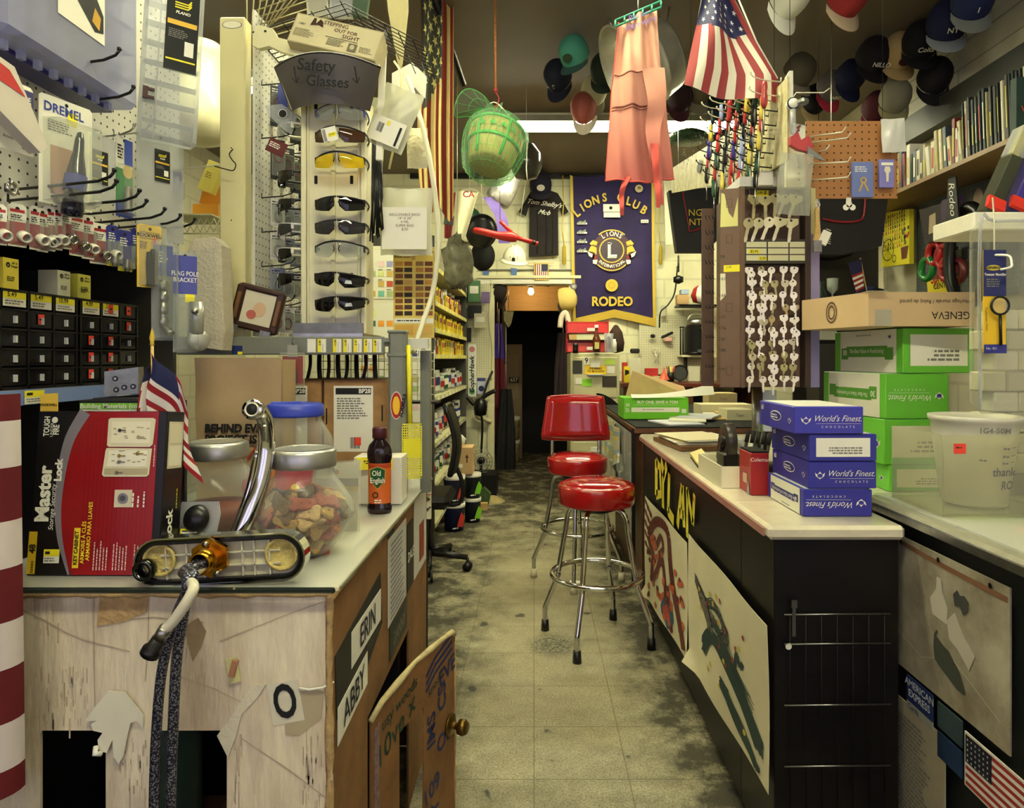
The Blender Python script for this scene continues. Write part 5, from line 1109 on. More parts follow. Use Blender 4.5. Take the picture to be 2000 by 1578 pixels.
def bin_(u,v):a=(u-.5)*1.9; ww=.155+.0*(v)-.04*(1-v); return (X0+ww*(u*2-1)*1.02,ty-.09+.06*(u*2-1)**2-.03*v,2.10+.118*v+.018*v*(1-(u*2-1)**2))
sg.sheet(bin_,20,8,SG,th=-.003); sg.tube([bin_(i/20,1)for i in range(21)],.004,BLACK,6); MS3=T(X0,ty-.125,2.152)@R(12,'X')@FR
sg.text('Safety',.033,INK,MS3@T(-.012,.042,0)@R(-4,'Z'),shear=.1,bold=.001); sg.text('Glasses',.030,INK,MS3@T(.018,-.002,0)@R(-4,'Z'),shear=.1,bold=.001)
for sx in (-.075,.10):sg.stroke([(sx,.04),(sx+.005,-.005)],.004,INK,MS3); sg.stroke([(sx-.008,.008),(sx+.005,-.006),(sx+.012,.01)],.003,INK,MS3)
sl=B(); sl.add([(X0-.155,ty-.06,2.22),(X0-.115,ty-.05,2.10),(X0-.10,ty+.09,2.10),(X0-.155,ty+.10,2.22)],[(0,1,2,3)],mat('bin_side',(206,206,180),.5)); 
wthing('display_tower','cream column display for safety glasses with a grey handwritten sign','display stand',[('column',b),('tray',fo),('sign',sg,'dark grey bin front lettered Safety Glasses'),('sign_side',sl)])
# glasses
def lens_glass(c,a):return glassy('lens_%d_%d_%d'%c,c,a,.03,.3)
def glasses(label,M,lens,frame,style='wrap',tag=None,group='safety glasses on the tower front',tint=None):
    t=thing('safety_glasses',label,'glasses',M,group)
    W=.074
    def arcp(x):return .035*(x/W)**2 # wraps back
    fr=B(); top=[(x*W/8,arcp(x*W/8),.019-.006*(abs(x)/8)**2+(.0 if style=='wrap' else .006*(1-(x/8)**2)))for x in range(-8,9)]
    fr.tube(top,.0028 if style!='clear' else .0018,frame,7)
    if style in ('wrap',):
        pass
    fr.tube([(-.009,-.003,.012),(-.006,-.006,.0),(-.010,-.003,-.006)],.0015,frame,5); fr.tube([(.009,-.003,.012),(.006,-.006,.0),(.010,-.003,-.006)],.0015,frame,5)
    part('frame',fr,t)
    for sx in (-1,1):
        b=B()
        def lf_(u,v):
            x=sx*(.007+(W-.007)*u); hh=.043*(1-.35*u**3)*(1-.5*max(0,.25-u)*3); zt3=.018-.006*u*u; zz=zt3-hh*(1-v)*(1-.1*u)
            return (x,arcp(abs(x))-.002-.003*math.sin(v*PI),zz)
        b.sheet(lf_ if sx>0 else (lambda u,v:lf_(1-u,v)),12,6,lens,th=-.0008)
        if style=='dark':b.rect(sx*.045-.008,-.016,sx*.045+.008,-.010,PAPER,T(0,.004,0)@FR,.0)if sx>0 and tag=='s' else None
        part('lens',b,t)
        b=B(); b.tube(smooth_path([(sx*W,.035,.012),(sx*(W+.002),.06,.012),(sx*(W-.006),.11,.01),(sx*(W-.03),.15,0)],4),.0024,frame,6,flat=1.8); b.box((sx*(W-.001),.034,.006),(.006,.01,.022),frame,bev=.002); part('temple',b,t)
    if tag=='big':
        b=B(); Mt=T(-.018,-.012,-.005)@R(-14,'Y')@FR; b.rect(-.022,-.02,.022,.022,PAPER,Mt); barcode(b,-.02,-.018,.008,.036,Mt); b.rect(-.004,-.008,.02,.004,YEL,Mt,.001); b.text('19.99',.006,INK,Mt@T(.006,-.002,.0015)); part('price_tag',b,t)
    if tag=='s':
        b=B(); Mt=T(.035,-.002,-.006)@FR; b.prism([(-.011,-.006),(.011,-.006),(.008,.004),(-.008,.004)],.0005,C(200,205,210),Mt); part('sticker',b,t)
    b=B(); b.tube([(0,-.004,.02),(.003,-.006,-.01),(-.002,-.006,-.03)],.0008,PAPER,4); part('tie',b,t)
    return t
DK=lens_glass((24,22,24),.55); BZ_=lens_glass((90,60,40),.5); YL=lens_glass((250,230,60),.25); SMK=lens_glass((70,68,70),.45); CL=lens_glass((235,238,235),.08)
for (py,lens,fm,st,tg_,lab,rx)in ((218,CL,C(60,64,140,.3),'clear',None,'clear safety glasses with blue temples, topmost on the tower',0),(262,BZ_,BLACK,'bar','big','bronze sunglasses with a white and yellow price tag',0),(312,YL,BLACK,'bar',None,'yellow-lensed safety glasses on the tower',0),(396,DK,BLACK,'wrap',None,'black rounded safety glasses just below the yellow pair',0),(442,SMK,BLACK,'wrap',None,'smoke grey safety glasses in the middle of the tower',0),(487,CL,BLACK,'bar',None,'clear safety glasses with a black brow bar',0),(545,DK,BLACK,'wrap','s','black wraparound safety glasses with a sticker, second from the bottom',4),(592,DK,BLACK,'wrap','s','large black wraparound safety glasses, lowest on the tower',-3)):
    p=P(658,py,1.98); glasses(lab,T(p)@R(rx,'Y')@T(0,0,0),lens,fm,st,tg_)
for k,(py,lens,fm,lab)in enumerate(((252,CL,WHITE,'clear'),(345,DK,BLACK,'black, upper'),(400,DK,BLACK,'black with a white label'),(447,SMK,C(190,190,196,.3),'smoke grey'),(495,DK,C(220,215,200,.3),'round dark'),(545,DK,BLACK,'large dark, lowest'))):
    glasses('safety glasses hanging on the left side of the tower, %s pair'%lab,T((545-CX)/F*2.1,2.10,P(0,py,2.08).z)@R(-62,'Z')@Matrix.Scale(.9,4),lens,fm,'wrap','s' if k==2 else None,'safety glasses on the tower side')
b=B(); b.prism([(-.05,.03),(.0,.035),(.05,0),(.03,-.06),(.0,-.04),(-.04,-.0)],.002,HAZY,T(P(550,225,2.06))@FR); b.disc(.0,0,.012,DARKSTEEL,T(P(552,222,2.055))@FR); b.disc(.0,0,.014,PAPER,T(P(552,222,2.056))@FR)
wone('earmuff_card','white plastic hanger card with a round hole beside the clear glasses','card',b)
pxbox('hang_tag','dark red booklet hanging beside the clear side glasses','tag',515,272,553,300,1.98,.003,C(90,26,24),25,lambda b,w_,h_:b.scribble(-w_*.4,h_*.7,w_*.7,.003,PAPER,None,3,1))

# top of the gondola: newspaper-covered carton, wire basket, curved bracket, bags
t=thing('newsprint_poster','printed leaflet headed Stepping Out For Sight on top of the gondola','poster',T(P(650,88,2.0))@R(13,'Y')@R(-16,'X'))
b=B(); MM=FR; b.rect(-.135,-.02,.135,.085,mat('newsprint',(196,184,142),.7,nz=.2,nzs=9),MM); b.box((0,.04,.03),(.27,.076,.10),mat('newsprint',()))
part('carton',b,t); b=B(); MM=T(0,-.0015,0)@FR
b.rect(-.13,-.018,.13,.08,C(206,196,156),MM); b.text('STEPPING',.014,C(70,24,16),MM@T(-.01,.070,.001),bold=.0004,sx=.9); b.text('OUT FOR',.012,C(70,24,16),MM@T(.025,.052,.001),bold=.0004); b.text('SIGHT',.014,C(70,24,16),MM@T(.045,.035,.001),bold=.0004)
b.prism([(-.085,.05),(-.08,.078),(-.072,.078),(-.07,.06),(-.06,.078),(-.05,.07),(-.045,.05),(-.06,.055)],0,C(60,34,24),MM@T(0,0,.001)); b.text('1987',.008,INK,MM@T(-.11,.048,.001)); b.rect(.045,-.012,.072,.018,C(110,104,80),MM,.001); b.disc(.058,.005,.007,C(200,190,150),MM,z=.0015,ry=.009)
b.scribble(-.125,.03,.06,.0022,C(120,110,80),MM,7,1,.001); b.scribble(-.02,.018,.055,.0022,C(90,84,60),MM,6,2,.001); b.scribble(.08,.012,.045,.0022,C(120,110,80),MM,5,3,.001); b.stroke([(-.03,.024),(.0,.0235),(.03,.024),(.07,.0235)],.002,INK,MM,.001)
part('leaflet',b,t)
b=B(); o=Vector((-.87,2.06,2.36))
for i in range(9):b.tube([o+Vector((0,.03*i,.0)),o+Vector((.28,.03*i+.02,.10+.0*i)),o+Vector((.52,.03*i+.03,-.02))],.0018,DARKSTEEL,5)
for i in range(12):b.tube([o+Vector((.045*i,0,.016*min(i,6)-.024*max(0,i-6))),o+Vector((.045*i,.3,.016*min(i,6)-.024*max(0,i-6)))],.0018,DARKSTEEL,5)
for i in range(9):b.tube([P(482+7*i,90-6*i,2.12),P(482+16*i,-30,2.12)],.0022,C(150,140,100),5)
for j in range(6):b.tube([P(486+4*j,84-16*j,2.12),P(600,50-16*j,2.12)],.0022,C(150,140,100),5)
wone('wire_rack','dark wire basket rack on top of the gondola','rack',b)
b=B(); MM=T(P(600,108,2.03))@R(12,'Y')@FR; b.prism([(-.175,.02),(-.17,.06),(-.12,.058),(-.1,.035),(.22,.02),(.22,-.02),(-.08,-.005),(-.12,.004),(-.15,-.01),(-.17,-.005)],.02,CREAM,MM); b.disc(-.14,.045,.004,INK,MM,z=.001)
wone('shelf_bracket','cream metal shelf bracket lying across above the grey sign','bracket',b)
for k,(px,w_,m)in enumerate(((620,40,FILM),(665,45,HAZY),(700,30,C(60,84,60)))):
    pxbox('hanging_bag','clear plastic bag above the leaflet, %s from the left'%ORD[k],'bag',px-w_/2,-30,px+w_/2,32,2.15,.02,m,-4+6*k)
# bags hanging right of the tower
b=B(); MM=T(P(745,200,2.12))@FR; b.box((0,0,0),(.02,.37,.015),PAPER,M=MM@R(-2,'Z')); b.prism([(-.01,.185),(.01,.185),(.022,.24),(.01,.23)],.004,CLEAR,MM); wone('plastic_channel','white ribbed plastic strip standing right of the tower','strip',b)
FILM2=glassy('bag_film',(236,236,214),.5,.3,.3)
def bag(label,px,py,w_,h_,roll,Y=2.2,lab=None,m=FILM2,dpt=.03,name='plastic_bag',cat='bag'):
    b=B(); 
    def f(u,v):return ((u-.5)*w_+.012*w_*math.sin(v*9),-.5*dpt*math.sin(u*PI)*math.sin(v*PI)-.012*w_*math.sin(u*14+v*6),-v*h_+.012*w_*math.sin(u*9))
    b.sheet(f,16,16,m); b.sheet(lambda u,v:(f(1-u,v)[0],.3*dpt*math.sin(u*PI)*math.sin(v*PI),f(1-u,v)[2]),10,10,m)
    t=thing(name,label,cat,T(P(px,py,Y))@R(roll,'Y')@T(0,0,0)); part('film',b,t)
    if lab:b=B(); b.M=T(0,-.5*dpt-.006,0)@FR; lab(b,w_,h_); part('label',b,t)
    return t
bag('flat bag of hardware with a barcode label and black stripe, right of the tower',792,175,.13,.2,22,2.12,lambda b,w_,h_:(b.rect(-w_*.4,-h_*.95,w_*.42,-h_*.55,PAPER),barcode(b,-w_*.25,-h_*.8,.02,.03,None),b.rect(w_*.28,-h_*.93,w_*.34,-h_*.62,INK,z=.001),b.rect(-w_*.05,-h_*.66,w_*.02,-h_*.58,YEL,z=.001)))
bag('bubble-wrap bag behind the white plastic strip',735,190,.09,.26,6,2.25)
bag('bag of white floss beside the old flag',815,250,.07,.14,0,2.3,None,mat('floss',(226,218,186),.8,bump=.8,bs=60),.04)
bag('large bag of reclosable bags with a printed sheet',793,368,.17,.22,0,2.18,lambda b,w_,h_:(b.rect(-w_*.44,-h_*.92,w_*.42,-h_*.3,PAPER),b.text('RECLOSABLE BAGS\n14" X 24"\n4 MIL\nSUPER BAG\n$.50',.0085,C(110,100,80),T(0,-h_*.52,.001))))
b=B(); b.prism([(-.05,.0),(.03,.03),(.06,.0),(.055,-.08),(.04,-.06),(.02,-.12),(.0,-.09),(-.05,-.1)],.06,PAPER,T(P(790,140,2.4))@R(-15,'Z')@FR); wone('torn_carton','torn white carton wedged beside the old flag','carton',b)
b=B(); b.prism([(-.05,.25),(.035,.25),(.04,.05),(.02,-.13),(.012,-.16),(.0,-.12),(-.03,.05)],.003,mat('stained_cloth',(214,204,150),.8,nz=.15,nzs=10),T(P(775,50,2.3))@FR); wone('paper_strip','tapering cream paper strip hanging from the ceiling above the bags','paper',b)
b=B()
for i in range(12):x=P(722+i*1.6,0,2.1).x; b.tube([(x,2.14,P(0,260+4*i,2.1).z),(x+.005*math.sin(i*3),2.13,P(0,380,2.1).z),(x+.012*math.sin(i*5),2.14,P(0,470-3*i,2.1).z)],.0028,BLACK,5)
wone('cable_ties','bundle of long black cable ties hanging right of the tower','cable ties',b)
b=B(); b.tube(smooth_path([P(795,150,2.3),P(812,200,2.25),P(835,290,2.2),P(852,400,2.2),P(856,480,2.2),P(845,570,2.2),P(822,640,2.15),P(806,690,2.1)],8),.0085,C(222,218,190,.4),10); b.tube(smooth_path([P(770,120,2.3),P(784,150,2.26),P(780,230,2.22),P(760,330,2.2)],6),.004,C(220,210,150,.4),8); wone('plastic_hose','long curved translucent white hose right of the colour cards','hose',b)
# picture frame and other odds on the rack shelf
t=thing('picture_frame','ornate brown picture frame leaning on the grey rack shelf','picture frame',T(P(494,645,2.0))@R(14,'Y')@R(8,'Z'))
b=B(); FB=mat('carved_wood',(62,34,20),.4,nz=.4,nzs=30)
for (cx_,cz_,sx,sz)in ((-.058,.065,.026,.13),(.058,.065,.026,.13),(0,.124,.13,.018),(0,.008,.13,.02)):b.box((cx_,0,cz_),(sx,.025,sz),FB,bev=.006)
for sx in (-.058,.058):b.box((sx,-.014,.065),(.012,.006,.08),mat('carved_light',(110,76,44),.4),bev=.002)
b.box((-.05,-.016,-.004),(.02,.01,.02),GAL); b.box((.04,-.016,-.004),(.03,.01,.02),GAL); part('frame',b,t)
b=B(); b.rect(-.045,.018,.045,.115,C(206,200,180),T(0,-.004,0)@FR); b.disc(.005,.065,.018,C(206,170,140),T(0,-.005,0)@FR,ry=.022); b.disc(-.015,.045,.014,C(190,100,90),T(0,-.0055,0)@FR); part('picture',b,t)
# clutter under the grey bar: hanging tools, belts
rd=random.Random(4)
for k in range(8):
    px=606+k*18; b=B(); p=P(px,694,2.3); m=[BLACK,DARKSTEEL,C(60,24,22),C(44,40,36)][k%4]; L_=.10+.02*(k%3)
    b.tube(smooth_path([p,p+Vector((.006,-.02,-L_*.4)),p+Vector((-.008+.02*(k%2),-.02,-L_))],4),.006+.002*(k%2),m,7); b.tube([p+Vector((0,0,0)),p+Vector((.004,-.01,.01))],.002,STEEL,5)
    wone('hanging_strap','dark strap hanging under the grey bar, %s from the left'%ORD[k],'strap',b,'straps under the grey bar')
b=B()
for i in range(22):b.tube([(-.78+.02*i,2.40,1.20),(-.78+.02*i,2.40,1.38)],.0015,WIRE,4)
for i in range(6):b.tube([(-.78,2.40,1.22+.03*i),(-.36,2.40,1.22+.03*i)],.0015,WIRE,4)
b.box((-.57,2.45,1.19),(.44,.10,.008),DARKSTEEL)
wone('wire_grid','cream wire grid behind the hanging straps','rack',b)

# ================================================================ colour card board at the end of the aisle shelves
b=B(); bx0,bx1,by=-.80,-.468,3.02; zc0,zc1=.62,1.86
b.box(((bx0+bx1)/2,by+.01,(zc0+zc1)/2),(bx1-bx0,.02,zc1-zc0),C(226,222,196),bev=.002); 
b.box(((bx0+bx1)/2,by+.03,zc0/2),(bx1-bx0-.04,.02,zc0),MATTB)
MM=T(0,by-.0005,0)@FR; dr=B(); rd=random.Random(6)
def stro(c,pts,w_):dr.stroke([(p.x,p.y)for p in smooth_path([(x,z,0)for x,z in pts],4)],w_,c,MM,.0015)
for k in range(40):x,z=-.475-.05*rd.random()-.25*rd.random()*(k%2),.64+.12*rd.random(); stro(C(*rd.choice([(110,130,50),(60,50,40),(150,90,50),(90,110,60)])),[(x,z),(x+.02*rd.uniform(-1,1),z+.02),(x+.02*rd.uniform(-1,1),z+.03*rd.random())],.005)
stro(C(40,70,40),[(-.52,.85),(-.5,.87),(-.475,.86),(-.48,.84)],.012); stro(C(120,140,60),[(-.49,.9),(-.475,.895)],.006)
for k in range(10):x=-.48-.1*rd.random(); z=.95+.15*rd.random(); stro(C(70,90,50),[(x,z),(x+.012,z-.018)],.003)
boardparts=[('board',b),('drawing',dr,'painted childs drawing')]
cc=B(); MM2=T(0,by-.002,0)@FR
cols=[(190,60,50),(60,80,150),(120,190,170),(236,210,110),(220,230,150),(206,196,120),(230,200,200),(90,90,160),(60,110,80),(200,170,90),(170,190,130),(236,160,60),(160,160,210),(200,90,60)]
for (z0c,z1c)in ((1.62,1.84),(1.35,1.60),(1.19,1.335),(1.06,1.18)):
    cc.rect(-.795,z0c,-.474,z1c,C(232,230,210),MM2)
    nrow=int((z1c-z0c)/.045)
    for j in range(nrow):
        for i in range(8):
            if rd.random()<.72:x=-.785+i*.039; z=z0c+.01+j*.045; k=C(*rd.choice(cols)); cc.rect(x,z,x+.028,z+.026,k,MM2,.0008)
            if rd.random()<.4:cc.rect(x,z+.03,x+.02,z+.034,GREYINK,MM2,.0008)
cc.disc(-.49,1.305,.012,INK,MM2,z=.001,r0=.008); cc.disc(-.505,1.295,.010,INK,MM2,z=.001,r0=.006); cc.disc(-.75,1.40,.03,C(226,160,40),MM2,z=.001,ry=.02)
boardparts.append(('colour_cards',cc,'sheets of small colour swatches'))
wthing('colour_card_board','tall cream board of paint colour cards with a childs drawing at the bottom','display board',boardparts)
# wood finish sample chart in front
b=B(); cx0,cx1,cy_=(768-CX)/F*2.35,(848-CX)/F*2.35,2.35; cz1,cz0=P(0,482,2.35).z,P(0,660,2.35).z
b.box(((cx0+cx1)/2,cy_+.002,(cz0+cz1)/2),(cx1-cx0,.004,cz1-cz0),C(222,196,104)); MM=T(cx0,cy_-.0006,cz0)@FR; W_,H_=cx1-cx0,cz1-cz0
b.rect(W_*.02,H_*.93,W_*.98,H_*.95,C(150,50,30),MM,.0004); b.text('MINWAX',.008,PAPER,MM@T(W_*.48,H_*.94,.002),bold=.0006); b.disc(W_*.48,H_*.94,W_*.12,C(150,30,30),MM,z=.001,ry=H_*.02); b.text('WOOD FINISH',.010,C(90,40,20),MM@T(W_*.22,H_*.89,.001),sx=.62,bold=.0004); b.rect(W_*.44,H_*.855,W_*.54,H_*.915,C(190,150,90),MM,.001)
wc=[(196,140,60),(176,120,50),(206,160,90),(110,60,30),(90,50,28),(150,90,40),(130,70,36),(60,34,20),(40,26,18),(96,60,36),(140,100,60),(70,40,24)]
for j in range(9):
    for i in range(4):
        x=W_*(.05+.225*i+.05*(i>1)); z=H_*(.79-.068*j); b.rect(x,z,x+W_*.19,z+H_*.048,C(*wc[(i*5+j*3)%12]if j<7 else wc[(i+j)%5+4]),MM,.001)
b.rect(W_*.02,H_*.16,W_*.98,H_*.215,PAPER,MM,.001); b.scribble(W_*.1,H_*.19,W_*.7,.004,INK,MM,1,2,.0015); b.rect(W_*.05,H_*.03,W_*.5,H_*.14,C(206,160,70),MM,.001); b.rect(W_*.52,H_*.03,W_*.96,H_*.14,C(216,176,90),MM,.001)
wone('finish_chart','yellow chart of wood finish samples hanging left of the aisle','chart',b)
# ================================================================ back wall
YW=YB-.012
NAVYP=mat('banner_satin',(38,20,84),.7,nz=.4,nzs=4); GOLD=mat('gold_cloth',(206,176,50),.5)
def P2(px,py,Y):p=P(px,py,Y); return (p.x,p.z)
b=B(); yb=7.09
bl=lambda u,v:(P(1113+6*v+(1277-1113-2*v)*u,0,yb).x,yb+.012*math.sin(u*11+v*3)+.01*math.sin(u*5-v*6),P(0,342,yb).z-v*(1.49+.10*(1-abs(math.sin((u-.0)*PI*1.0)))*0)-(v**6)*(.10*(1-(abs(u-.5)*2))*-1.0+.06))
b.sheet(lambda u,v:bl(u,v),40,44,NAVYP,th=.002)
for (a,c)in ((0.0,.035),(.965,1.0)):b.sheet(lambda u,v:Vector(bl(a+(c-a)*u,v))+Vector((0,-.004,0)),2,44,GOLD)
fr=B(); fr.sheet(lambda u,v:Vector(bl(u,1))+Vector((0,-.003,.02-.085*v)),60,3,mat('fringe',(196,166,60),.8,bump=.6,bs=150),th=.003)
L_=B(); MM=T(0,yb-.036,0)@FR
def arct(txt,cx,cy,r,a0,a1,h,m,inside=False,bold=.003):
    n=len(txt)
    for i,ch in enumerate(txt):
        if ch==' ':continue
        a=math.radians(a0+(a1-a0)*i/(n-1)); x,y=cx+r*math.cos(a),cy+r*math.sin(a)
        L_.text(ch,h,m,MM@T(x,y,0)@R(math.degrees(a)+(90 if inside else -90),'Z'),bold=bold,sx=.9)
ex,ez=P2(1194,490,yb); s_=yb/F
for i,(ch,px,py,ro)in enumerate((('L',1126,418,38),('I',1137,408,30),('O',1148,400,22),('N',1163,393,14),('S',1180,388,6),('C',1211,388,-6),('L',1227,395,-14),('U',1241,402,-24),('B',1256,412,-32))):
    x,z=P2(px,py,yb); L_.text(ch,.088,GOLD,MM@T(x,z,0)@R(ro,'Z'),bold=.007,sx=.85)
x,z=P2(1195,590,yb); L_.text('RODEO',.098,GOLD,MM@T(x,z,0),bold=.008,sx=.92)
BRN=C(70,36,50); 
def star4():pass
L_.disc(ex,ez+.0,.215,BRN,MM,z=-.004,ry=.2)
L_.disc(ex,ez,.135,GOLD,MM,z=0,r0=.122); L_.disc(ex,ez,.122,C(60,44,60),MM,z=-.001); L_.text('L',.155,PAPER,MM@T(ex,ez-.004,.001),bold=.009); L_.rect(ex-.045,ez+.065,ex+.0,ez+.078,PAPER,MM,.001); L_.rect(ex-.045,ez-.082,ex+.05,ez-.068,PAPER,MM,.001)
arct('LIONS',ex,ez,.175,122,58,.05,PAPER); arct('INTERNATIONAL',ex,ez,.17,222,318,.034,PAPER,True,.0015)
for (a0,a1,r_)in ((50,130,.215),(225,315,.212)):L_.stroke([(ex+r_*math.cos(math.radians(a0+(a1-a0)*k/14)),ez+r_*math.sin(math.radians(a0+(a1-a0)*k/14)))for k in range(15)],.014,GOLD,MM,.001)
for sx in (-1,1):
    for (pts,m)in (([(.15,.09),(.2,.11),(.235,.07),(.2,.04),(.16,.05)],GOLD),([(.16,.03),(.22,.05),(.25,-.01),(.19,-.02),(.16,-.05)],GOLD),([(.18,-.05),(.26,-.01),(.24,-.06),(.19,-.09)],PAPER),([(.15,-.06),(.2,-.04),(.21,-.08),(.17,-.10)],C(130,30,40)),([(.15,-.10),(.2,-.1),(.2,-.14),(.16,-.15)],PAPER),([(.17,.055),(.21,.06),(.21,.045)],C(120,80,20))):L_.prism([(ex+sx*a,ez+c)for a,c in (pts if sx>0 else pts[::-1])],0,m,MM@T(0,0,.002))
x,z=P2(1194,558,yb); L_.disc(x,z,.066,GOLD,MM); L_.disc(x,z,.035,C(176,146,50),MM,z=.001,r0=.028)
x,z=P2(1194,415,yb); L_.rect(x-.09,z+.0,x+.09,z+.08,C(250,246,220),MM,.002); L_.rect(x-.085,z-.06,x+.09,z-.006,C(250,246,220),MM,.002); L_.disc(x-.01,z+.04,.018,INK,MM,z=.003)
x,z=P2(1247,370,yb); L_.disc(x,z,.042,C(206,190,140),MM); L_.text('30',.028,INK,MM@T(x,z+.006,.002),bold=.002); x,z=P2(1258,434,yb); L_.rect(x-.04,z-.015,x+.04,z+.02,PAPER,MM,.001); L_.text('BADGE',.014,INK,MM@T(x,z,.002))
for k in range(4):x,z=P2(1136,436+18*k,yb); L_.rect(x-.05,z-.02,x+.055,z-.002,PAPER,MM,.001); L_.prism([(x-.045,z),(x-.02,z+.02),(x+.01,z+.01),(x+.04,z+.03),(x+.045,z)],0,C(120,130,110),MM@T(0,0,.001)); L_.scribble(x-.045,z-.011,.09,.008,INK,MM,1,k,.002)
for (px,py)in ((1120,560),(1119,580)):x,z=P2(px,py,yb); L_.disc(x,z,.035,C(110,100,110),MM,z=.002); L_.disc(x,z,.02,C(170,170,160),MM,z=.003)
rod=B(); rod.cyl((P(1095,0,yb).x,yb+.01,P(0,342,yb).z),(P(1290,0,yb).x,yb+.01,P(0,342,yb).z),.012,BLACK)
for sx in (1099,1287):x=P(sx,0,yb).x; rod.tube([(x,yb,3.3),(x+.01,yb-.01,3.0),(x-.01,yb-.01,2.75),(x+.015,yb-.01,2.55)],.006,GOLD,6); rod.lathe([(.0,0),(.018,-.02),(.02,-.2),(0,-.22)],mat('tassel',(176,150,40),.9),8,T(x+.015,yb-.01,2.56))
wthing('club_banner','dark purple satin banner with gold letters Lions Club Rodeo and a round emblem','banner',[('cloth',b),('fringe',fr,'gold fringe'),('lettering',L_,'gold letters and lion emblem'),('rod',rod)])

def tshirt(label,px,py,w_,h_,m,Y,txt=None,name='t_shirt',sl=.32):
    b=B(); hw=w_/2; o=[(-hw*.3,0),(-hw*.65,-.04*h_),(-hw*1.15,-sl*h_),(-hw*.82,-(sl+.06)*h_),(-hw*.66,-.2*h_),(-hw*.68,-h_),(hw*.68,-h_*.98),(hw*.66,-.2*h_),(hw*.85,-(sl+.06)*h_),(hw*1.15,-sl*h_),(hw*.65,-.04*h_),(hw*.3,0),(0,-.05*h_)]
    b.prism(o[::-1],.03,m,FR); 
    for k in (-.3,.1,.4):b.tube([(hw*k,-.002,-.3*h_),(hw*(k+.05),-.004,-.6*h_),(hw*k,-.002,-.97*h_)],.008,m,6)
    if txt:txt(b)
    return one(name,label,'shirt',b,T(P(px,py,Y)))
tshirt('black t-shirt with white script Tom Shelbys Mob on the back wall',1062,372,.46,.70,mat('black_cotton',(40,34,32),.9,nz=.3,nzs=6),7.08,lambda b:(b.text("Tom Shelby's",.05,PAPER,T(.0,-.008,-.14)@FR@R(-8,'Z'),shear=.5,bold=.002),b.text("Mob",.05,PAPER,T(.0,-.008,-.235)@FR@R(-8,'Z'),shear=.5,bold=.002)))
b=B(); MM=T(P(1058,530,7.1))@FR
for k in range(13):b.rect(-.07+k*.0108,-.09,-.0592+k*.0108,.08,C(150,40,40)if k%2==0 else PAPER,MM)
b.rect(0,.0,.07,.08,C(30,34,70),MM,.001); b.stroke([(-.075,-.09),(.07,-.09),(.07,.08),(-.075,.08),(-.075,-.09)],.012,GOLD,MM,.002); b.box((-.01,0,.09),(.28,.006,.006),WOODL,M=T(P(1058,530,7.1)))
wone('small_flag','little fringed flag pinned above the back doorway','flag',b)

# ---- caps
def cap(label,px,py,c,brim=None,zc=3.2,yaw=0,pitch=62,txt=None,patch=None,sc=1.0,group='caps hanging from the ceiling',Y=None,roll=0):
    Y=Y or (zc-H)*F/(CY-py); p=P(px,py,Y); M=T(p)@R(yaw,'Z')@R(pitch,'X')@R(roll,'Y')@Matrix.Scale(sc,4)
    t=thing('baseball_cap',label,'cap',M,group); m=C(*c,.85); bm=C(*(brim or c),.85)
    b=B(); pr=[(.094,-.03),(.097,0),(.095,.03),(.085,.065),(.062,.092),(.03,.106),(.004,.11)]
    b.lathe(pr,m,18,sx=.92,sy=1.08); b.lathe([(r-.004,z-.002)for r,z in pr[::-1]],C(40,34,30,.9),18,sx=.92,sy=1.08); b.lathe([(0,.113),(.008,.112),(.008,.108)],m,8); part('crown',b,t)
    b=B()
    def bf_(u,v):a=(u-.5)*PI*.86; r0_=.098; x=math.sin(a)*.088*(1+.02*v); y=-math.cos(a)*.102-v*.075*math.cos(a)**.5 if math.cos(a)>0 else 0; return (x,y,-.028-.02*v*0-.9*x*x*(1+v)-.006*v)
    b.sheet(bf_,14,5,bm,th=-.003); part('brim',b,t)
    if txt or patch:
        b=B(); Mt=T(0,-.104,.03)@R(-8,'X')@FR
        if patch:b.disc(0,0,.032,C(*patch),Mt,z=.004,ry=.026)
        if txt:b.text(txt,.026,PAPER,Mt@T(0,0,.006),bold=.0012)
        part('emblem',b,t)
    return t
cap('teal cap with dark brim and round patch, upper left of the ceiling caps',1122,105,(60,130,110),(30,60,56),yaw=-30,patch=(40,60,40),pitch=50)
cap('navy cap with a small white emblem beside the teal cap',1090,150,(16,20,40),yaw=-25,txt='ℑ',pitch=70)
cap('pink cap with a white-tipped brim in front of the light strip',1140,212,(170,90,80),(206,196,176),yaw=-20,pitch=80,Y=4.6)
cap('white cap between the pink and the dark green caps',1160,178,(196,190,160),(170,164,140),yaw=15,pitch=70)
cap('dark green cap just left of the pink apron',1180,138,(30,40,30),yaw=-10,pitch=60)
cap('maroon cap right below the metal tub',1328,190,(46,22,26),(70,30,36),yaw=10,pitch=75)
cap('dark teal cap under the big flag',1405,190,(16,30,32),(30,60,60),yaw=20,pitch=75)
cap('pale brimmed cap between the maroon and teal caps',1366,175,(90,80,62),(120,110,90),yaw=0,pitch=75,zc=3.25)
cap('black cap at the bottom edge of the big flag',1450,200,(18,16,18),yaw=30,pitch=75)
cap('camouflage cap with pale front right of the white peg strip',1560,140,(90,84,66),(150,140,120),yaw=20,pitch=60,sc=1.05)
cap('black cap with a cream brim behind the peg strip',1590,195,(16,16,20),(196,184,130),yaw=15,pitch=75)
cap('grey cap with a bright pink brim',1622,170,(110,104,100),(190,50,70),yaw=10,pitch=75,txt='ABC')
cap('navy cap left of the black lettered cap',1660,150,(18,26,60),yaw=10,pitch=70)
cap('black cap with white letters NILLO',1705,112,(18,12,16),yaw=5,txt='NILLO',pitch=60,sc=1.1)
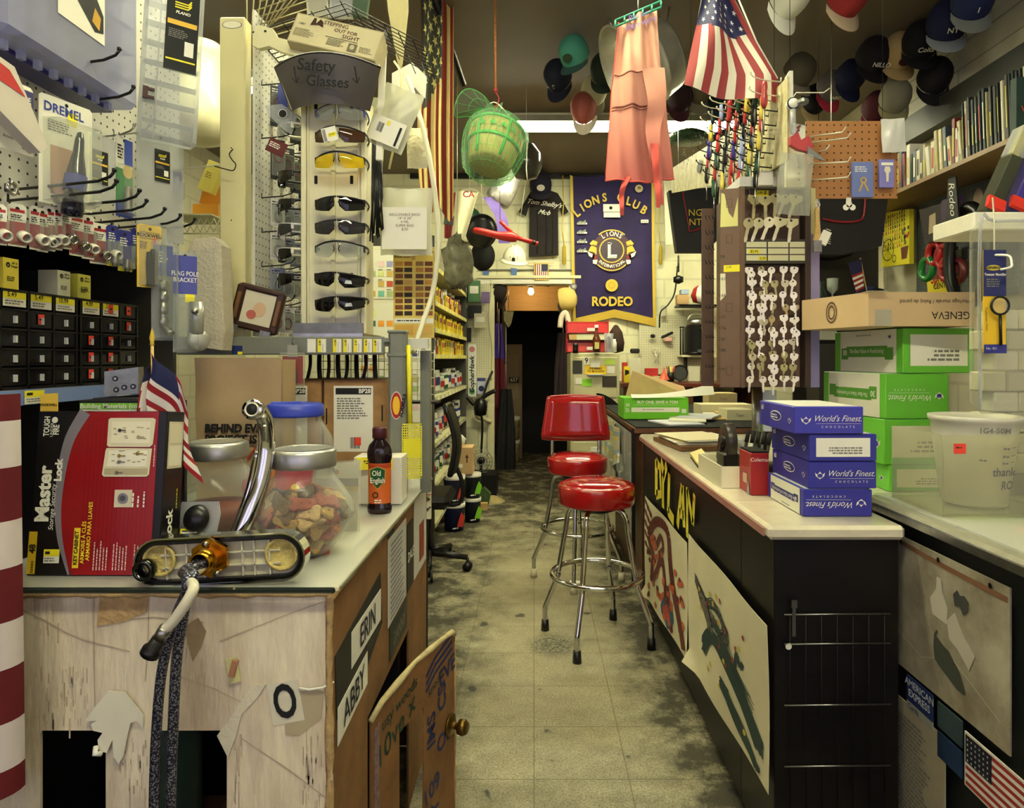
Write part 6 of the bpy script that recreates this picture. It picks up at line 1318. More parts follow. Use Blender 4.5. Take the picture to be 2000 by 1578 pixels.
cap('tan cap with a dark maroon patch',1755,104,(176,150,100),yaw=-5,patch=(70,20,26),pitch=62,sc=1.1)
cap('black cap lettered Colts',1797,82,(14,12,16),yaw=-10,txt='Colts',pitch=60,sc=1.1)
cap('black cap hanging low against the planks',1825,150,(16,12,16),yaw=-10,pitch=70,zc=3.05,sc=1.05)
cap('olive grey cap above the small white bag',1748,190,(120,116,96),(130,124,90),yaw=-10,pitch=70,zc=2.95)
cap('dark red cap with magenta side behind the olive cap',1712,212,(70,14,24),(120,20,60),yaw=0,pitch=70,zc=2.95)
cap('navy cap with white lettering and a grey brim at the upper right',1850,45,(22,26,66),(140,144,150),yaw=-15,txt='NY',pitch=58,sc=1.15)
cap('white-billed cap at the top edge of the picture',1538,-8,(226,226,206),(236,236,220),yaw=25,pitch=80,sc=1.1)
cap('red cap with a tan brim at the top edge',1652,-8,(150,40,40),(190,170,140),yaw=15,pitch=70,sc=1.1)
cap('blue cap at the top right corner',1900,0,(24,36,80),(120,124,120),yaw=-15,pitch=65,txt='I',sc=1.1)
cap('navy cap pinned above the black t-shirt',1056,362,(24,20,40),(30,26,40),Y=7.0,yaw=0,pitch=40,patch=(196,190,180),group='caps on the back wall',sc=1.3)
# two packaged fans of green netting on the ceiling
for k,(px,lab)in enumerate(((1345,'green wrapped bundle below the light strip'),(1425,'dark teal wrapped bundle behind the screwdrivers'))):
    b=B(); Y=5.2; b.lathe([(0,-.05),(.1,-.045),(.15,-.02),(.15,.01),(.08,.05),(0,.055)],mat('green_wrap',(60,92,60),.25,nz=.5,nzs=30,bump=.6)if k==0 else mat('teal_wrap',(40,66,72),.25,nz=.5,nzs=30,bump=.6),20,T(P(px,268,5.2)),sx=1.1)
    b.tube([P(px,262,5.2),P(px+10,240,5.25)+Vector((0,0,0)),(P(px,0,5.2).x,5.25,ZC)],.002,WIRE,4); wone('wrapped_bundle',lab,'bundle',b)

# ---- galvanised washtub on the ceiling
b=B(); TUB=mat('tub_metal',(214,212,200),.34,.8,nz=.25,nzs=8,bump=.15,bs=18); dd=Vector((-.80,-.12,-.42)).normalized(); q=dd.to_track_quat('Z','X').to_matrix().to_4x4(); Mt=T(P(1300,105,3.75))@q
b.lathe([(0,-.02),(.19,-.02),(.2,-.005),(.225,.10),(.232,.105),(.229,.115),(.24,.17),(.247,.175),(.244,.185),(.262,.27),(.27,.275),(.268,.285),(.256,.28),(.238,.17),(.218,.08),(.192,.0),(0,.0)],TUB,40,Mt,sx=1,sy=.88)
for sx in (-1,1):b.tube([Mt@Vector((sx*.25,-.05,.24)),Mt@Vector((sx*.29,-.03,.22)),Mt@Vector((sx*.29,.03,.22)),Mt@Vector((sx*.25,.05,.24))],.006,STEEL,6)
b2=B(); c=P(1300,105,3.75); b2.tube([c+Vector((.0,0,.1)),(c.x+.02,c.y,ZC)],.004,STEEL,6)
wthing('washtub','dented galvanised washtub hung sideways behind the pink apron','tub',[('tub',b),('hanging_wire',b2)])

# ---- pink apron on a green hanger
ya=2.55
AP=mat('faded_apron',(236,150,130),.85,bump=.12,bs=300); nt=AP.node_tree; tc=nt.nodes.new('ShaderNodeTexCoord'); sp=nt.nodes.new('ShaderNodeSeparateXYZ'); nt.links.new(tc.outputs['Object'],sp.inputs[0]); mr_=nt.nodes.new('ShaderNodeMapRange'); mr_.inputs[1].default_value=.05; mr_.inputs[2].default_value=.62; nt.links.new(sp.outputs['Z'],mr_.inputs[0])
rr=nt.nodes.new('ShaderNodeValToRGB'); rr.color_ramp.elements[0].color=lin((176,82,82))+(1,); rr.color_ramp.elements[1].color=lin((214,160,138))+(1,); nt.links.new(mr_.outputs[0],rr.inputs[0]); nt.links.new(rr.outputs[0],nt.nodes['Principled BSDF'].inputs['Base Color'])
lft=[(0,1208,44),(.3,1200,130),(.45,1196,165),(.6,1194,215),(1,1186,345)]; rgt=[(0,1284,14),(.3,1291,120),(.5,1300,185),(.7,1306,240),(1,1321,344)]
def itp(tb,v):
    for i in range(len(tb)-1):
        if tb[i][0]<=v<=tb[i+1][0]+1e-9:t_=(v-tb[i][0])/(tb[i+1][0]-tb[i][0]); return (tb[i][1]+(tb[i+1][1]-tb[i][1])*t_,tb[i][2]+(tb[i+1][2]-tb[i][2])*t_)
    return tb[-1][1:]
def apf(u,v):
    a,c=itp(lft,v),itp(rgt,v); px,py=a[0]+(c[0]-a[0])*u,a[1]+(c[1]-a[1])*u+(10*math.sin(u*PI)*v**4); p=P(px,py,ya); p.y+=.012*math.sin(u*9+v*3)+.010*math.sin(u*21-v*5)+.05*(u-.5)**2*4*v; return p
b=B(); b.sheet(apf,30,40,AP,th=-.0015)
pk=B()
def pkf(x0,x1,v0,v1):return lambda u,v:apf(x0+(x1-x0)*u,v0+(v1-v0)*v)+Vector((0,-.006-.012*math.sin(u*PI)*(1-v),-.006*math.sin(u*PI)*(1-v)))
pk.sheet(pkf(.02,.66,.36,.57),12,8,AP,th=-.001); pk.tube([pkf(.02,.66,.36,.57)(k/12,0)for k in range(13)],.003,mat('apron_hem',(150,90,76),.85),5)
for v in (.575,.59):pk.tube([apf(.02+.62*k/12,v)+Vector((0,-.003,0))for k in range(13)],.0015,mat('apron_hem',()),5)
fd=B()
fl_=[(1270,130),(1292,122),(1303,190),(1290,240),(1287,290),(1296,345),(1290,400),(1283,400),(1276,345),(1268,280),(1272,220)]
def strip(bd,pts,w0,w1,Y,m):
    pts=smooth_path([P(x,y,Y)for x,y in pts],5); n=len(pts); L=[]; 
    for i,p in enumerate(pts):
        w_=(w0+(w1-w0)*i/n)/2; L.append((p+Vector((-w_,.006*math.sin(i*.9),0)),p+Vector((w_,-.006*math.sin(i*.7),0))))
    bd.sheet(lambda u,v:L[min(n-1,int(round(v*(n-1))))][0].lerp(L[min(n-1,int(round(v*(n-1))))][1],u),3,n-1,m,th=-.0015)
SAL=mat('apron_strap',(206,86,78),.85)
strip(fd,[(1276,132),(1283,200),(1275,260),(1283,330),(1290,400)],.085,.02,ya-.05,SAL if False else AP)
s1=B(); strip(s1,[(1226,345),(1216,370),(1214,395),(1215,420)],.024,.014,ya-.0,SAL)
s2=B(); strip(s2,[(1278,280),(1281,330),(1284,365),(1286,405)],.03,.014,ya-.06,SAL)
hm=B(); hm.tube([apf(k/24,1)for k in range(25)],.0035,SAL,6); hm.tube([apf(0,k/24)for k in range(25)],.002,SAL,5)
wr=B(); Mw=T(P(1248,38,ya-.02))@R(-20,'Y')@FR; wr.text('Rodeo\nHardware',.022,C(110,90,170),Mw,shear=.4)
hgr=B(); HG=C(60,150,120,.35); a,c=P(1202,46,ya-.01),P(1291,8,ya-.01)
for dz in (-.012,.012):hgr.tube([a+Vector((0,0,dz)),c+Vector((0,0,dz))],.0042,HG,7)
for k in range(6):p=a.lerp(c,k/5); hgr.tube([p+Vector((0,0,-.012)),p+Vector((0,0,.012))],.0042,HG,6)
m_=a.lerp(c,.5); hgr.tube([m_,m_+Vector((.0,0,.05)),m_+Vector((.02,0,.08)),m_+Vector((0,0,.11)),m_+Vector((-.02,0,.09))],.003,STEEL,6); hgr.tube([m_+Vector((0,0,.11)),(m_.x,m_.y,ZC)],.002,STEEL,5)
wthing('apron','faded pink shop apron hanging on a green plastic hanger','apron',[('cloth',b),('pocket',pk),('folded_edge',fd),('strap',s1),('strap',s2),('hem',hm),('writing',wr,'faded purple handwriting'),('hanger',hgr,'green plastic hanger')])

# ---- big stars and stripes
yf=2.35
def ffn(u,v):
    lf_=(1378-41*v,-40+204*v); rt=(1412+105*min(1,v*1.25),-40+195*min(1,v*1.25)+50*max(0,v-.8)*5)
    px,py=lf_[0]+(rt[0]-lf_[0])*u,lf_[1]+(rt[1]-lf_[1])*u+7*math.sin(u*PI)*v; p=P(px,py,yf); p.y+=.02*math.sin(u*9+v*4)+.02*math.sin(u*4-v*5); return p
FW=mat('flag_white',(232,226,206),.7); FRD=mat('flag_red',(156,60,62),.7); FBL=mat('flag_blue',(40,42,84),.7)
def fm(u,v):
    if v<.43+.02*math.sin(u*PI)and u<.93:return FBL
    return FRD if int(u*11)%2==0 else FW
b=B(); b.sheet(ffn,66,44,fm,th=-.001)
for j in range(5):
    for i in range(4+j//2):b.star(.13+.19*i+.09*(j%2)if j<3 else .1+.155*i+.07*(j%2),.12+.065*j,.026,PAPER,fn=lambda u,v:ffn(u,v)+Vector((0,-.003,0)),asp=1.3)
b2=B(); b2.tube([ffn(1,0)+Vector((0,.0,.05)),ffn(1,.5),ffn(1,.8)],.003,PAPER,6); b2.tube([ffn(1,0)+Vector((0,0,.05)),Vector((ffn(1,0).x-.1,yf,ZC))],.002,WIRE,5)
wthing('hanging_flag','stars and stripes flag hanging from the ceiling above the screwdrivers','flag',[('cloth',b),('cord',b2)])
# old faded flag on the left, hanging lengthways
yo=3.6
def ofn(u,v):px=818+62*u+4*math.sin(v*7)*(1-u); py=-60+470*v-8*(1-u)*0+12*math.sin(u*9)*v; p=P(px,py,yo); p.y+=.03*math.sin(u*16+v)+.15*u; return p
OW=mat('old_flag_white',(206,190,120),.8,nz=.15,nzs=9); OR_=mat('old_flag_red',(120,34,24),.8); OB=mat('old_flag_blue',(66,66,56),.8,nz=.2,nzs=20)
b=B(); b.sheet(ofn,36,50,lambda u,v:OB if (u<.66 and v<.5+.06*math.sin(u*8))else (OR_ if int(u*10+.3)%2 else OW),th=-.002)
for j in range(8):
    for i in range(3):b.star(.12+.2*i+.1*(j%2),.14+.045*j,.028,C(206,196,120),fn=lambda u,v:ofn(u,v)+Vector((0,-.006,0)),asp=2.4)
b2=B(); b2.cyl(P(830,-60,3.5),P(905,165,4.1),.02,BLACK,n=8); b2.cyl(P(822,-60,3.5),P(893,130,4.1),.012,DARKSTEEL,n=8)
wthing('old_flag','old yellowed stars and stripes flag hanging lengthways on the left','flag',[('cloth',b),('staff',b2)])

# ---- bushel basket in green netting on a bungee
bc_=P(964,290,3.6); bM=T(bc_)@R(12,'Y')@R(-22,'X')
BK=mat('basket_slats',(206,176,112),.7,nz=.3,nzs=14,stretch=(8,8,.5)); GB=C(84,176,84,.5)
b=B(); b.lathe([(0,-.12),(.10,-.12),(.115,-.11),(.142,.0),(.155,.10),(.152,.102),(.14,.0),(.11,-.105),(0,-.108)],BK,28,bM)
for k in range(28):a=2*PI*k/28; b.box((.149*math.cos(a),.149*math.sin(a),.045),(.004,.014,.11),WOODL,(0,0,math.degrees(a)),M=bM)
h=B()
for z,r_ in ((.098,.158),(-.01,.147)):h.tube([bM@Vector((r_*math.cos(k*PI/18),r_*math.sin(k*PI/18),z))for k in range(36)],.006,GB,6,closed=True,flat=1.6)
for a in (4.1,5.2,1.2):h.tube([bM@Vector((.157*math.cos(a),.157*math.sin(a),.1)),bM@Vector((.146*math.cos(a),.146*math.sin(a),0)),bM@Vector((.118*math.cos(a),.118*math.sin(a),-.11))],.008,GB,5)
for k in range(7):a=3.6+k*.36; c=bM@Vector((.158*math.cos(a),.158*math.sin(a),.045)); 
for k in range(6):
    a=3.9+k*.36; Mq=bM@T(.16*math.cos(a),.16*math.sin(a),.04)@R(math.degrees(a)+90,'Z')@FR
    for (dx,dy)in ((0,.01),(-.009,-.003),(.009,-.003)):h.disc(dx,dy,.008,GB,Mq,z=.003)
NETG=glassy('green_net',(226,246,226),.05,.4,.2)
n_=B(); n_.lathe([(0,-.19),(.08,-.185),(.14,-.14),(.165,-.05),(.178,.04),(.172,.11),(.13,.16),(.05,.185),(.02,.20)],NETG,26,bM)
for k in range(26):
    a=2*PI*k/26; n_.tube([bM@Vector((r_*math.cos(a),r_*math.sin(a),z))for r_,z in ((.0805,-.186),(.141,-.141),(.1665,-.05),(.1795,.04),(.1735,.11),(.131,.161),(.05,.187))],.0011,GB,4)
for r_,z in ((.11,-.165),(.152,-.1),(.168,-.04),(.174,.01),(.18,.06),(.17,.115),(.14,.152),(.1,.172)):n_.tube([bM@Vector((r_*math.cos(k*PI/14),r_*math.sin(k*PI/14),z))for k in range(28)],.001,GB,4,closed=True)
kt=B(); kc=bM@Vector((-.07,0,.20))
def bow(u,v):a=u*2*PI; r_=.03+.10*v; return kc+Vector((r_*math.cos(a)*(1.25 if math.cos(a)<0 else .8)-.03*v,.05*math.sin(a*2)*v,.05+.07*v*math.sin(a)+.03*math.cos(a*3)*v))
kt.sheet(bow,30,8,NETG); kt.tube([bow(k/40,1)for k in range(40)],.0025,GB,5,closed=True); kt.tube([bow(k/40,.5)for k in range(40)],.0012,GB,5,closed=True)
for k in range(16):kt.tube([bow(k/16,0),bow(k/16,.5),bow(k/16,1)],.001,GB,4)
kt.sheet(lambda u,v:kc+Vector((-.07+.09*u-.05*v*0,.04*math.sin(u*6),.06-.26*v)),8,8,NETG)
bg=B(); top=P(967,0,3.6); top.z=ZC; low=P(968,195,3.6); bg.tube([top,low+Vector((0,0,.05))],.007,mat('bungee',(176,110,60),.7,nz=.5,nzs=90),8); bg.tube([low+Vector((0,0,.06)),low+Vector((0,0,.04))],.011,C(150,40,40),8); bg.tube(smooth_path([low+Vector((0,0,.04)),low+Vector((.018,0,.01)),low+Vector((.012,0,-.02)),low+Vector((0,0,-.04))],4),.004,C(150,40,40),6); bg.tube([low+Vector((0,0,-.03)),low+Vector((.0,.02,-.16))],.006,C(150,60,50),6)
ch=B(); ch.tube(smooth_path([low+Vector((-.03,0,-.02)),low+Vector((0,0,-.015)),low+Vector((.05,0,-.06)),bM@Vector((.12,-.05,.12))],6),.0035,WIRE,5); ch.tube([bM@Vector((.172,-.05,.05)),P(1028,330,3.5),P(1030,352,3.5)],.003,WIRE,5)
wthing('hanging_basket','bushel basket with shamrocks wrapped in green netting, hanging on a bungee cord','basket',[('basket',b),('hoops',h,'green hoops and shamrocks'),('netting',n_,'green netting'),('bow',kt,'green net bow'),('bungee',bg),('chain',ch)])

# ---- helmets and things hung over the back-left corner
def dome(b,M,r,m,n=24,rim=None,flat=1):b.lathe([(r*math.sin(a*PI/16),r*flat*math.cos(a*PI/16))for a in range(0,9)][::-1],m,n,M); 
def wall_cord(b,p):b.tube([p,(p.x,p.y,ZC)],.002,WIRE,4)
yh=6.4
b=B(); dome(b,T(P(917,428,yh)),.115,C(40,80,56,.3)); b.tube([P(917,428,yh)+Vector((.12*math.cos(a*PI/12),.12*math.sin(a*PI/12),0))for a in range(24)],.008,C(40,80,56,.3),6,closed=True); wall_cord(b,P(917,405,yh)); wone('helmet','dark green plastic helmet hanging left of the silver duct','helmet',b)
b=B(); b.lathe([(.11,0),(.12,.01),(.12,.05),(.11,.06),(.07,.13),(0,.15)],C(226,220,190,.5),20,T(P(913,476,yh+.3))); b.tube(smooth_path([P(898,380,yh+.3),P(905,372,yh+.3),P(925,370,yh+.3),P(944,385,yh+.3)],5),.012,C(226,220,190,.5),8); wone('bucket_hat','cream hard hat hanging behind the green helmet','helmet',b)
t=thing('hard_hat','white hard hat hanging over the back doorway','helmet',T(P(1004,508,yh))@R(8,'Y')@R(20,'X')); HH=C(232,228,204,.3)
b=B(); dome(b,T(0,0,0),.115,HH,26,flat=1.25)
for k in (-1,0,1):b.tube([(k*.035,-.115*math.sin(a*PI/12)*(1-abs(k)*.06),.147*math.cos(a*PI/12)*(1-abs(k)*.06))for a in range(-5,6)],.007,HH,6)
part('shell',b,t); b=B(); b.lathe([(.11,.01),(.14,-.01),(.14,-.018),(.11,-.006)],HH,26,sy=1.15); part('brim',b,t); b=B(); b.box((0,-.12,.03),(.03,.01,.03),INK); part('emblem',b,t)
b=B(); b.tube([(0,.05,.14),(0,.3,.5),(0,.3,1.0)],.002,WIRE,4); part('cord',b,t)
b=B(); b.lathe([(.12*math.sin(a*PI/12),.145*math.cos(a*PI/12))for a in range(1,12)],MATTB,22,T(P(943,500,yh+.1))); wall_cord(b,P(943,480,yh+.1)); wone('black_ball','matt black round hat hanging below the steel rimmed lid','hat',b)
b=B(); Mp=T(P(940,452,yh-.2))@R(-78,'X')@R(10,'Z'); b.lathe([(0,-.03),(.10,-.02),(.13,.0),(.14,.02)],BLACK,26,Mp,sy=1.1); b.tube([Mp@Vector((.14*math.cos(k*PI/16),.154*math.sin(k*PI/16),.022))for k in range(32)],.009,DARKSTEEL,8,closed=True); wall_cord(b,P(940,430,yh-.2)); wone('frying_pan','round black pan with a shiny rim hanging behind the red tool','pan',b)
b=B(); ins_=mat('foil',(190,188,184),.35,.7,nz=.3,nzs=12,bump=.9,bs=14); b.tube(smooth_path([P(968,395,yh-.4),P(985,370,yh-.4),P(1000,330,yh-.3),P(1030,300,yh-.3)],6),[.10,.115,.12,.12,.12,.115,.115,.11,.11,.11,.11,.11,.10,.10,.10,.10,.09,.08,.07][:19],ins_,16); wall_cord(b,P(1030,300,yh-.3)); wone('foil_duct','crumpled silver foil duct hanging behind the green basket','duct',b)
b=B(); b.lathe([(.0,-.14),(.08,-.12),(.12,-.04),(.11,.05),(.06,.12),(0,.14)],glassy('dark_bag',(70,66,60),.6,.15),16,T(P(1028,315,4.9))); wall_cord(b,P(1028,300,4.9)); wone('plastic_bag','dark clear plastic bag bundle peeking out behind the green basket','bag',b)
b=B(); strip(b,[(955,385),(968,405),(980,430),(985,475)],.11,.10,yh-.5,C(110,90,170)); wone('purple_cloth','purple cloth hanging behind the red tool','cloth',b)
b=B(); yt=yh-.7; RT_=C(186,40,40,.3); b.tube(smooth_path([P(924,450,yt),P(940,452,yt),P(975,460,yt),P(995,462,yt),P(1010,465,yt)],4),[.02,.028,.032,.034,.034,.034,.034,.034,.038,.042,.045,.048,.05,.05,.046,.04,.035][:17],RT_,12,flat=.9); b.tube([P(1008,464,yt),P(1040,473,yt)],.02,RT_,10); b.tube([P(1040,473,yt),P(1046,475,yt)],.024,BLACK,10); b.tube([P(1046,475,yt),P(1051,476,yt)],.02,RT_,10); b.tube([P(1000,455,yt),P(985,440,yt),P(977,432,yt)],.016,RT_,8); b.tube([P(977,430,yt),(P(975,0,yt).x,yt,ZC)],.003,STEEL,5)
wone('garden_blower','red hand-held power tool hanging from a chain above the passage','tool',b)
b=B(); b.tube([P(905,400,yt),P(912,412,yt)],.03,BLACK,6); b.box(P(877,430,5.0),(.07,.02,.07),BLACK,(0,8,0)); wall_cord(b,P(877,428,5.0)); wone('black_sign','small black square sign hanging left of the helmets','sign',b)
b=B(); b.sheet(lambda u,v:P(868+66*u*(1-.4*v),375+90*v,5.6)+Vector((0,.03*math.sin(u*9),0)),12,10,lambda u,v:C(130,30,36)if u<.35 else C(206,200,170),th=-.002); b.text('CA',.05,C(150,40,40),T(P(915,380,5.55))@FR,bold=.003); wone('red_and_white_cloth','red and cream cloth with letters hanging behind the helmets','cloth',b)
b=B(); rd=random.Random(4); b.lathe([(.012,.24),(.05,.19),(.11,.13),(.12,.03),(.10,-.07),(.12,-.13),(.06,-.19),(0,-.2)],mat('crumpled_bag',(150,146,120),.2,nz=.5,nzs=14,bump=1,bs=16,alpha=.75),14,T(P(893,515,4.4))@Matrix.Scale(.8,4)); b.v=[v+Vector((rd.uniform(-.022,.022),rd.uniform(-.02,.02),rd.uniform(-.02,.02)))for v in b.v]; wall_cord(b,P(893,470,4.4)); wone('plastic_bag','crumpled clear plastic bag hanging beside the white hose','bag',b)
# blue tape tabs
for k,(px,py)in enumerate(((948,537),(1003,532))):
    b=B(); MM=T(P(px,py,7.12))@FR; b.prism([(-.02,-.05),(.03,-.05),(.04,.04),(-.03,.05)],.002,C(80,110,170),MM); wone('tape_tab','%s piece of blue tape on the wall above the doorway'%['left','right'][k],'tape',b)

# ---- pegboard and stuff on the back-left wall
b=B(); px0,px1=P(893,0,YW).x,P(957,0,YW).x; b.box(((px0+px1)/2,YW-.02,(P(0,548,YW).z+P(0,782,YW).z)/2),(px1-px0,.01,P(0,548,YW).z-P(0,782,YW).z),PEGX)
wone('pegboard','cream pegboard on the back wall left of the doorway','pegboard',b)
Yq=YW-.06
def qbox(name,label,cat,x0,y0_,x1,y1_,Y,d,m,deco=None,**k):return pxbox(name,label,cat,x0,y0_,x1,y1_,Y,d,m,0,deco,**k)
qbox('hanging_pack','tall white trap package on the back pegboard','package',914,672,930,775,Yq-.1,.04,PAPER,lambda b,w_,h_:(b.text('GopherHawk',.05,INK,T(0,h_*.42,.001)@R(90,'Z'),bold=.003,shear=.2),b.disc(0,h_*.9,.03,C(200,120,130),z=.001),b.disc(0,h_*.1,.03,C(80,140,90),z=.001)))
qbox('hanging_pack','blue and white package right of the tall white one','package',932,738,948,770,Yq-.05,.03,C(190,196,216),lambda b,w_,h_:(b.disc(0,h_*.35,.03,C(30,40,80),z=.001),b.rect(-w_/2,h_*.8,w_/2,h_,C(60,60,120),z=.001)))
rd=random.Random(9)
for k,(x,y,x1,y1,c,lab)in enumerate(((892,545,915,590,(40,60,40),'dark green pack at the upper left'),(914,548,938,590,(80,120,80),'green pack with a white label'),(940,570,956,592,(110,90,140),'purple pack'),(898,602,914,640,(110,108,100),'grey metal part'),(914,596,940,620,(26,26,28),'dark bundle of fittings'),(926,612,950,640,(206,200,170),'white tilted switch pack'),(912,640,920,668,(20,20,20),'black coiled cord'))):
    qbox('hanging_pack',lab+' on the back pegboard','package',x,y,x1,y1,Yq-.02*(k%3)-.03,.03,C(*c),(lambda b,w_,h_:b.rect(-w_*.35,h_*.4,w_*.35,h_*.75,PAPER,z=.001))if k in (0,1,5)else None)
b=B(); b.tube(smooth_path([P(958,545,YW-.03),P(961,560,YW-.03),P(955,620,YW-.03),P(962,680,YW-.03),P(960,740,YW-.03)],6),.006,CREAM,6); b.tube(smooth_path([P(962,725,7.05),P(953,745,7.0),P(945,770,6.95),P(938,790,6.9),P(942,830,6.9),P(940,885,6.9)],6),.012,BLACK,7); b.tube(smooth_path([P(905,770,6.9),P(915,778,6.9),P(928,790,6.9),P(945,775,6.9),P(962,765,6.9),P(968,765,6.9)],6),.022,BLACK,8); b.lathe([(0,-.1),(.06,-.08),(.07,0),(.05,.08),(0,.1)],BLACK,10,T(P(938,795,6.88)))
wone('electric_cord','heavy black cord and plug cluster on the wall beside the doorway','cord',b)
b=B(); b.tube(smooth_path([P(930,805,YW-.05),P(934,815,YW-.05),P(945,818,YW-.05),P(960,824,YW-.05)],5),.025,C(200,190,150,.5),10); wone('drain_elbow','cream pipe elbow low on the back wall','pipe',b)

# ---- aisle shelves on the left
sx_,sy0,sy1=-.69,4.62,6.75
zs=[.2,.48,.76,1.08,1.378,1.56,1.748,2.0]
b=B()
for z in zs:b.box((sx_-.21,(sy0+sy1)/2,z-.01),(.42,sy1-sy0,.02),mat('shelf_cream',(196,192,150),.5))
b2=B(); b2.box((sx_-.43,(sy0+sy1)/2,1.1),(.02,sy1-sy0,2.2),mat('shelf_back',(70,66,54),.7)); b2.box((sx_-.22,sy0-.01,1.1),(.44,.02,2.2),mat('gondola_end',())); b2.box((sx_-.22,sy1+.01,1.1),(.44,.02,2.2),mat('gondola_end',()))
b3=B()
for z in zs:b3.box((sx_+.004,(sy0+sy1)/2,z-.014),(.006,sy1-sy0,.032),C(206,200,150)); 
for z in zs:
    for k in range(9):b3.rect(sy0+.1+k*.22,z-.026,sy0+.2+k*.22,z-.004,YEL if z>1.3 else PAPER,T(sx_+.008,0,0)@FRR)
wthing('aisle_shelving','cream metal aisle shelving on the left leading to the back','shelving',[('shelves',b),('back_panel',b2),('price_strip',b3)])
rd=random.Random(31)
def can_mesh(r_,h_,c,lab):
    b=B(); b.lathe([(0,0),(r_,.0),(r_,h_),(r_*.9,h_),(r_*.9,h_-.004),(0,h_-.004)],lambda j:C(170,170,160,.4),14); b.lathe([(r_*1.01,h_*.12),(r_*1.01,h_*.88)],C(*c,.4),14); b.rect(-r_*.5,h_*.35,r_*.5,h_*.7,C(*lab),R(60,'Z')@T(0,-r_*1.03,0)@FR); return b
def carton_mesh(w_,d_,h_,c,lab):
    b=B(); b.box((0,0,h_/2),(d_,w_,h_),C(*c,.6),bev=.002); M=T(d_/2+.001,0,0)@FRR; b.rect(-w_*.4,h_*.5,w_*.4,h_*.85,C(*lab),M); b.scribble(-w_*.35,h_*.4,w_*.6,h_*.05,INK,M,3,int(c[0]),.0006); M=T(0,-w_/2-.001,0)@FR; b.rect(-d_*.4,h_*.5,d_*.4,h_*.85,C(*lab),M); return b
kinds_=[('yellow carton',carton_mesh(.09,.12,.11,(232,206,40),(150,40,30))),('yellow packet',carton_mesh(.07,.1,.13,(226,200,50),(40,40,40))),('white carton',carton_mesh(.06,.1,.12,(220,216,200),(60,90,60))),('red carton',carton_mesh(.06,.1,.13,(150,40,30),(230,220,200)))]
kinds2=[('green paint can',can_mesh(.04,.15,(30,80,50),(226,220,200))),('white spray can',can_mesh(.032,.18,(216,214,200),(40,50,100))),('black spray can',can_mesh(.032,.18,(36,34,34),(200,60,40))),('red labelled can',can_mesh(.05,.13,(196,190,180),(170,40,40))),('blue paint can',can_mesh(.055,.14,(40,60,140),(220,220,220)))]
first={}
for si,z in enumerate(zs):
    if z<.3 or z>1.8:continue
    y=sy0+.08; prev=None; n=0
    while y<sy1-.08:
        pool=kinds_ if z>1.35 and z<1.7 else (kinds2 if z<1.35 else kinds_+kinds2[:3]); hmax=([q for q in zs if q>z]+[9])[0]-z-.03
        nm,kb=rd.choice(pool[:2]if (1.35<z<1.7 and rd.random()<.75)else pool); w_=.1 if 'carton' in nm or 'packet' in nm else .105
        lab='%s on %s shelf of the cream aisle shelving'%(nm,{.48:'the lowest visible',.76:'the low',1.08:'the waist-high',1.378:'the chest-high',1.56:'the eye-level',1.748:'the top'}[z])
        gp=nm+'s on the aisle shelf %d'%si
        zsz=max(v[2]for v in kb.v); sc=min(1,hmax/zsz); M=T(sx_-.075,y,z+.001)@Matrix.Scale(sc,4)
        if nm not in first:
            o=bpy.data.objects.new(nm.replace(' ','_'),kb.mesh(nm.replace(' ','_'))); link(o); o.matrix_world=M; tagit(o,lab,'can' if 'can' in nm else 'carton',gp); first[nm]=o
        else:dup(first[nm],M,lab,gp)
        y+=w_+rd.uniform(.0,.02)

# ---- buckets, carton, fan, office chair
def bucket(label,x,y,z,r_,h_,c,c2,name='paint_bucket',grp=None):
    t=thing(name,label,'bucket',(x,y,z),grp); b=B(); b.lathe([(0,0),(r_*.88,0),(r_*.97,h_*.8),(r_,h_*.82),(r_,h_*.9),(r_*.96,h_*.9)],C(*c,.4),24); part('body',b,t)
    b=B(); b.lathe([(r_*1.03,h_*.88),(r_*1.04,h_),(r_*.95,h_),(r_*.93,h_*.97),(0,h_*.97)],C(216,212,200,.4),24); b.lathe([(r_*1.02,h_*.86),(r_*1.03,h_*.9)],C(216,212,200,.4),24); part('lid',b,t)
    b=B(); M=R(35,'Z')@T(0,-r_*.99,0)@FR; b.prism([(-.02,h_*.2),(.03,h_*.15),(.05,h_*.5),(.02,h_*.7),(0,h_*.5)],0,C(*c2),M); b.scribble(-.06,h_*.15,.05,.01,PAPER,M,1,2,.002); part('label',b,t)
    return t
bx=P(887,0,5.25).x
bucket('blue paint bucket, bottom of the stack behind the office chair',bx,5.25,0,.085,.215,(26,30,70),(190,50,40)); bucket('blue paint bucket, upper of the stack behind the office chair',bx,5.25,.217,.085,.215,(24,26,60),(190,60,40))
bucket('green labelled bucket, bottom of the second stack',bx+.12,5.52,0,.07,.20,(20,30,40),(120,190,40)); bucket('green labelled bucket, top of the second stack',bx+.12,5.52,.202,.07,.20,(20,30,40),(120,190,40))
b=B(); c=P(908,920,5.5); b.box((c.x-.02,5.52,.515),(.18,.2,.22),KRAFTL,bev=.003); M=T(c.x-.02,5.42,0)@FR; b.prism([(-.06,.5),(-.05,.5),(-.05,.54),(-.04,.54),(-.055,.57),(-.07,.54),(-.06,.54)],0,C(60,40,30),M@T(0,0,.001)); b.prism([(.04,.5),(.05,.5),(.05,.54),(.06,.54),(.045,.57),(.03,.54),(.04,.54)],0,C(60,40,30),M@T(0,0,.001)); b.rect(-.02,.46,.01,.49,PAPER,M,.001)
wone('carton','open brown carton with arrow marks on top of the buckets','box',b)
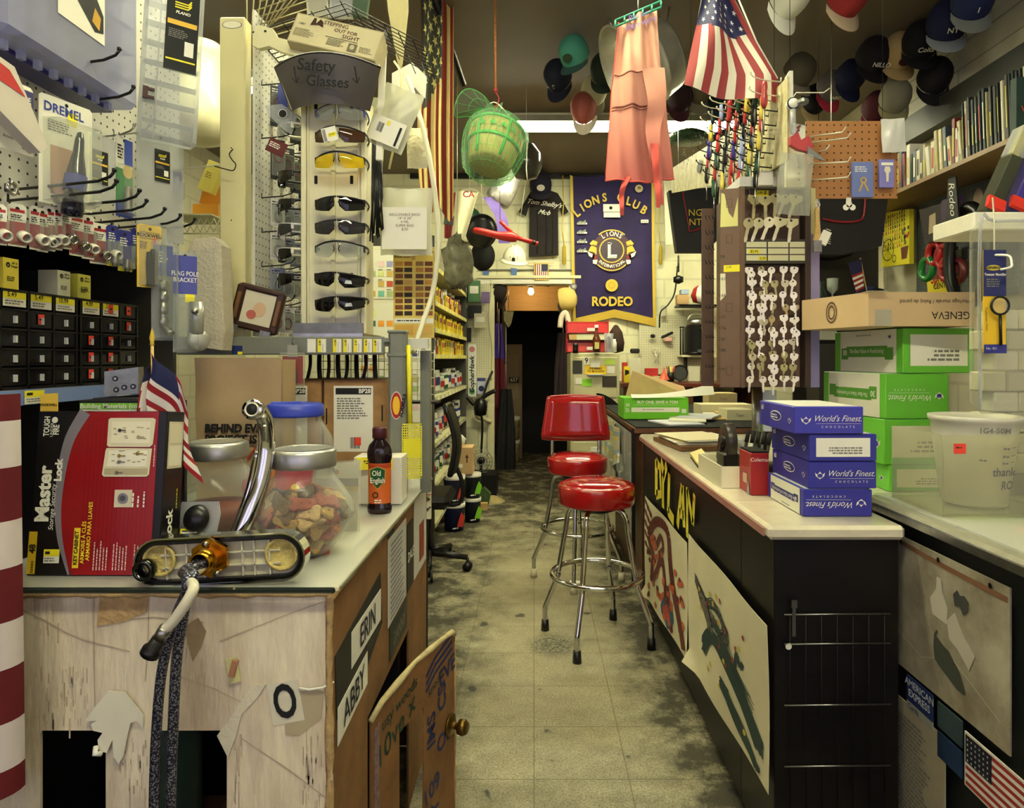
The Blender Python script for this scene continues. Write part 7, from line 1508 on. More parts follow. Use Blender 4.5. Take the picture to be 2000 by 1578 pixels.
b=B(); b.lathe([(0,0),(.05,.02),(.06,.06),(.03,.09),(0,.1)],mat('crumpled_paper',()),9,T(c.x-.05,5.5,.627)); wone('crumpled_paper','wad of white paper sticking out of the carton','paper',b)
t=thing('desk_fan','round wire fan low on the wall behind the buckets','fan',P(939,925,6.6)); b=B()
for r_ in (.03,.06,.09,.115):b.tube([(r_*math.cos(k*PI/14),-.03*(1-r_/.12),.12+r_*math.sin(k*PI/14))for k in range(28)],.003,STEEL,5,closed=True)
for k in range(16):b.tube([(.02*math.cos(k*PI/8),-.03,.12+.02*math.sin(k*PI/8)),(.115*math.cos(k*PI/8),0,.12+.115*math.sin(k*PI/8))],.002,STEEL,4)
part('cage',b,t); b=B(); b.cyl((0,0,.12),(0,.06,.12),.04,DARKSTEEL); part('motor',b,t); b=B(); b.cyl((0,.03,.01),(0,.03,.1),.015,DARKSTEEL); b.box((0,.03,.005),(.12,.1,.01),DARKSTEEL); part('base',b,t)
b=B(); b.box((P(935,0,6.6).x,6.68,P(0,925,6.6).z/2-.0),(.36,.34,P(0,925,6.6).z-.004),MATTB); wone('low_cabinet','dark low cabinet in the shadow under the round fan','cabinet',b)
b=B(); b.prism([(0,0),(.14,0),(.16,.1),(.1,.16),(.02,.12)],.1,mat('green_sack',(70,96,50),.7,nz=.4,nzs=20),T(P(922,985,6.0).x,6.1,0)@FR); b.box((P(932,0,5.8).x+.03,5.95,.03),(.1,.06,.06),WOODL)
wone('garden_sack','crumpled green garden sack on the floor by the back wall','sack',b)
b=B(); b.prism([(-.03,-.02),(.035,-.025),(.04,.02),(-.025,.03)],.001,PAPER,T(.243,4.02,.0015)); wone('paper_scrap','small white paper scrap on the floor under the bar stools','paper',b)
b=B(); b.lathe([(0,.05),(.05,.045),(.1,.02),(.13,0)],mat('straw_dust',(176,160,110),.9,nz=.3,nzs=40),16,T(P(960,0,6.3).x,6.3,.0)); wone('sawdust','small heap of sawdust swept up near the back doorway','sawdust',b,kind='stuff')
t=thing('office_chair','black office chair pushed against the colour card board','chair',(-.68,4.27,0))
b=B()
def cb(u,v):return (.155-.03*v+.0*u+.045*math.sin(v*PI)*(1 if True else 0),-.12+.24*u,.62+.43*v)
b.sheet(lambda u,v:Vector(cb(u,v))+Vector((.03*math.sin(u*PI),0,0)),10,14,BLACK); b.sheet(lambda u,v:Vector(cb(1-u,v))-Vector((.03*math.sin(u*PI),0,0)),10,14,BLACK)
ring=[cb(u/8,0)for u in range(9)]+[cb(1,v/10)for v in range(1,11)]+[cb(1-u/8,1)for u in range(1,9)]+[cb(0,1-v/10)for v in range(1,10)]; b.tube(ring,.018,BLACK,8,closed=True); part('backrest',b,t)
b=B(); b.box((-.02,0,.46),(.36,.42,.08),BLACK,bev=.03); part('seat',b,t)
b=B(); b.tube(smooth_path([(.05,0,.42),(.2,0,.42),(.22,0,.55),(.16,0,.7)],4),.014,BLACK,8); b.cyl((0,0,.1),(0,0,.42),.022,DARKSTEEL); part('column',b,t)
for k in range(5):
    a=math.radians(-8+72*k); d=Vector((math.cos(a),math.sin(a),0)); b=B(); b.tube([Vector((0,0,.11)),d*.26+Vector((0,0,.085))],[.026,.018],BLACK,8); l=part('leg',b,t)
    b=B(); e=d*.26; s=Vector((-d.y,d.x,0)); 
    for sg_ in (-.016,.016):b.cyl(e+s*sg_+Vector((0,0,.028))-s*.008,e+s*sg_+Vector((0,0,.028))+s*.008,.028,BLACK,n=14)
    b.cyl(e+Vector((0,0,.03)),e+Vector((0,0,.085)),.01,BLACK); part('caster',b,l)

# ---- doorway: clothes, back room buckets
def coat(label,px,py,w_,h_,m,Y,seed=0,name='jacket',cat='jacket'):
    rd=random.Random(seed); ph=rd.random()*6; b=B()
    f=lambda u,v:P(px,py,Y)+Vector(((u-.5)*w_*(.7+.5*math.sin(min(1,v*1.3)*PI/2))*1.0,.02*math.sin(u*13+ph+v*2),-h_*v))
    b.sheet(f,16,14,m); b.sheet(lambda u,v:f(1-u,v)+Vector((0,.1*math.sin(u*PI)*min(1,v*4),0)),10,14,m); b.tube([P(px,py,Y)+Vector((0,.02,0)),P(px,py,Y)+Vector((.0,.03,.05)),Vector((P(px,py,Y).x,Y+.03,2.27))if Y>7.2 else Vector((P(px,py,Y).x,7.15,P(px,py,Y).z+.06))],.004,STEEL,5)
    return wone(name,label,cat,b)
coat('black jacket with gold trim hanging on the left of the doorway',974,560,.16,.9,C(20,14,16,.8),7.75,1); coat('purple shirt hanging in the left of the doorway',971,632,.14,.6,C(60,34,130,.7),7.6,2); coat('maroon jacket hanging low in the left of the doorway',974,700,.17,.95,C(90,16,30,.8),7.44,3)
coat('long black coat reaching almost to the floor beside the doorway',988,760,.18,.88,C(14,12,14,.8),7.29,4)
b=B(); M=T(P(993,615,7.3))@FR; b.prism([(-.05,.04),(.06,.04),(.03,-.1),(0,-.14),(-.05,-.06)],.01,mat('camo',(110,100,70),.8,nz=.5,nzs=40),M); b.tube([M@Vector((0,.03,0)),(M.translation.x,7.3,2.27)],.003,STEEL,5); wone('camouflage_cloth','camouflage scarf hanging beside the purple shirt','scarf',b)
cap('dark brown cap hanging on the left door jamb',978,572,(34,24,20),Y=7.2,pitch=75,yaw=-60,group='caps at the doorway'); cap('yellow cap hanging on the right door jamb',1103,585,(216,190,110),(40,34,30),Y=6.95,pitch=80,yaw=70,group='caps at the doorway',sc=1.2)
coat('dark jacket hanging on the right side of the doorway',1100,650,.16,.75,C(34,20,24,.8),6.98,6); 
b=B(); b.tube(smooth_path([P(1094,640,6.8),P(1097,618,6.8),P(1106,612,6.8),P(1112,640,6.8)],5),.028,C(216,200,180,.8),8); b.tube([P(1100,613,6.8),P(1100,610,7.15)],.006,STEEL,5); wone('white_rag','white rag hanging beside the red tool tray','rag',b)
for k,(z,lab)in enumerate(((0.29,'lower of the stacked cream buckets in the back room'),(.55,'upper of the stacked cream buckets in the back room'))):
    bucket(lab,P(999,0,8.6).x,8.6,z-.29 if k==0 else z-.29+.04,.11,.3,(176,160,120),(120,100,70),'bucket')
# ================================================================ back right: cabinet, bench, urn
def lb(b,w_,h_,rows=3,c=INK,x=-.35,y=.75,s=.7,hh=.05,sd=1):b.scribble(w_*x,h_*y,w_*s,h_*hh,c,None,rows,sd,.001)
FCM=mat('cabinet_cream',(206,200,160),.45,nz=.1,nzs=6); yc=6.0; x0,x1=P(1114,0,yc).x,P(1210,0,yc).x; zt=P(0,690,yc).z; xm=(x0+x1)/2; w_=x1-x0
b=B(); b.box((xm,yc+.3,zt/2),(w_,.6,zt),FCM,bev=.006); ps=[('body',b)]; MM=T(xm,yc-.001,0)@FR
for k,(za,zb)in enumerate(((1.0,1.36),(.62,.98),(.24,.60))):
    b=B(); b.box((xm,yc-.008,(za+zb)/2),(w_-.05,.02,zb-za),FCM,bev=.004); h=B(); h.box((xm,yc-.03,zb-.16),(.14,.02,.02),STEEL,bev=.004); h.box((xm,yc-.02,zb-.07),(.08,.008,.04),PAPER); ps.append(('drawer',b,None,[('handle',h)]))
def mg(x0_,y0_,x1_,y1_,c,txt=None,th=0,tc=INK,z=.019):
    b=B(); a,c_=P(x0_,y1_,yc),P(x1_,y0_,yc); b.rect(a.x,a.z,c_.x,c_.z,C(*c),T(0,yc-.001,0)@FR,z)
    if txt:b.text(txt,th,tc,T((a.x+c_.x)/2,yc-.001,(a.z+c_.z)/2)@FR@T(0,0,z+.001),bold=.001)
    return ('sticker',b)
ps+=[mg(1140,697,1150,712,(236,232,214),'9',.05),mg(1142,714,1184,731,(236,196,40),"IT'S GREAT\nTO BE A LION",.017),mg(1118,704,1137,730,(60,56,50)),mg(1136,740,1156,754,(150,220,60)),mg(1185,715,1200,729,(236,232,220)),mg(1176,734,1204,756,(60,52,44)),mg(1180,701,1200,712,(190,220,90)),mg(1155,704,1172,713,(220,216,200)),mg(1124,738,1136,750,(236,232,220))]
wthing('file_cabinet','cream metal file cabinet covered with stickers and magnets','file cabinet',ps)
# red drawer tray
t=thing('drawer_tray','red two-tier parts tray on the file cabinet','tray',P(1148,688,6.05)); RT2=C(176,36,40,.35)
for k,(z,f)in enumerate(((0,.0),(.17,-.03))):
    b=B(); b.box((0,.12,z+.004),(.37,.24,.008),RT2); b.box((0,f,z+.045),(.37,.008,.085),RT2,(-14,0,0)); b.box((0,.24,z+.06),(.37,.008,.12),RT2)
    for sx in (-.185,.185):b.box((sx,.11,z+.06),(.008,.26,.12),RT2)
    b.rect(-.01,z+.02,.06,z+.05,PAPER,T(0,f-.02,0)@FR); part('tray',b,t)
b=B(); 
for sx in (-.188,.188):b.box((sx,.13,.14),(.008,.2,.28),RT2)
part('side',b,t)
def lathe_thing(name,label,cat,px,py,Y,prof,m,n=16,grp=None,extra=None,sc=1):
    b=B(); b.lathe([(r*sc,z*sc)for r,z in prof],m,n)
    if extra:extra(b)
    return one(name,label,cat,b,T(P(px,py,Y)),grp)
lathe_thing('sauce_bottle','amber bottle with a white cap on the file cabinet','bottle',1165,688,5.97,[(0,0),(.035,0),(.035,.12),(.02,.16),(.013,.19),(.013,.22)],C(96,44,20,.15),extra=lambda b:(b.lathe([(.017,.22),(.017,.245),(0,.245)],PAPER,12),b.rect(-.02,.03,.02,.09,C(206,190,110),T(0,-.036,0)@FR)))
lathe_thing('glass_tumbler','tall clear tumbler on the file cabinet','glass',1189,688,5.97,[(0,0),(.035,0),(.042,.17),(.04,.17)],HAZY)
lathe_thing('pill_bottle','small white bottle with blue label at the right end of the file cabinet','bottle',1199,688,6.05,[(0,0),(.025,0),(.025,.09),(.018,.1),(.018,.12),(0,.12)],PAPER)
lathe_thing('black_jar','small black jar at the left end of the file cabinet','jar',1124,690,5.97,[(0,0),(.025,0),(.025,.04),(.022,.05),(.025,.06),(.025,.09),(0,.09)],BLACK)
lathe_thing('dark_wig','bunch of dark brown hair-like bristles beside the red tray','brush',1203,690,6.25,[(0,0),(.07,.02),(.08,.1),(.06,.2),(.02,.26),(0,.27)],mat('brown_bristle',(60,34,26),.8,nz=.4,nzs=60,bump=.7,bs=90))
# bench along the back wall
b=B(); bz=1.11; bx0,bx1=P(1212,0,6.5).x,2.2; b.box(((bx0+bx1)/2,6.78,bz-.02),(bx1-bx0,.66,.04),mat('red_brown_bench',(110,50,34),.4,nz=.3,nzs=8),bev=.004); b2=B()
for x in (bx0+.05,(bx0+bx1)/2,bx1-.05):b2.box((x,6.78,(bz-.04)/2),(.05,.6,bz-.042),WOODM)
b2.box(((bx0+bx1)/2,7.05,.5),(bx1-bx0,.02,1.0),WOODD); wthing('workbench','red-brown workbench along the back wall','workbench',[('bench_top',b),('frame',b2)])
Yb=6.75
def bitem(px,w_,h_,c,lab,name='small_box',cat='box',Y=Yb,d=.06,deco=None):
    x=P(px,0,Y).x; b=B(); b.box((0,0,h_/2),(w_,d,h_),C(*c),bev=.004)
    if deco:b.M=T(0,-d/2-.001,0)@FR; deco(b,w_,h_)
    return one(name,lab,cat,b,T(x,Y,bz+.001))
bitem(1224,.06,.16,(226,200,40),'yellow bottle with a black mark on the bench','glue_bottle','bottle',6.55,.05,lambda b,w_,h_:b.prism([(-.02,.07),(.02,.09),(.02,.12),(-.02,.13)],0,INK)); bitem(1220,.05,.2,(190,50,40),'red-capped can behind the yellow bottle'); bitem(1240,.13,.24,(206,206,180),'pale green paper pad standing on the bench','paper_pad','pad',6.9,.02)
bitem(1272,.13,.14,(176,40,40),'red tape gun on the bench','tape_gun','tape dispenser',6.8,.06); bitem(1262,.06,.07,(150,40,36),'small red tin on the bench'); bitem(1282,.08,.06,(206,190,140),'cream tub on the bench'); bitem(1355,.12,.16,(206,204,180),'white paper box under the urn shelf',Y=6.95)
lathe_thing('funnel','small orange funnel standing upside down on the bench','funnel',1297,742,6.5,[(.055,0),(.05,.01),(.01,.09),(.006,.12)],C(206,90,60,.4))
b=B(); MM=T(P(1328,728,6.7))@FR; b.disc(0,0,.075,C(70,72,68,.3),MM,r0=0); b.tube([MM@Vector((.075*math.cos(k*PI/12),.075*math.sin(k*PI/12),0))for k in range(24)],.008,DARKSTEEL,6,closed=True); b.cyl(MM@Vector((0,-.075,0)),MM@Vector((0,-.12,0)),.01,DARKSTEEL); wone('round_mirror','small round grey mirror on the bench','mirror',b)
lathe_thing('tool_cup','cup of small tools on the bench beside the round mirror','cup',1310,745,6.6,[(0,0),(.035,0),(.035,.09),(.03,.09)],DARKSTEEL,extra=lambda b:[b.cyl((.01*(k-2),0,.05),(.02*(k-2),.01,.15),.006,[REDPL,INK,YEL,WOODL][k%4],n=6)for k in range(5)])
b=B(); b.box((0,0,.34),(.84,.01,.62),PEGX,M=T(P(1325,0,7.1).x+.0,7.1,1.15)); wone('pegboard','cream pegboard behind the workbench','pegboard',b)
for k,(px,py,w_,h_,c,lab)in enumerate(((1275,660,.05,.04,(20,20,20),'round black knob'),(1303,657,.14,.03,(24,22,22),'black torch'),(1305,668,.09,.05,(206,160,150),'pink sponge card'),(1240,690,.10,.05,(24,22,22),'black stapler'),(1296,620,.06,.13,(190,186,160),'white glue gun'))):
    b=B(); b.box((0,0,h_/2),(w_,.04,h_),C(*c),(0,-25 if k==1 else 0,0),bev=.012); b.cyl((0,0,h_*.6),(0,.11,h_*.6),.003,STEEL,n=6); one('hanging_tool',lab+' hanging on the wall above the workbench','tool',b,T(P(px,py,7.04)))
b=B(); p=P(1282,690,7.05)
for sx in (-1,1):b.tube([p+Vector((sx*.02+.02*math.cos(a*PI/6),0,.03+.026*math.sin(a*PI/6)))for a in range(12)],.005,WIRE,6,closed=True); b.tube([p+Vector((sx*.015,0,.01)),p+Vector((-sx*.02,0,-.1))],.005,WIRE,6)
wone('scissors','pair of scissors hanging above the workbench','scissors',b)
# coffee urn on a shelf
b=B(); b.box((P(1368,0,6.9).x,6.98,1.375),(.40,.22,.02),CREAM); b.box((P(1345,0,6.9).x,7.05,1.28),(.02,.1,.18),INK); b.box((P(1390,0,6.9).x,7.05,1.28),(.02,.1,.18),WOODD); wone('wall_shelf','small cream wall shelf under the black urn','shelf',b)
t=thing('coffee_urn','black and steel coffee urn on the small wall shelf','urn',(P(1360,0,6.95).x,6.95,1.387)); b=B(); b.lathe([(0,0),(.13,0),(.13,.03),(.125,.03),(.125,.29),(0,.29)],BLACK,24); part('body',b,t)
b=B(); b.lathe([(.1,.29),(.105,.29),(.105,.36),(.09,.37),(0,.37)],STEEL,24); b.tube([(.09*math.cos(a*PI/10),0,.36+.07*math.sin(a*PI/10))for a in range(11)],.009,WIRE,6); part('lid',b,t)
b=B(); b.cyl((.03,-.13,.06),(.03,-.13,.24),.008,GLASS,n=8); b.box((.0,-.14,.04),(.05,.03,.03),STEEL); b.lathe([(0,-.02),(.018,0),(0,.02)],BLACK,10,T(.02,-.13,.27)); part('tap',b,t)
b=B()
for k in range(2):b.cyl((-.15-.025*k,-.05,.0),(-.15-.025*k,-.05,.27),.008,DARKSTEEL,n=6); b.lathe([(0,-.015),(.016,0),(0,.015)],BLACK,8,T(-.15-.025*k,-.05,.285))
part('side_rail',b,t)
# shelf with helmet and odds above the bench
b=B(); b.box((P(1365,0,6.9).x,6.98,P(0,597,6.9).z),(.42,.25,.02),DARKSTEEL); wone('wall_shelf','dark wall shelf above the black urn','shelf',b)
t=thing('striped_ball','red and white striped round helmet on the dark wall shelf','helmet',P(1371,594,6.9)); b=B(); b.lathe([(0,.0),(.09,.02),(.115,.09),(.09,.16),(.05,.19),(0,.2)],lambda j:PAPER if (j%24)//3%2 else C(176,40,40,.4),24); part('shell',b,t)
for k,(px,w_,h_,c,lab)in enumerate(((1333,.12,.1,(206,170,120),'brown card box at the left of the dark wall shelf'),(1337,.08,.05,(170,190,220),'small blue box on top of the brown card box'))):x=P(px,0,6.9).x; b=B(); b.box((0,0,h_/2),(w_,.1,h_),C(*c),bev=.003); one('small_box',lab,'box',b,T(x,6.92,P(0,595,6.9).z+(.105 if k else .002)))
b=B(); b.tube(smooth_path([P(1323,520,6.6),P(1318,570,6.6),P(1305,595,6.6),P(1290,610,6.6),P(1288,640,6.6)],5),.008,BLACK,6); b.lathe([(0,0),(.05,.02),(.05,.07),(0,.09)],BLACK,12,T(P(1325,555,6.6))); b.tube([P(1325,530,6.6),P(1325,500,7.08)],.01,BLACK,6); wone('desk_lamp','black jointed lamp hanging beside the banner','lamp',b)

# ================================================================ second counter with black mat
A0=3.80; t=thing('display_counter','glass-sided display counter with black rubber mat top','counter',(.6,A0,0)); b=B()
b.box((.5,.95,.46),(.96,1.86,.92),WOODM); part('body',b,t); b=B(); b.box((.48,.93,.937),(1.02,1.9,.03),WOODM,bev=.003); b.box((.48,.93,.956),(1.0,1.88,.008),mat('rubber_mat',(16,18,18),.9,bump=.5,bs=160)); part('countertop',b,t)
b=B(); b.box((-.03,.95,.62),(.006,1.86,.58),GLASS); b.box((-.03,1.88,.5),(.02,.02,.9),BLACK); b.box((-.03,.02,.5),(.02,.02,.9),BLACK); part('glass_side',b,t)
b=B(); b.sheet(lambda u,v:(-.05-.02*math.sin(u*9),.5+.8*u,.90-(.22+.08*math.sin(u*PI))*v),14,8,lambda u,v:[C(206,200,150,.8),C(150,170,180,.8),C(206,190,110,.8),C(196,200,180,.8)][int(v*8)%4],th=.003); wone('striped_towel','pale striped towel hanging over the side of the display counter','towel',b)
_o=bpy.data.objects['striped_towel']; _o.location+=Vector((.6,A0,0))
b=B(); 
for k in range(2):b.box((.53,4.15+.5*k,.70),(.03,.08,.12),CLEAR,bev=.01); b.tube([(.53,4.15+.5*k,.64),(.53,4.1+.5*k,.45)],.006,HAZY,5)
wone('clear_scoop','clear plastic holders hanging on the display counter side','holder',b)
b=B(); b.sheet(lambda u,v:(.54-.05*math.sin(u*PI)*v,4.42+.6*u,.60-.40*v),12,8,mat('white_bag',(190,186,160),.5,bump=.8,bs=14)); wone('plastic_bag','grey-white plastic bag sagging beside the display counter','bag',b)
b=B(); b.sheet(lambda u,v:P(1165+50*u,768+30*u*u+12*math.sin(u*PI)*0+55*v,5.6),8,6,mat('black_cloth',(14,14,16),.9),th=-.02); wone('black_cloth','black cloth draped at the far end of the display counter','cloth',b)
# green carton with raised lid on the mat
Yg=4.25; ga,gc=P(1218,0,Yg).x,P(1345,0,Yg).x; gz=.962; w_=gc-ga; b=B(); gh=.135; GR=C(110,196,40,.45); b.box((w_/2,.14,gh/2),(w_,.28,gh),GR,bev=.002); M=FR@T(0,0,.001); b.rect(.05,.045,w_-.06,.075,PAPER,M); b.text('BUY ONE, SAVE A TON',.018,PAPER,M@T(w_*.52,.108,.001),bold=.0012); b.scribble(.12,.062,.14,.004,GREYINK,M,1,2,.001); b.text('30',.02,PAPER,M@T(.025,.09,.001),bold=.001); b.scribble(.012,.07,.03,.004,PAPER,M,4,1,.001)
b.rect(w_-.045,.04,w_-.015,.065,PAPER,M); b.rect(.06,.09,w_-.07,.0915,PAPER,M)
fl2=B(); fl2.add([(.05,.26,gh),(w_+.06,.26,gh-.0),(w_+.05,.36,gh+.06),(.10,.30,gh+.17)],[(0,1,2,3),(3,2,1,0)],KRAFTL); wl=B(); wl.sheet(lambda u,v:(.05+(w_+.11)*u,-.02+.05*v,gh+.003+.02*v*(1-u)+.07*u*u*(.3+v)),14,4,PAPER,th=.002)
t=thing('open_carton','bright green open carton with white lettering on the black mat','box',(ga,Yg,gz)); part('carton',b,t); part('lid_flap',fl2,t,'brown inner flap'); part('paper_liner',wl,t)
for k,(px,py,px1,py1,Y,c,lab)in enumerate(((1368,790,1470,815,4.6,(214,206,170),'long white tray of tape rolls behind the green carton'),(1385,768,1440,790,5.2,(190,170,120),'tan box behind the tray of tape rolls'),(1420,800,1470,822,4.2,(206,200,160),'pale card box right of the black mat'))):pxbox('desk_tray',lab,'tray',px,py,px1,py1,Y,.2,C(*c),deco=lambda b,w_,h_:b.text('Tape',h_*.25,GREYINK,T(0,h_*.5,.001)))
# cables/papers behind the keys
rd=random.Random(14)
for k in range(7):
    px=1395+rd.random()*90; b=B(); b.box((0,0,.004),(.22,.3,.008),C(*rd.choice([(226,222,200),(196,170,110),(210,210,220)]))); one('paper_stack','sheets of paper on the display counter, layer %s from the left'%ORD[k],'paper',b,T(.85+.1*k,4.0+.12*k,.962+.009*(k%3))@R(rd.uniform(-30,30),'Z'),'loose papers behind the key rack')

# ================================================================ on the white counter
zc=CZ+.001
t=thing('paper_stack','stack of papers on a wooden clipboard at the far end of the white counter','papers',T(.80,3.25,zc)@R(8,'Z')); b=B(); b.box((0,0,.012),(.32,.40,.02),mat('corkboard',(120,84,50),.8,nz=.4,nzs=60)); part('board',b,t); b=B(); rd=random.Random(3)
for k in range(6):b.box((rd.uniform(-.02,.02),rd.uniform(-.03,.03),.025+.004*k),(.27,.33,.003),[PAPER,C(226,216,180),PAPER,C(206,184,130)][k%4],(0,0,rd.uniform(-10,10)))
part('papers',b,t)
t=thing('desk_organiser','shallow cream tray with clutter beside the tape dispenser','tray',T(.635,2.21,zc)); b=B(); TR=C(226,220,190,.4); b.box((.055,.12,.003),(.15,.30,.006),TR)
for (x,y,sx,sy)in ((.055,-.03,.15,.005),(.055,.27,.15,.005),(-.02,.12,.005,.3),(.13,.12,.005,.3)):b.box((x,y,.035),(sx,sy,.07),TR)
part('tray',b,t)
t=thing('tape_dispenser','black desk tape dispenser with a dark roll','tape dispenser',T(.682,2.34,zc+.008)); b=B(); b.box((.0,0,.045),(.055,.10,.09),BLACK,bev=.008); part('base',b,t); b=B(); b.lathe([(.026,-.016),(.062,-.016),(.064,-.014),(.064,.014),(.062,.016),(.026,.016),(.026,-.016)],mat('dark_tape',(50,44,42),.3),28,T(0,0,.125)@R(90,'Y')); b.box((0,.03,.09),(.05,.05,.09),BLACK,(20,0,0),.006); b.cyl((-.022,0,.125),(.022,0,.125),.022,BLACK); part('tape_roll',b,t)
b=B(); b.box((0,0,.06),(.07,.07,.12),HAZY,bev=.006); one('clear_cup','clear plastic holder behind the tape dispenser','holder',b,T(.755,2.50,zc+.008)); b=B(); b.box((0,0,.012),(.05,.1,.02),C(210,190,120),(18,-20,0)); b.box((0,0,.0),(.05,.1,.006),BLACK,(18,-20,0)); one('stamp_pad','tan and black stamp lying left of the tape dispenser','stamp',b,T(.655,2.62,zc+.02))
for k in range(5):b=B(); b.cyl((0,0,0),(.03,.02,.14),.006,[INK,C(200,200,196),INK,C(60,60,66),INK][k]); b.cyl((.022,.015,.105),(.032,.021,.148),.0075,INK); one('marker','marker pen leaning in the tray, %s from the left'%ORD[k],'marker',b,T(.755+.013*k,2.42-.02*k,zc+.012),'marker pens in the cream tray')
b=B(); b.box((0,0,.065),(.055,.12,.13),C(160,30,34,.35),bev=.002); M=T(-.0285,0,0)@FL; b.text('Coleman',.012,PAPER,T(0,-.0605,.11)@FR); b.rect(-.02,.03,.02,.06,C(206,180,150),M); b.prism([(.02,.0),(.05,.0),(.035,.05)],0,C(150,150,150),M@T(0,0,.001)); b.box((0,0,.133),(.05,.11,.006),MATTB); one('red_carton','small red lantern carton beside the blue chocolate boxes','box',b,T(.70,2.12,zc))
b=B(); b.tube([(0,0,0),(0,0,.24)],.008,BLACK,6); b.box((0,0,.25),(.03,.02,.06),BLACK); b.lathe([(0,0),(.05,0),(.05,.008),(0,.01)],BLACK,14); b.sheet(lambda u,v:(-.05+.09*u+.0*v,-.01-.02*math.sin(u*3),.14+.16*v),6,6,C(214,214,230,.4)); one('receipt_printer','black stand holding a curling white receipt','stand',b,T(.91,2.62,zc))
# blue chocolate boxes
def shield(b,x,z,s,m):b.prism([(x-s,z+s*.5),(x-s*.5,z+.1*s),(x,z+s*.7),(x+s*.5,z+.1*s),(x+s,z+s*.5),(x+s*.8,z-s*.2),(x,z-s*.8),(x-s*.8,z-s*.2)],0,m,T(0,0,.0004)); b.disc(x,z-.1*s,s*.52,C(60,58,150),None,z=.0008,ry=s*.4)
def wf(b,w_,h_,up=True,m=PAPER):
    k=R(180,'Z')if not up else Matrix(); o=b.M; b.M=o@T(0,h_/2,.0012)@k; sc=w_/.185
    b.text("World's Finest.",.0165*sc,m,T(.022*sc,.004*sc,0),shear=.45,sx=.92); b.text('C H O C O L A T E',.006*sc,m,T(.024*sc,-.018*sc,0),sp=1.3); b.rect(-.035*sc,-.0095*sc,.085*sc,-.0088*sc,m); shield(b,-.062*sc,0,.014*sc,m); b.M=o
def cbox(label,x,y,z,w_,d_,h_,c,side,front,grp,rz=0):
    t=thing('chocolate_box',label,'box',T(x,y,z)@R(rz,'Z'),grp); b=B(); m=C(*c,.4); b.box((w_/2,d_/2,h_/2),(w_,d_,h_),m,bev=.002); b.M=T(w_/2,-.0004,0)@FR
    if front=='up':wf(b,w_,h_)
    elif front=='down':wf(b,w_,h_,False)
    else:b.rect(-w_*.4,h_*.16,w_*.4,h_*.86,PAPER,None,.0005); b.M=b.M@T(0,h_*.5,.001)@R(180,'Z'); b.scribble(-w_*.28,h_*.2,w_*.5,h_*.05,GREYINK,None,3,5)
    b.M=T(-.0004,d_/2,0)@FL
    if side=='plain':
        for k in range(9):b.rect(-d_*.45+k*d_*.03,0.003,-d_*.445+k*d_*.03,h_-.003,C(*[int(v*.7)for v in c]),None,.0004)
        b.disc(0,h_*.52,d_*.16,PAPER,None,z=.0006,ry=h_*.2); b.disc(0,h_*.52,d_*.15,C(*[int(v*.8)for v in c]),None,z=.001,ry=h_*.16); b.scribble(-d_*.12,h_*.55,d_*.22,h_*.05,PAPER,None,2,1,.0014); b.text('60',h_*.2,PAPER,T(-d_*.4,h_*.75,.001),bold=.0006); shield(b,d_*.38,h_*.45,h_*.16,PAPER)
    else:
        b.rect(-d_*.40,.001,d_*.42,h_-.001,C(226,224,206),None,.0004); g=C(*side); o=b.M; b.M=o@T(0,h_*.5,0)@(R(180,'Z')if front=='down' else Matrix()); b.rect(-d_*.3,-h_*.14,d_*.3,h_*.12,g,None,.0008); b.rect(-d_*.38,-h_*.2,-d_*.27,h_*.08,g,None,.0012); b.rect(d_*.27,-h_*.2,d_*.38,h_*.08,g,None,.0012); b.text('The Best Value in Fundraising',h_*.10 if h_>.1 else h_*.16,PAPER,T(0,0,.0014),shear=.2,sx=.8 if h_>.1 else .95); b.text('30' if h_>.1 else '60',h_*.13,PAPER,T(-d_*.325,-h_*.04,.0016),bold=.0008); b.scribble(-d_*.15,h_*.38,d_*.3,.003,GREYINK,None,1,1,.0008); shield(b,d_*.33,h_*.33,h_*.07,g)if h_>.1 else None; b.M=o
    part('carton',b,t); b=B(); b.box((w_/2,d_/2,h_+.0006),(w_*.9,d_*.92,.0008),C(222,222,214)); part('top_panel',b,t)
    return t
BLU=(52,52,150); h_=.0722
cbox('lowest blue chocolate box with a white side on the white counter',.722,1.785,zc,.185,.27,h_,BLU,(44,46,120),'down',None)
cbox('blue chocolate box with upright white lettering, second from the bottom of the stack',.738,1.79,zc+h_+.002,.183,.27,h_,BLU,'plain','up',None)
cbox('blue chocolate box with a blank white label, third from the bottom of the stack',.738,1.785,zc+2*h_+.004,.183,.27,h_,BLU,'plain','label',None,1)
cbox('topmost blue chocolate box, pushed to the left of the stack',.696,1.78,zc+3*h_+.006,.185,.27,h_,(62,60,170),'plain','up',None)
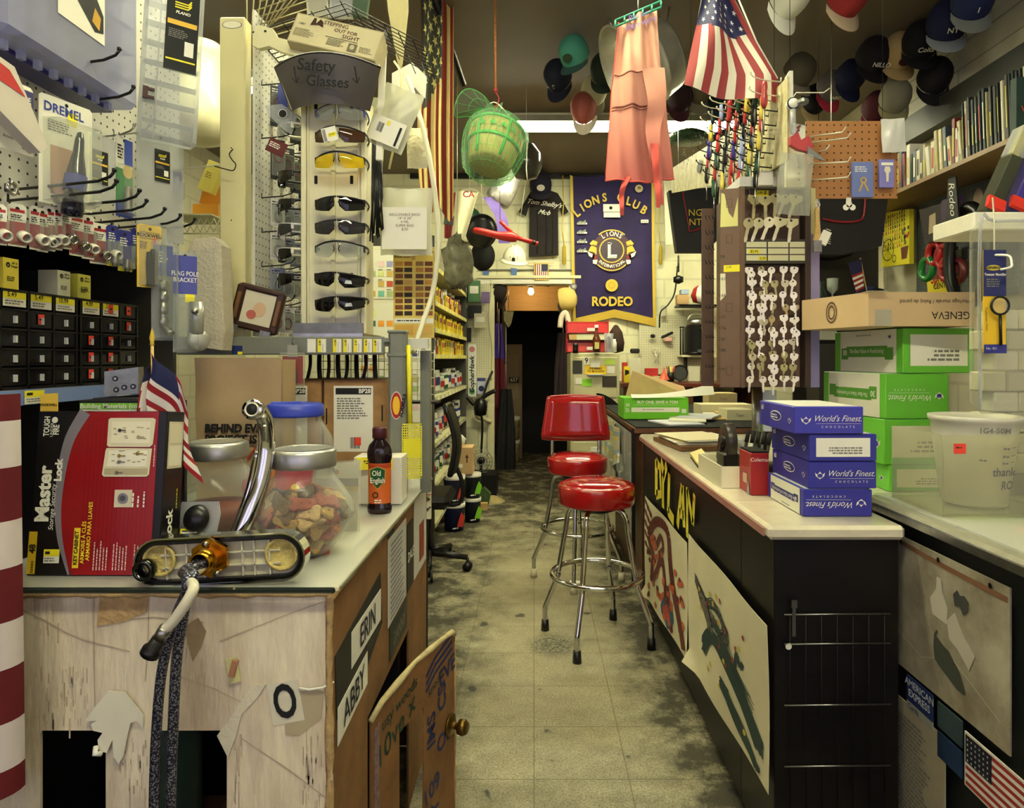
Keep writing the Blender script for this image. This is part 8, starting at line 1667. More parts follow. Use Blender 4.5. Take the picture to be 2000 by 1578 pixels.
# green chocolate boxes
GN=(106,190,60); gs=(84,150,50); gy=2.12; H4=.144; z0_=1.449-3*H4-.006
cbox('lowest and smallest green box of the tall stack, partly hidden',1.13,gy,zc,.25,.36,z0_-zc-.002,GN,'plain','label',None); cbox('green box with a white label and ribbed side, second from the bottom',1.115,gy,z0_,.25,.36,H4,GN,'plain','label',None,2)
cbox('green box with upside-down white lettering, third from the bottom',1.12,gy,z0_+H4+.002,.215,.38,H4,GN,gs,'down',None,5); cbox('green box with a blank white label, top of the green stack',1.175,gy,z0_+2*H4+.004,.25,.38,H4,GN,gs,'label',None,7)
t=thing('clock_carton','brown carton lettered Geneva upside down on top of the green boxes','box',T(1.035,2.06,1.4505)@R(0,'Z')); b=B(); b.prism([(0,0),(.33,0),(.33,.36),(-.06,.36),(-.085,.30)],.105,C(196,168,130),T(0,0,.105)); M=T(.18,-.0008,0)@FR@T(0,.052,0)@R(180,'Z'); b.text('GENEVA',.024,INK,M@T(-.075,.018,0),sx=.95); b.text('/ Horloge murale / Reloj de pared',.0125,INK,M@T(-.03,-.024,0),sx=.95)
MLf=T(-.045,.155,.052)@R(-74.2,'Z')@FR; b.disc(0,0,.026,C(90,64,40),MLf,z=.001,r0=.022,ry=.036); b.disc(0,0,.016,C(90,64,40),MLf,z=.001,r0=.012,ry=.024); b.box((.02,.0,.106),(.06,.05,.001),FILM); b.box((.045,-.0015,.025),(.05,.001,.05),FILM); part('carton',b,t)

# ================================================================ rotating key rack
kx,ky=(1512-CX)/F*2.4,2.4; zb,zt=1.245,1.968; zp=lambda py:H-(py-CY)/F*2.4; xp=lambda px:(px-CX)/F*2.4; RB=mat('rack_brown',(110,84,66),.5,nz=.12,nzs=8); PURLIT=C(150,140,190,.4)
x0,x1=xp(1450),xp(1576); f=B(); f.box(((x0+x1)/2,ky+.05,(zb+zt)/2),(x1-x0,.02,zt-zb),RB); f.box((x0+.0,ky+.02,(zb+zt)/2),(.012,.06,zt-zb),RB); f.box((x1,ky+.02,(zb+zt)/2),(.02,.06,zt-zb),C(60,44,34)); f.box(((x0+x1)/2,ky+.18,(zb+zt)/2),(.26,.22,zt-zb),RB)
l=B(); a=xp(1412); l.prism([(0,zb),(.075,zb),(.078,zt),(0,zt)],.006,RB,T(a,ky+.035,0)@R(-20,'Z')@FR); ML=T(a,ky+.035,0)@R(-20,'Z')@FR@T(0,0,.001)
l.prism([(.0,1.83),(.062,1.83),(.062,1.935),(.045,1.86),(.03,1.88),(.015,1.95),(.004,1.955)],0,C(210,206,130),ML); l.rect(.012,1.665,.068,1.69,YEL,ML); l.text('2.39',.008,INK,ML@T(.03,1.682,.001)); l.prism([(.0,1.56),(.02,1.58),(.018,1.66),(.0,1.66)],0,C(226,220,190),ML)
for k,z in enumerate((1.72,1.64,1.58,1.5,1.46,1.42,1.38,1.31)):l.text(['79','161','166','171','176','181','186','191'][k],.012,INK,ML@T(.008,z,.0012))
for z in (1.9,1.77,1.52,1.29):l.stroke([(.022,z),(.042,z),(.042,z+.03),(.022,z+.03),(.022,z)],.002,C(70,40,30),ML,.001)
r=B(); r.prism([(0,zb),(.055,zb),(.055,zt),(0,zt)],.006,PURLIT,T(x1+.008,ky+.005,0)@R(25,'Z')@FR); r.prism([(0,1.80),(.045,1.80),(.045,zt),(0,zt)],0,C(206,200,150),T(x1+.008,ky+.004,0)@R(25,'Z')@FR@T(0,0,.001))  # purple light falling on this side is put into the panel colour
s_=B(); s_.prism([(-.045,zb),(0,zb),(0,zt-.05),(-.045,zt-.05)],.01,C(84,60,44),T(a,ky+.12,0)@FR)
for k in range(12):
    for j in range(3):z=1.32+k*.055; s_.tube([(a-.012*j,ky+.11,z),(a-.012*j-.02,ky+.06,z-.004),(a-.012*j-.026,ky+.05,z+.006)],.0014,DARKSTEEL,4)
c=B(); za,zc_=zp(515),zp(468); c.box(((x0+x1)/2,ky+.015,(za+zc_)/2),(x1-x0,.04,zc_-za),C(70,64,50)); MC=T(0,ky-.0055,0)@FR
for i in range(3):
    for j in range(3):c.rect(x0+.012+.078*i,za+.01+.024*j,x0+.085+.078*i,za+.03+.024*j,C(222,216,176),MC,.001)
c.rect(x0+.02,za+.036,x0+.06,za+.05,YEL,MC,.002); c.text('$2.95',.009,INK,MC@T(x0+.04,za+.043,.003)); c.rect(x0+.055,za+.012,x0+.085,za+.024,YEL,MC,.002); c.text('2.29',.009,INK,MC@T(x0+.07,za+.018,.003)); c.rect(xp(1480),zp(382),xp(1508),zp(367),YEL,T(0,ky+.035,0)@FR); c.text('2.99',.008,INK,T(xp(1490),ky+.033,zp(372))@FR)
st=B(); st.cyl((kx,ky+.18,CZ+.022),(kx,ky+.18,zb),.02,STEEL); st.lathe([(0,0),(.13,0),(.13,.012),(.03,.022),(0,.022)],BLACK,24,T(kx,ky+.18,CZ)); st.box(((xp(1445)+xp(1575))/2,ky+.10,zt+.02),(xp(1575)-xp(1445),.2,.035),C(200,198,196)); 
for sx in (1495,1530):st.box((xp(sx),ky-.003,zt+.03),(.05,.012,.05),C(226,222,220))
KM=mat('key_blank',(214,204,160),.25,.8)
def key_mesh(kind):
    b=B()
    if kind==0:o=[(.0135*math.cos(q*PI/8),-.012+.0135*math.sin(q*PI/8))for q in range(-3,12)]
    elif kind==1:o=[(-.005,-.026),(-.005+.012,-.026)][1:]+[(.014,-.018),(.015,-.004),(.010,.0),(-.010,0),(-.015,-.004),(-.014,-.018),(-.006,-.026)]
    else:o=[(.006,-.024),(.018,-.014),(.016,-.001),(-.016,-.001),(-.018,-.014),(-.006,-.024)]
    o=[p for p in o]; b.prism(o,.002,KM,FR); b.prism([(-.0042,-.022),(-.0042,-.056),(-.0015,-.062),(.003,-.058),(.0042,-.05),(.0032,-.044),(.0042,-.036),(.0042,-.022)],.002,KM,FR@T(0,0,.0006)); b.disc(0,-.006,.0028,INK,FR,z=.0008); return b
kproto={}; rd=random.Random(17)
def add_key(px,py,k,sc,row,i,yo=0):
    M=T(P(px,py,ky-.004-yo))@R(rd.uniform(-25,10),'Z')@R(rd.uniform(-4,22)if row<2 else rd.uniform(-10,8),'Y')@Matrix.Scale(sc,4); M=T(0,0,0)@M
    lab='key blank, %s from the left in row %d of the brown key rack'%(ORD[i],row+1); g='key blanks on the brown key rack'
    if k not in kproto:kproto[k]=one('key_blank',lab,'key',key_mesh(k),M,g)
    else:dup(kproto[k],M,lab,g)
hk=B()
for row,y in enumerate((380,424)):
    for i in range(5):px=1474+i*20.5-(14 if row else 0); px+=4 if row else 0; add_key(px,y+rd.uniform(-2,3),0 if rd.random()<.5 else 2,1.45,row,i,.01*(row)); hk.tube([P(px,y-1,ky+.035),P(px,y-2,ky-.012),P(px+1,y-7,ky-.02)],.0018,DARKSTEEL,4)
for row in range(10):
    y=522+row*23.6
    for i in range(5):
        px=1466+i*21.5+(rd.uniform(-3,3)); 
        for q in range(1 if rd.random()<.6 else 2):add_key(px+q*4,y+rd.uniform(-2,3)+q*5,rd.choice([0,1,2]),.95,row+2,i,.006*q)
        hk.tube([P(px,y-1,ky+.035),P(px,y-2,ky-.010),P(px+1,y-5,ky-.016)],.0015,DARKSTEEL,4)
kr=wthing('key_rack','tall brown rotating rack full of key blanks on the white counter','key rack',[('front_panel',f),('left_panel',l,'brown side panel with numbers'),('right_panel',r,'purplish side panel'),('side_hooks',s_),('price_card',c),('stand',st),('hooks',hk)])
t=thing('brush','wooden wire brush hanging on the right edge of the key rack','brush',P(1597,470,2.36)); b=B(); b.prism([(-.012,-.0),(.012,0),(.01,.04),(.006,.09),(.008,.115),(-.002,.12),(-.008,.11),(-.006,.05)],.012,WOODL,FR); part('handle',b,t); b=B(); b.box((-.002,.0,-.02),(.028,.014,.04),STEEL); b.box((.024,0,.01),(.03,.01,.05),PAPER,(0,25,0))
for k in range(7):b.tube([(.03,0,-.006+.008*k),(.046,0,-.012+.008*k)],.0018,WIRE,4)
part('bristles',b,t); b=B(); b.tube(smooth_path([(0,0,.11),(.008,0,.13),(-.006,0,.14),(-.004,0,.12),(.004,.02,.135)],4),.0015,PAPER,5); part('string',b,t)

# ---- white peg strip, screwdriver panel, brown pegboard
ys=2.25; b=B(); MM=T(0,ys,0)@FR; q=[P2(1535,150,ys),P2(1542,138,ys),P2(1549,138,ys),P2(1550,240,ys),P2(1573,245,ys),P2(1572,365,ys),P2(1535,365,ys)]; b.prism(q[::-1],.012,WHITE,MM)
for k in range(9):x,z=P2(1560,255+k*12,ys); b.disc(x,z,.003,INK,MM,z=.001)
b.cyl((P(1545,0,ys).x,ys+.01,P(0,140,ys).z),(P(1545,0,ys).x,ys+.01,ZC),.0012,DARKSTEEL,n=5); b.box((P(1545,0,ys).x,ys+.02,(P(0,365,ys).z+zt)/2),(.02,.02,max(.01,P(0,365,ys).z-zt)),STEEL)
wone('peg_strip','narrow white perforated strip standing above the key rack','peg strip',b)
PANL=mat('aged_cream_panel',(214,208,168),.5,nz=.3,nzs=18,c2=(170,160,110)); XS=.848; o=[]
for (px,py)in ((1310,330),(1445,245),(1538,150),(1538,312),(1456,364),(1415,358),(1312,377)):p=onx(XS,px,py); o.append((-p.y,p.z))
b=B(); b.prism(o[::-1],.006,PANL,T(XS,0,0)@FL); rd=random.Random(12); MX=T(XS,0,0)@FL
for k in range(40):p=onx(XS,1330+rd.random()*110,0); b.disc(-p.y,2.44+rd.uniform(-.05,.1),.006,INK,MX,z=.001)
p=onx(XS,1368,325); b.disc(-p.y,p.z,.05,BLACK,MX,z=.006,ry=.03); b.tube([(XS,2.35,2.35),(XS,2.35,ZC)],.001,DARKSTEEL,4); b.tube([(XS,3.6,2.5),(XS,3.6,ZC)],.001,DARKSTEEL,4)
wone('screwdriver_rack','angled cream metal panel holding rows of screwdrivers','tool panel',b)
cols_=[(20,20,22),(60,50,150),(150,160,210),(40,80,60),(190,50,50),(210,190,80),(40,40,44),(170,60,60)]; n=0
def sdriver(m):
    b=B(); b.lathe([(0,0),(.011,.003),(.013,.02),(.011,.04),(.0135,.06),(.013,.085),(.007,.1),(.004,.1)],m,8,R(180,'X')); b.cyl((0,0,-.1),(0,0,-.2),.003,STEEL,n=6); return b
sp_={}
for row,py0 in enumerate((160,188,218,246,272,300,328)):
    for i in range(7):
        px=1525-i*18-row*3; py=py0+i*9
        if px<1395 or py>345:continue
        p=onx(XS,px,py); hb=hook(p,.10,DARKSTEEL if row>1 else WIRE,Vector((-1,-.15,0)),r=.0024); wone('peg_hook','hook on the screwdriver panel, row %d from the top, %s from the right'%(row+1,ORD[i]),'hook',hb,'hooks on the screwdriver panel')
        k=rd.randrange(8); M=T(p+Vector((-.06,-.01,-.002)))@R(rd.uniform(-5,5),'X')@Matrix.Scale(rd.uniform(.65,.95),4); lab='screwdriver in row %d from the top, %s from the right on the cream panel'%(row+1,ORD[i])
        if k in sp_:dup(sp_[k],M,lab,'screwdrivers on the cream panel')
        else:sp_[k]=one('screwdriver',lab,'screwdriver',sdriver(C(*cols_[k],.25)),M,'screwdrivers on the cream panel')
# goggles, red shears, plastic bag on the strip
b=B(); MM=T(P(1549,202,2.18))@FR; b.lathe([(0,.012),(.014,.01),(.018,0),(.018,-.02)],PAPER,16,MM); b.tube([MM@Vector((.018*math.cos(k*PI/8),.018*math.sin(k*PI/8),.002))for k in range(16)],.0025,INK,5,closed=True); b.box((.022,0,-.0),(.03,.02,.06),GAL,(0,20,0),.006,MM); b.cyl(MM@Vector((0,-.02,0)),MM@Vector((0,-.10,0)),.009,HAZY); b.tube([MM@Vector((0,.02,0)),MM@Vector((.01,.035,0)),MM@Vector((.1,.035,0)),MM@Vector((.12,.05,0))],.002,WIRE,5); wone('pressure_gauge','small gauge with a white dial hooked on the white strip','gauge',b)
b=B(); MM=T(P(1565,285,2.17))@FR; b.prism([(-.035,.03),(-.01,.045),(.0,.02),(.025,.035),(.04,.0),(.03,-.02),(-.01,-.01),(-.035,.005)],.02,C(190,70,76,.35),MM); b.prism([(.02,.0),(.07,-.04),(.075,-.05),(.02,-.03)],.004,GAL,MM@T(0,0,.002)); b.tube([MM@Vector((-.02,.03,-.01)),MM@Vector((0,.07,-.01)),MM@Vector((.01,.08,-.06))],.003,C(120,60,60),6); wone('pipe_cutter','red pipe cutter hanging on the white strip','cutter',b)
bag('clear plastic bag of fittings hanging below the red cutter',1556,300,.11,.2,4,2.16,None,glassy('fittings_bag',(236,236,224),.18,.2),.05)
b=B(); yp=2.42; a,c=P(1573,388,yp),P(1752,237,yp); b.box(((a.x+c.x)/2,yp,(a.z+c.z)/2),(c.x-a.x,.006,c.z-a.z),PEGB); b.cyl((a.x+.05,yp+.005,c.z-.02),(a.x+.05,yp+.005,ZC),.001,DARKSTEEL,n=4); b.cyl((c.x-.05,yp+.005,c.z-.02),(c.x-.05,yp+.005,ZC),.001,DARKSTEEL,n=4); wone('pegboard','brown hardboard pegboard hanging right of the key rack','pegboard',b)
for k,(ax,ay,bx,by)in enumerate(((1578,267,1652,255),(1578,279,1662,266),(1578,320,1662,313),(1578,352,1662,343),(1600,296,1620,290))):
    b=B(); p,q_=P(ax,ay,yp-.01),P(bx,by,yp-.12); b.tube([p+Vector((0,.006,0)),q_-Vector((.012,0,.006)),q_+Vector((0,0,.012))],.0028,WIRE,6); wone('peg_hook','long cream hook, %s on the brown pegboard'%['topmost','second from the top','middle long one','lowest','short one under the top pair'][k],'hook',b,'cream hooks on the brown pegboard')
bag('small white ziplock bag on the top right corner of the brown pegboard',1743,232,.085,.12,-3,2.38,None,glassy('white_zip',(236,236,230),.75,.3),.02)
def kc(b,w_,h_):b.rect(-w_*.4,h_*.78,w_*.4,h_*.88,PAPER,None,.001); b.prism([(-.004,.02),(.004,.02),(.005,.05),(.012,.06),(.008,.075),(-.008,.075),(-.012,.06),(-.005,.05)],0,C(226,222,200),T(0,-.0,.002))
pxbox('key_card','blue card with two brass keys on the brown pegboard','package',1665,316,1706,385,yp-.03,.012,C(110,126,190),deco=lambda b,w_,h_:(b.scribble(-w_*.4,h_*.85,w_*.7,.004,PAPER,None,3,1,.001),b.stroke([(-.015,.02),(.0,.055)],.007,C(196,160,90),None,.002),b.stroke([(.018,.02),(.004,.05)],.007,C(196,160,90),None,.002),b.disc(0,.06,.012,C(196,160,90),z=.003,r0=.006)))
pxbox('key_card','narrow blue card with one silver key on the brown pegboard','package',1718,311,1747,366,yp-.03,.012,C(130,126,200),deco=kc)
b=B(); MM=T(P(1658,402,yp-.02))@FR; b.prism([(-.008,.03),(.008,.03),(.01,.0),(-.01,0)],.004,PAPER,MM)
for (x,y)in ((-.012,-.006),(.012,-.006),(0,.004)):b.disc(x,y,.011,PAPER,MM,z=.003)
wone('bone_tag','white bone-shaped tag clipped under the brown pegboard','tag',b)

# ================================================================ right wall
XB=2.2; b=B(); zsf=2.372; b.box(((XB+XR)/2,3.95,zsf-.012),(XR-XB,2.7,.024),mat('shelf_wood',(150,118,76),.5,nz=.2,nzs=8)); wone('book_shelf','long brown board shelf high on the right wall','shelf',b)
b=B(); b.box((XR-.06,3.5,2.84),(.12,4.4,.16),C(44,44,38)); struct('trim_5',b)
rd=random.Random(23); y=2.72; i=0; pal=[(214,206,176),(40,44,46),(176,164,120),(120,40,36),(60,76,90),(196,190,170),(30,60,60),(206,196,150),(150,110,60),(226,222,206)]
while y<5.2:
    if y<3.45:th,hh,dd_=rd.uniform(.008,.018),rd.uniform(.29,.32),.3
    elif y<4.2:th,hh,dd_=rd.uniform(.02,.035),rd.uniform(.17,.25),.17
    else:th,hh,dd_=rd.uniform(.018,.028),rd.uniform(.12,.15),.12
    c=rd.choice(pal if y>3.45 else [(40,44,40),(30,34,36),(176,166,120),(206,200,180),(60,60,50),(24,40,44)]); lean=rd.choice([0,0,4,7])if y>3.45 else 3; b=B(); b.box((dd_/2,0,hh/2),(dd_,th,hh),C(*c),bev=.0015); b.rect(-th*.25,hh*.2,th*.25,hh*rd.uniform(.5,.85),C(*rd.choice([(230,226,200),(30,30,30),(180,40,40),(200,190,60)])),FL,.001)
    g='record sleeves' if y<3.45 else ('books' if y<4.2 else 'small paperbacks'); nm={'record sleeves':'record_sleeve','books':'book','small paperbacks':'paperback'}[g]
    wherei=globals().setdefault('_cnt',{}); wherei[g]=wherei.get(g,0)+1; k=wherei[g]-1
    one(nm,'%s on the high shelf, %s from the near end of its run'%(g[:-1]if g!='books' else 'book',ORD[k]if k<28 else 'number %d'%(k+1)),'book',b,T(XB+.025,y,zsf+.001)@R(-lean,'X'),g+' on the high right shelf'); y+=th+.003+(.01 if lean else 0)
def onwall(name,label,cat,X,pts,m,th,deco=None,face=FL):
    o=[onx(X,*p)for p in pts]; b=B(); b.prism([(-p.y,p.z)for p in o],th,m,T(X,0,0)@FL)
    if deco:deco(b,T(X-.001,0,0)@FL,[(-p.y,p.z)for p in o])
    return wone(name,label,cat,b)
def d_can(b,M,o):
    a=o[0]; x0,x1=min(p[0]for p in o),max(p[0]for p in o); z0,z1=min(p[1]for p in o)+.02,max(p[1]for p in o)-.03; rd=random.Random(2)
    for j in range(9):
        z=z1-(z1-z0)*.62*(j/8)-.02; x=x0+.03
        while x<x1-.05:b.rect(x,z-.001,x+.03,z+.001,INK,M); b.rect(x+.004,z,x+.008+rd.random()*.01,z+.02,[INK,C(190,70,50)][rd.random()<.25],M); x+=.028
    b.disc(x0+.09,z0+.11,.075,INK,M,r0=.069); b.disc(x0+.17,z0+.04,.025,INK,M,r0=.02)
    for k in range(8):b.stroke([(x0+.09,z0+.11),(x0+.09+.07*math.cos(k*PI/4),z0+.11+.07*math.sin(k*PI/4))],.003,INK,M)
    b.prism([(x0+.26,z0+.02),(x0+.32,z0+.02),(x0+.34,z0+.1),(x0+.25,z0+.1)],0,C(110,60,40),M)
    for k in range(10):b.disc(x0+.24+.11*rd.random(),z0+.12+.1*rd.random(),.012,C(*rd.choice([(200,80,60),(90,120,50),(60,60,40)])),M,z=.001)
onwall('canvas_print','yellow canvas with a penny-farthing and a flower pot','picture',2.42,[(1721,522),(1776,515),(1776,408),(1730,415)],C(226,214,50),.03,d_can)
onwall('bulletin_board','grey pegboard on the right wall behind the photo frames','pegboard',2.5,[(1790,575),(1990,575),(1990,330),(1790,395)],pegmat('grey_pegboard',(90,96,96)),.01)
onwall('photo_frame','black frame with a small statue photograph','picture frame',2.3,[(1806,474),(1838,470),(1838,398),(1795,410)],C(30,16,20),.03,lambda b,M,o:(b.prism([(o[0][0]+(o[1][0]-o[0][0])*a+.0,o[0][1]+(o[3][1]-o[0][1])*c+.02*0)for a,c in ((.25,.2),(.7,.22),(.68,.75),(.3,.72))],0,C(170,150,120),M)))
onwall('photo_frame','framed portrait of a person in a dark suit','picture frame',2.28,[(1838,466),(1872,460),(1872,380),(1838,392)],C(50,30,66),.03,lambda b,M,o:(b.disc(o[0][0]+.05+(o[1][0]-o[0][0])*.3,o[0][1]+.19,.03,C(190,140,110),M,ry=.04),b.prism([(o[0][0]+.02,o[0][1]+.01),(o[1][0]-.02,o[0][1]+.01),(o[1][0]-.05,o[0][1]+.14),(o[0][0]+.05,o[0][1]+.14)],0,C(20,18,26),M),b.stroke([(o[0][0]+.1,o[0][1]+.02),(o[0][0]+.1,o[0][1]+.14)],.012,PAPER,M,.001)))
onwall('photo_frame','dark framed photograph of a face above the hose packs','picture frame',2.44,[(1892,412),(1930,400),(1930,365),(1892,372)],C(60,60,62),.02,lambda b,M,o:b.disc((o[0][0]+o[2][0])/2,(o[0][1]+o[2][1])/2,.04,C(150,130,110),M,ry=.06))
onwall('black_pennant','narrow black pennant with silver script hanging from the shelf','pennant',2.25,[(1848,430),(1872,425),(1866,345),(1852,345)],C(14,12,14),.01,lambda b,M,o:b.text('Rodeo',.05,PAPER,M@T((o[0][0]+o[1][0])/2,(o[0][1]+o[2][1])/2,.001)@R(-85,'Z'),shear=.4))
onwall('sprinkler_sign','yellow sign reading Sprinkler Centers low on the grey pegboard','sign',2.49,[(1812,572),(1870,570),(1870,540),(1810,548)],C(226,206,40),.006,lambda b,M,o:(b.text('Sprinkler',.075,C(170,30,30),M@T((o[0][0]+o[1][0])/2+.02,o[0][1]+.085,.001),bold=.003,sx=.7),b.text("CENTER'S",.035,INK,M@T((o[0][0]+o[1][0])/2+.02,o[0][1]+.03,.001),bold=.001)))
for k,(px,py,c,lab)in enumerate(((1817,525,(30,120,50),'coiled green hose pack'),(1832,495,(170,30,36),'red sprinkler pack above the green hose'),(1850,500,(150,30,36),'second red sprinkler pack'),(1858,525,(160,34,40),'red nozzle pack right of the green hose'),(1876,530,(90,30,34),'dark red nozzle pack beside the clear case'))):
    p=onx(2.36,px,py); b=B(); b.tube([p+Vector((-.02,.06*math.cos(a*PI/10),.06*math.sin(a*PI/10)))for a in range(20)],.02,C(*c,.3),8,closed=True); b.box(p+Vector((0,0,.09)),(.02,.09,.06),BLACK); b.cyl(p+Vector((0,0,.12)),p+Vector((.14,0,.12)),.004,STEEL,n=6); wone('hanging_pack',lab+' on the grey pegboard','package',b)
b=B(); p=onx(2.3,1890,500); b.tube([p+Vector((0,.16*math.cos(a*PI/12),.26*math.sin(a*PI/12)))for a in range(24)],.03,BLACK,8,closed=True); b.cyl(p+Vector((0,0,.26)),p+Vector((.2,0,.26)),.005,STEEL,n=6); wone('hose_coil','big black hose coil hanging behind the clear case','hose',b)
# garment bags with red piping
def gbag(label,pts,pipe,Y,extra=None):
    b=B(); b.prism([P2(*p,Y)for p in pts][::-1],.08,mat('black_vinyl',(16,15,16),.5,bump=.3,bs=12),T(0,Y,0)@FR); pp=[Vector((P2(*p,Y)[0],Y-.006,P2(*p,Y)[1]))for p in pipe]; b.tube(smooth_path(pp,5),.006,C(130,24,36,.4),6)
    if extra:extra(b)
    x=[P2(*p,Y)[0]for p in pts]; b.tube([(min(x)+.08,Y+.04,P2(*pts[0],Y)[1]-.03),(min(x)+.08,Y+.04,ZC)],.003,STEEL,5); return wone('garment_bag',label,'bag',b)
gbag('black bag with red piping and gold letters hanging left of the key rack',[(1306,372),(1405,365),(1400,470),(1380,492),(1322,492)],[(1333,375),(1345,440),(1350,452),(1395,435)],4.9,lambda b:b.text('NG\nNT',.05,GOLD,T(P(1358,425,4.885))@FR))
gbag('wide black bag with curved red piping hanging behind the brown pegboard',[(1600,384),(1735,384),(1722,480),(1640,497),(1606,495)],[(1606,428),(1640,434),(1680,430),(1688,405),(1688,386)],3.4)
b=B(); b.prism([P2(*p,6.9)for p in ((1296,345),(1312,350),(1316,470),(1310,478),(1300,478))][::-1],.02,C(210,206,176),T(0,6.9,0)@FR); b.tube([P(1303,346,6.91),P(1303,338,7.1)],.004,STEEL,5); wone('white_cloth','white cloth hanging right of the purple banner','cloth',b)
# shelves between key rack and right wall
for k,(py,x0_,x1_,Y)in enumerate(((492,1595,1665,4.6),(600,1580,1720,4.6),(665,1590,1735,4.6))):
    b=B(); a,c=P(x0_,py,Y),P(x1_,py,Y); b.box(((a.x+c.x)/2,Y+.12,a.z-.012),(c.x-a.x,.26,.02),DARKSTEEL); _sh=globals().setdefault('_sh',[]); _sh.append(('shelf',b))
b=B(); b.box((2.2,4.86,1.1),(.62,.02,2.2),C(44,40,36)); wthing('back_shelving','dark shelving with figurines and boxes behind the key rack on the right','shelving',_sh+[('back_panel',b)])
rd=random.Random(40)
def shelfitem(px,py,w_,h_,c,lab,nm,cat,prof=None):
    p=P(px,py,4.6); b=B(); b.lathe(prof,C(*c,.3),14)if prof else b.box((0,0,h_/2),(w_,.08,h_),C(*c),bev=.003); 
    if not prof:b.rect(-w_*.35,h_*.4,w_*.35,h_*.8,C(60,60,66),T(0,-.042,0)@FR)
    one(nm,lab,cat,b,T(p.x,4.68,p.z+.001))
shelfitem(1613,490,.12,.16,(206,196,160),'pale switch box on the upper back shelf','switch_box','box'); shelfitem(1645,490,.16,.14,(176,160,130),'tan box on the upper back shelf','small_box','box'); vp=[(0,0),(.04,0),(.045,.08),(.02,.14),(.022,.18)]
shelfitem(1612,598,0,0,(50,70,60),'green glass vase on the figurine shelf','vase','vase',vp); shelfitem(1636,598,0,0,(170,180,170),'clear goblet on the figurine shelf','goblet','glass',[(0,0),(.03,.004),(.006,.02),(.006,.09),(.035,.12),(.038,.2),(.035,.2)]); shelfitem(1700,598,.1,.14,(40,60,110),'blue jar holding a small flag','jar','jar'); shelfitem(1720,598,.12,.1,(80,34,40),'maroon box beside the blue jar','small_box','box'); shelfitem(1620,664,.14,.16,(200,200,180),'pale canister above the green boxes','canister','canister')
b=B(); p=P(1697,560,4.6); b.cyl((p.x,4.6,p.z-.1),(p.x-.06,4.6,p.z+.2),.004,WOODL,n=6); b.sheet(lambda u,v:(p.x-.055-.09*u*(1-.4*v)+.02*v,4.595,p.z+.19-.2*v-.03*u),8,12,lambda u,v:C(36,36,80,.8)if v<.4 else (C(160,40,46,.8)if int(v*12)%2 else PAPER),th=.001); wone('small_flag','tiny stars and stripes flag on the figurine shelf at the right','flag',b)
pxbox('phone_frame','tilted black framed card on the figurine shelf','picture frame',1700,562,1720,598,4.56,.02,C(22,22,24),12,lambda b,w_,h_:b.rect(-w_*.3,h_*.3,w_*.3,h_*.8,GREYINK))
pxbox('dark_cabinet','dark cabinet below the back shelves on the right','cabinet',1600,672,1740,1100,4.3,.2,C(40,38,34))

# ================================================================ right foreground: white shelf, knife packs, clear case, bucket
b=B(); b.box((1.41,1.91,1.725),(.42,.19,.05),WHITE,bev=.004); b.box((1.6,1.9,1.345),(.04,.1,.71),WHITE); b.box((1.6,1.9,GZ+.018),(.14,.12,.016),WHITE); wone('white_shelf','white shelf on a post at the right edge holding knife packs','shelf',b)
for k,(c,lab)in enumerate((((52,56,40),'camouflage knife pack, leftmost of three on the white shelf'),((60,50,140),'blue knife pack, middle of three on the white shelf'),((220,200,50),'yellow knife pack at the right edge of the white shelf'))):
    t=thing('knife_pack',lab,'package',T(1.255+.065*k,1.87,1.765)@R(24,'Y'),None); b=B(); b.box((.02,0,.085),(.038,.05,.17),C(*c,.4),bev=.003); part('box',b,t); b=B(); b.box((.02,0,.215),(.038,.05,.09),HAZY,bev=.003); b.box((.02,.0,.215),(.02,.02,.08),C(206,196,60)); part('window',b,t); b=B(); b.box((.015,-.03,.02),(.05,.012,.035),C(220,50,36),(-20,0,0)); part('red_tag',b,t)
pxbox('dark_book','dark green book cover at the upper right edge','book',1985,150,2030,290,2.3,.03,C(22,50,44),deco=lambda b,w_,h_:(b.disc(.01,h_*.75,.02,C(200,160,140)),b.text('WA',.02,C(190,50,40),T(.0,h_*.55,.001)))); _o=bpy.data.objects['dark_book']; _o.location.z+=0
# stack of small white cartons behind the case
n=0
for row,py in enumerate((805,762,722,684,645,604,566,528)):
    x=1.27+.035*(row%2)
    while x<1.52:w_=.072; b=B(); b.box((0,0,.0285),(w_-.002,.06,.056),C(*[(206,202,176),(190,186,166),(214,212,200)][(n+row)%3],.5),bev=.004); one('small_carton','small white carton in row %d of the wall of cartons, %s from the left'%(row+1,ORD[int((x-1.26)/.072)]),'box',b,T(x+w_/2,1.918,GZ+.012+.0585*row+.06),'small white cartons behind the clear case'); x+=w_; n+=1
b=B(); b.box((1.40,1.916,GZ+.042),(.3,.062,.058),C(60,58,52)); wone('dark_plinth','dark base under the wall of small white cartons','base',b)
t=thing('display_case','big clear plastic clamshell case hanging at the right edge','display case',P(1975,815,1.72)); b=B(); b.box((.0,.0,.26),(.21,.07,.50),glassy('case_plastic',(244,244,236),.06,.1,.35),bev=.03); part('case',b,t); b=B(); b.tube(smooth_path([(-.10,-.03,.02),(-.10,-.03,.48),(-.06,-.03,.5),(.1,-.03,.5)],4),.004,HAZY,6); part('rim',b,t)
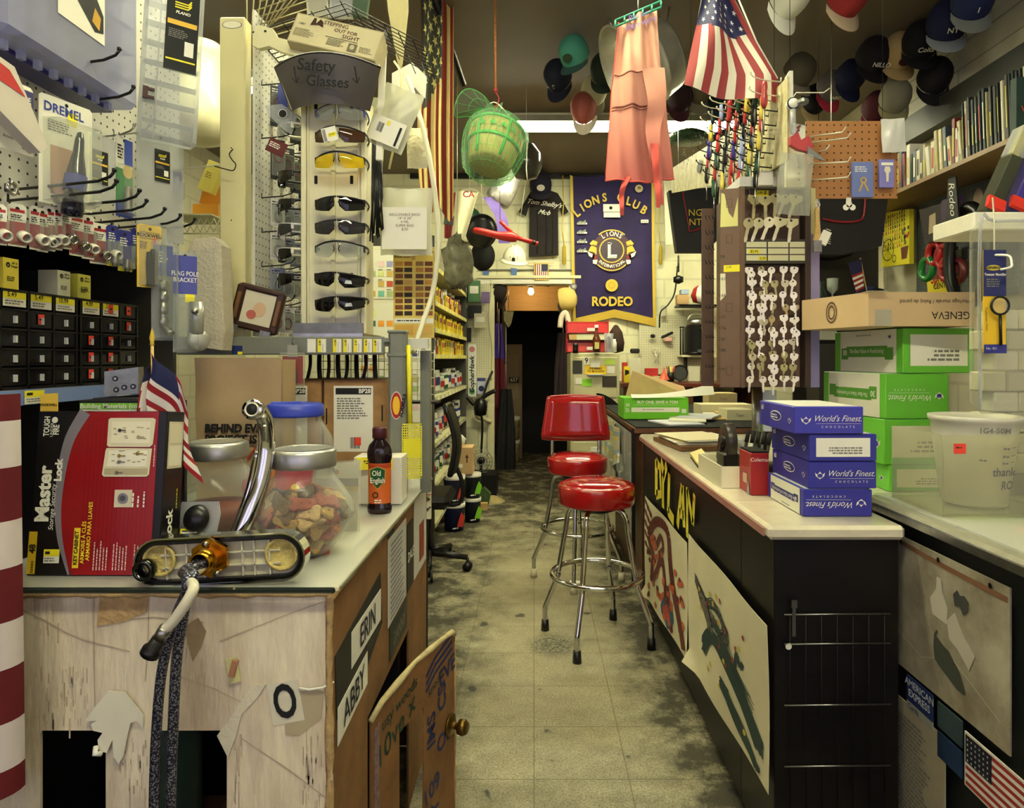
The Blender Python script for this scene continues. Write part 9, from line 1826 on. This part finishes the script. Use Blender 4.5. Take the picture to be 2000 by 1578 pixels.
t=thing('magnifier_pack','carded magnifying glass with a blue and yellow backing','package',P(1942,690,1.66)); b=B(); b.box((0,0,.13),(.056,.002,.255),C(226,184,40)); b.box((0,-.0015,.2),(.056,.002,.115),C(34,40,96)); MM=T(0,-.003,0)@FR; b.disc(-.004,.213,.018,C(200,180,60),MM,ry=.007); b.text('GENERAL',.006,INK,MM@T(-.004,.213,.001),bold=.0004); b.text('Tweezer Magnifier',.0065,PAPER,MM@T(0,.196,.001),bold=.0003,sx=.8); b.scribble(-.022,.184,.04,.003,GREYINK,MM,4,1,.001); b.text('Tradesman, Fitter',.006,C(40,40,50),MM@T(-.022,.085,.001)@R(-88,'Z')); b.rect(-.028,0,.028,.022,BLUEB,MM,.001); b.text('No. 421',.006,PAPER,MM@T(-.01,.012,.002)); part('card',b,t)
b=B(); b.tube([(.006+.022*math.cos(a*PI/10),-.012,.118+.022*math.sin(a*PI/10))for a in range(20)],.003,BLACK,6,closed=True); b.tube([(.006,-.012,.096),(.008,-.012,.02)],.005,BLACK,6,flat=.6); b.disc(.006,.118,.02,GLASS,T(0,-.012,0)@FR); part('magnifier',b,t)
b=B(); b.tube(smooth_path([(-.005,-.03,.205),(.015,-.035,.21),(.022,-.03,.22),(.022,-.02,.24),(.0,0,.245)],4),.003,PAPER,6); b.tube([(0,0,.245),(.02,.03,.35),(.03,.05,.40)],.002,WIRE,5); part('hook',b,t)
# acrylic box with a measuring bucket
t=thing('acrylic_box','scratched clear acrylic box around the measuring bucket','box',(1.157,1.755,GZ+.0105)); AC=glassy('acrylic',(244,244,230),.07,.12,.3)
b=B(); b.box((0,-.115,.10),(.30,.005,.20),AC); b.box((-.15,0,.10),(.005,.23,.20),AC); b.box((.15,0,.10),(.005,.23,.20),AC); b.box((0,.115,.10),(.30,.005,.20),AC); b.box((0,0,.004),(.3,.23,.006),AC); part('walls',b,t); b=B(); b.rect(-.125,.155,-.095,.18,REDT,T(0,-.1185,0)@FR); b.scribble(-.12,.17,.02,.003,INK,T(0,-.119,0)@FR,1,1); part('red_tag',b,t)
t=thing('measuring_bucket','translucent white measuring bucket with ounce marks and a handwritten rim','bucket',(1.16,1.755,GZ+.019)); b=B(); BW=glassy('bucket_plastic',(222,220,204),.72,.35,.2); b.lathe([(0,.002),(.072,.002),(.076,.01),(.098,.19),(.100,.215),(.106,.22),(.107,.232),(.102,.232),(.096,.215),(.072,.01)],BW,36); part('body',b,t)
b=B(); DB=C(40,36,110)
def bk_(t_,h_,ang,z,m=DB,r_=.0):
    rr=.076+.022*(z-.01)/.18+.0025; b.text(t_,h_,m,R(ang,'Z')@T(0,-rr,z)@R(7,'X')@FR,bold=.0008)
bk_('thank',.022,12,.095); bk_('RO',.022,22,.06); 
for z,s in ((.155,'34 oz'),(.135,'20 oz'),(.118,'16 oz')):bk_(s,.006,12,z); bk_('———',.004,28,z+.002)
bk_('16 oz',.005,-22,.125); bk_('1G4-50M',.014,-8,.2,GREYINK); b.text('SMAIL',.013,GREYINK,R(6,'Z')@T(0,.098,.215)@FR,shear=.2); part('print',b,t,'blue printing and marker writing')
b=B(); b.tube([(1.40+.07*math.cos(a*PI/10),1.70,1.06+.13+.09*math.sin(a*PI/10))for a in range(20)],.004,STEEL,6,closed=True); b.box((1.40,1.70,1.02),(.15,.02,.12),GAL); wone('wire_ring','steel wire ring on a grey block behind the measuring bucket','ring',b)
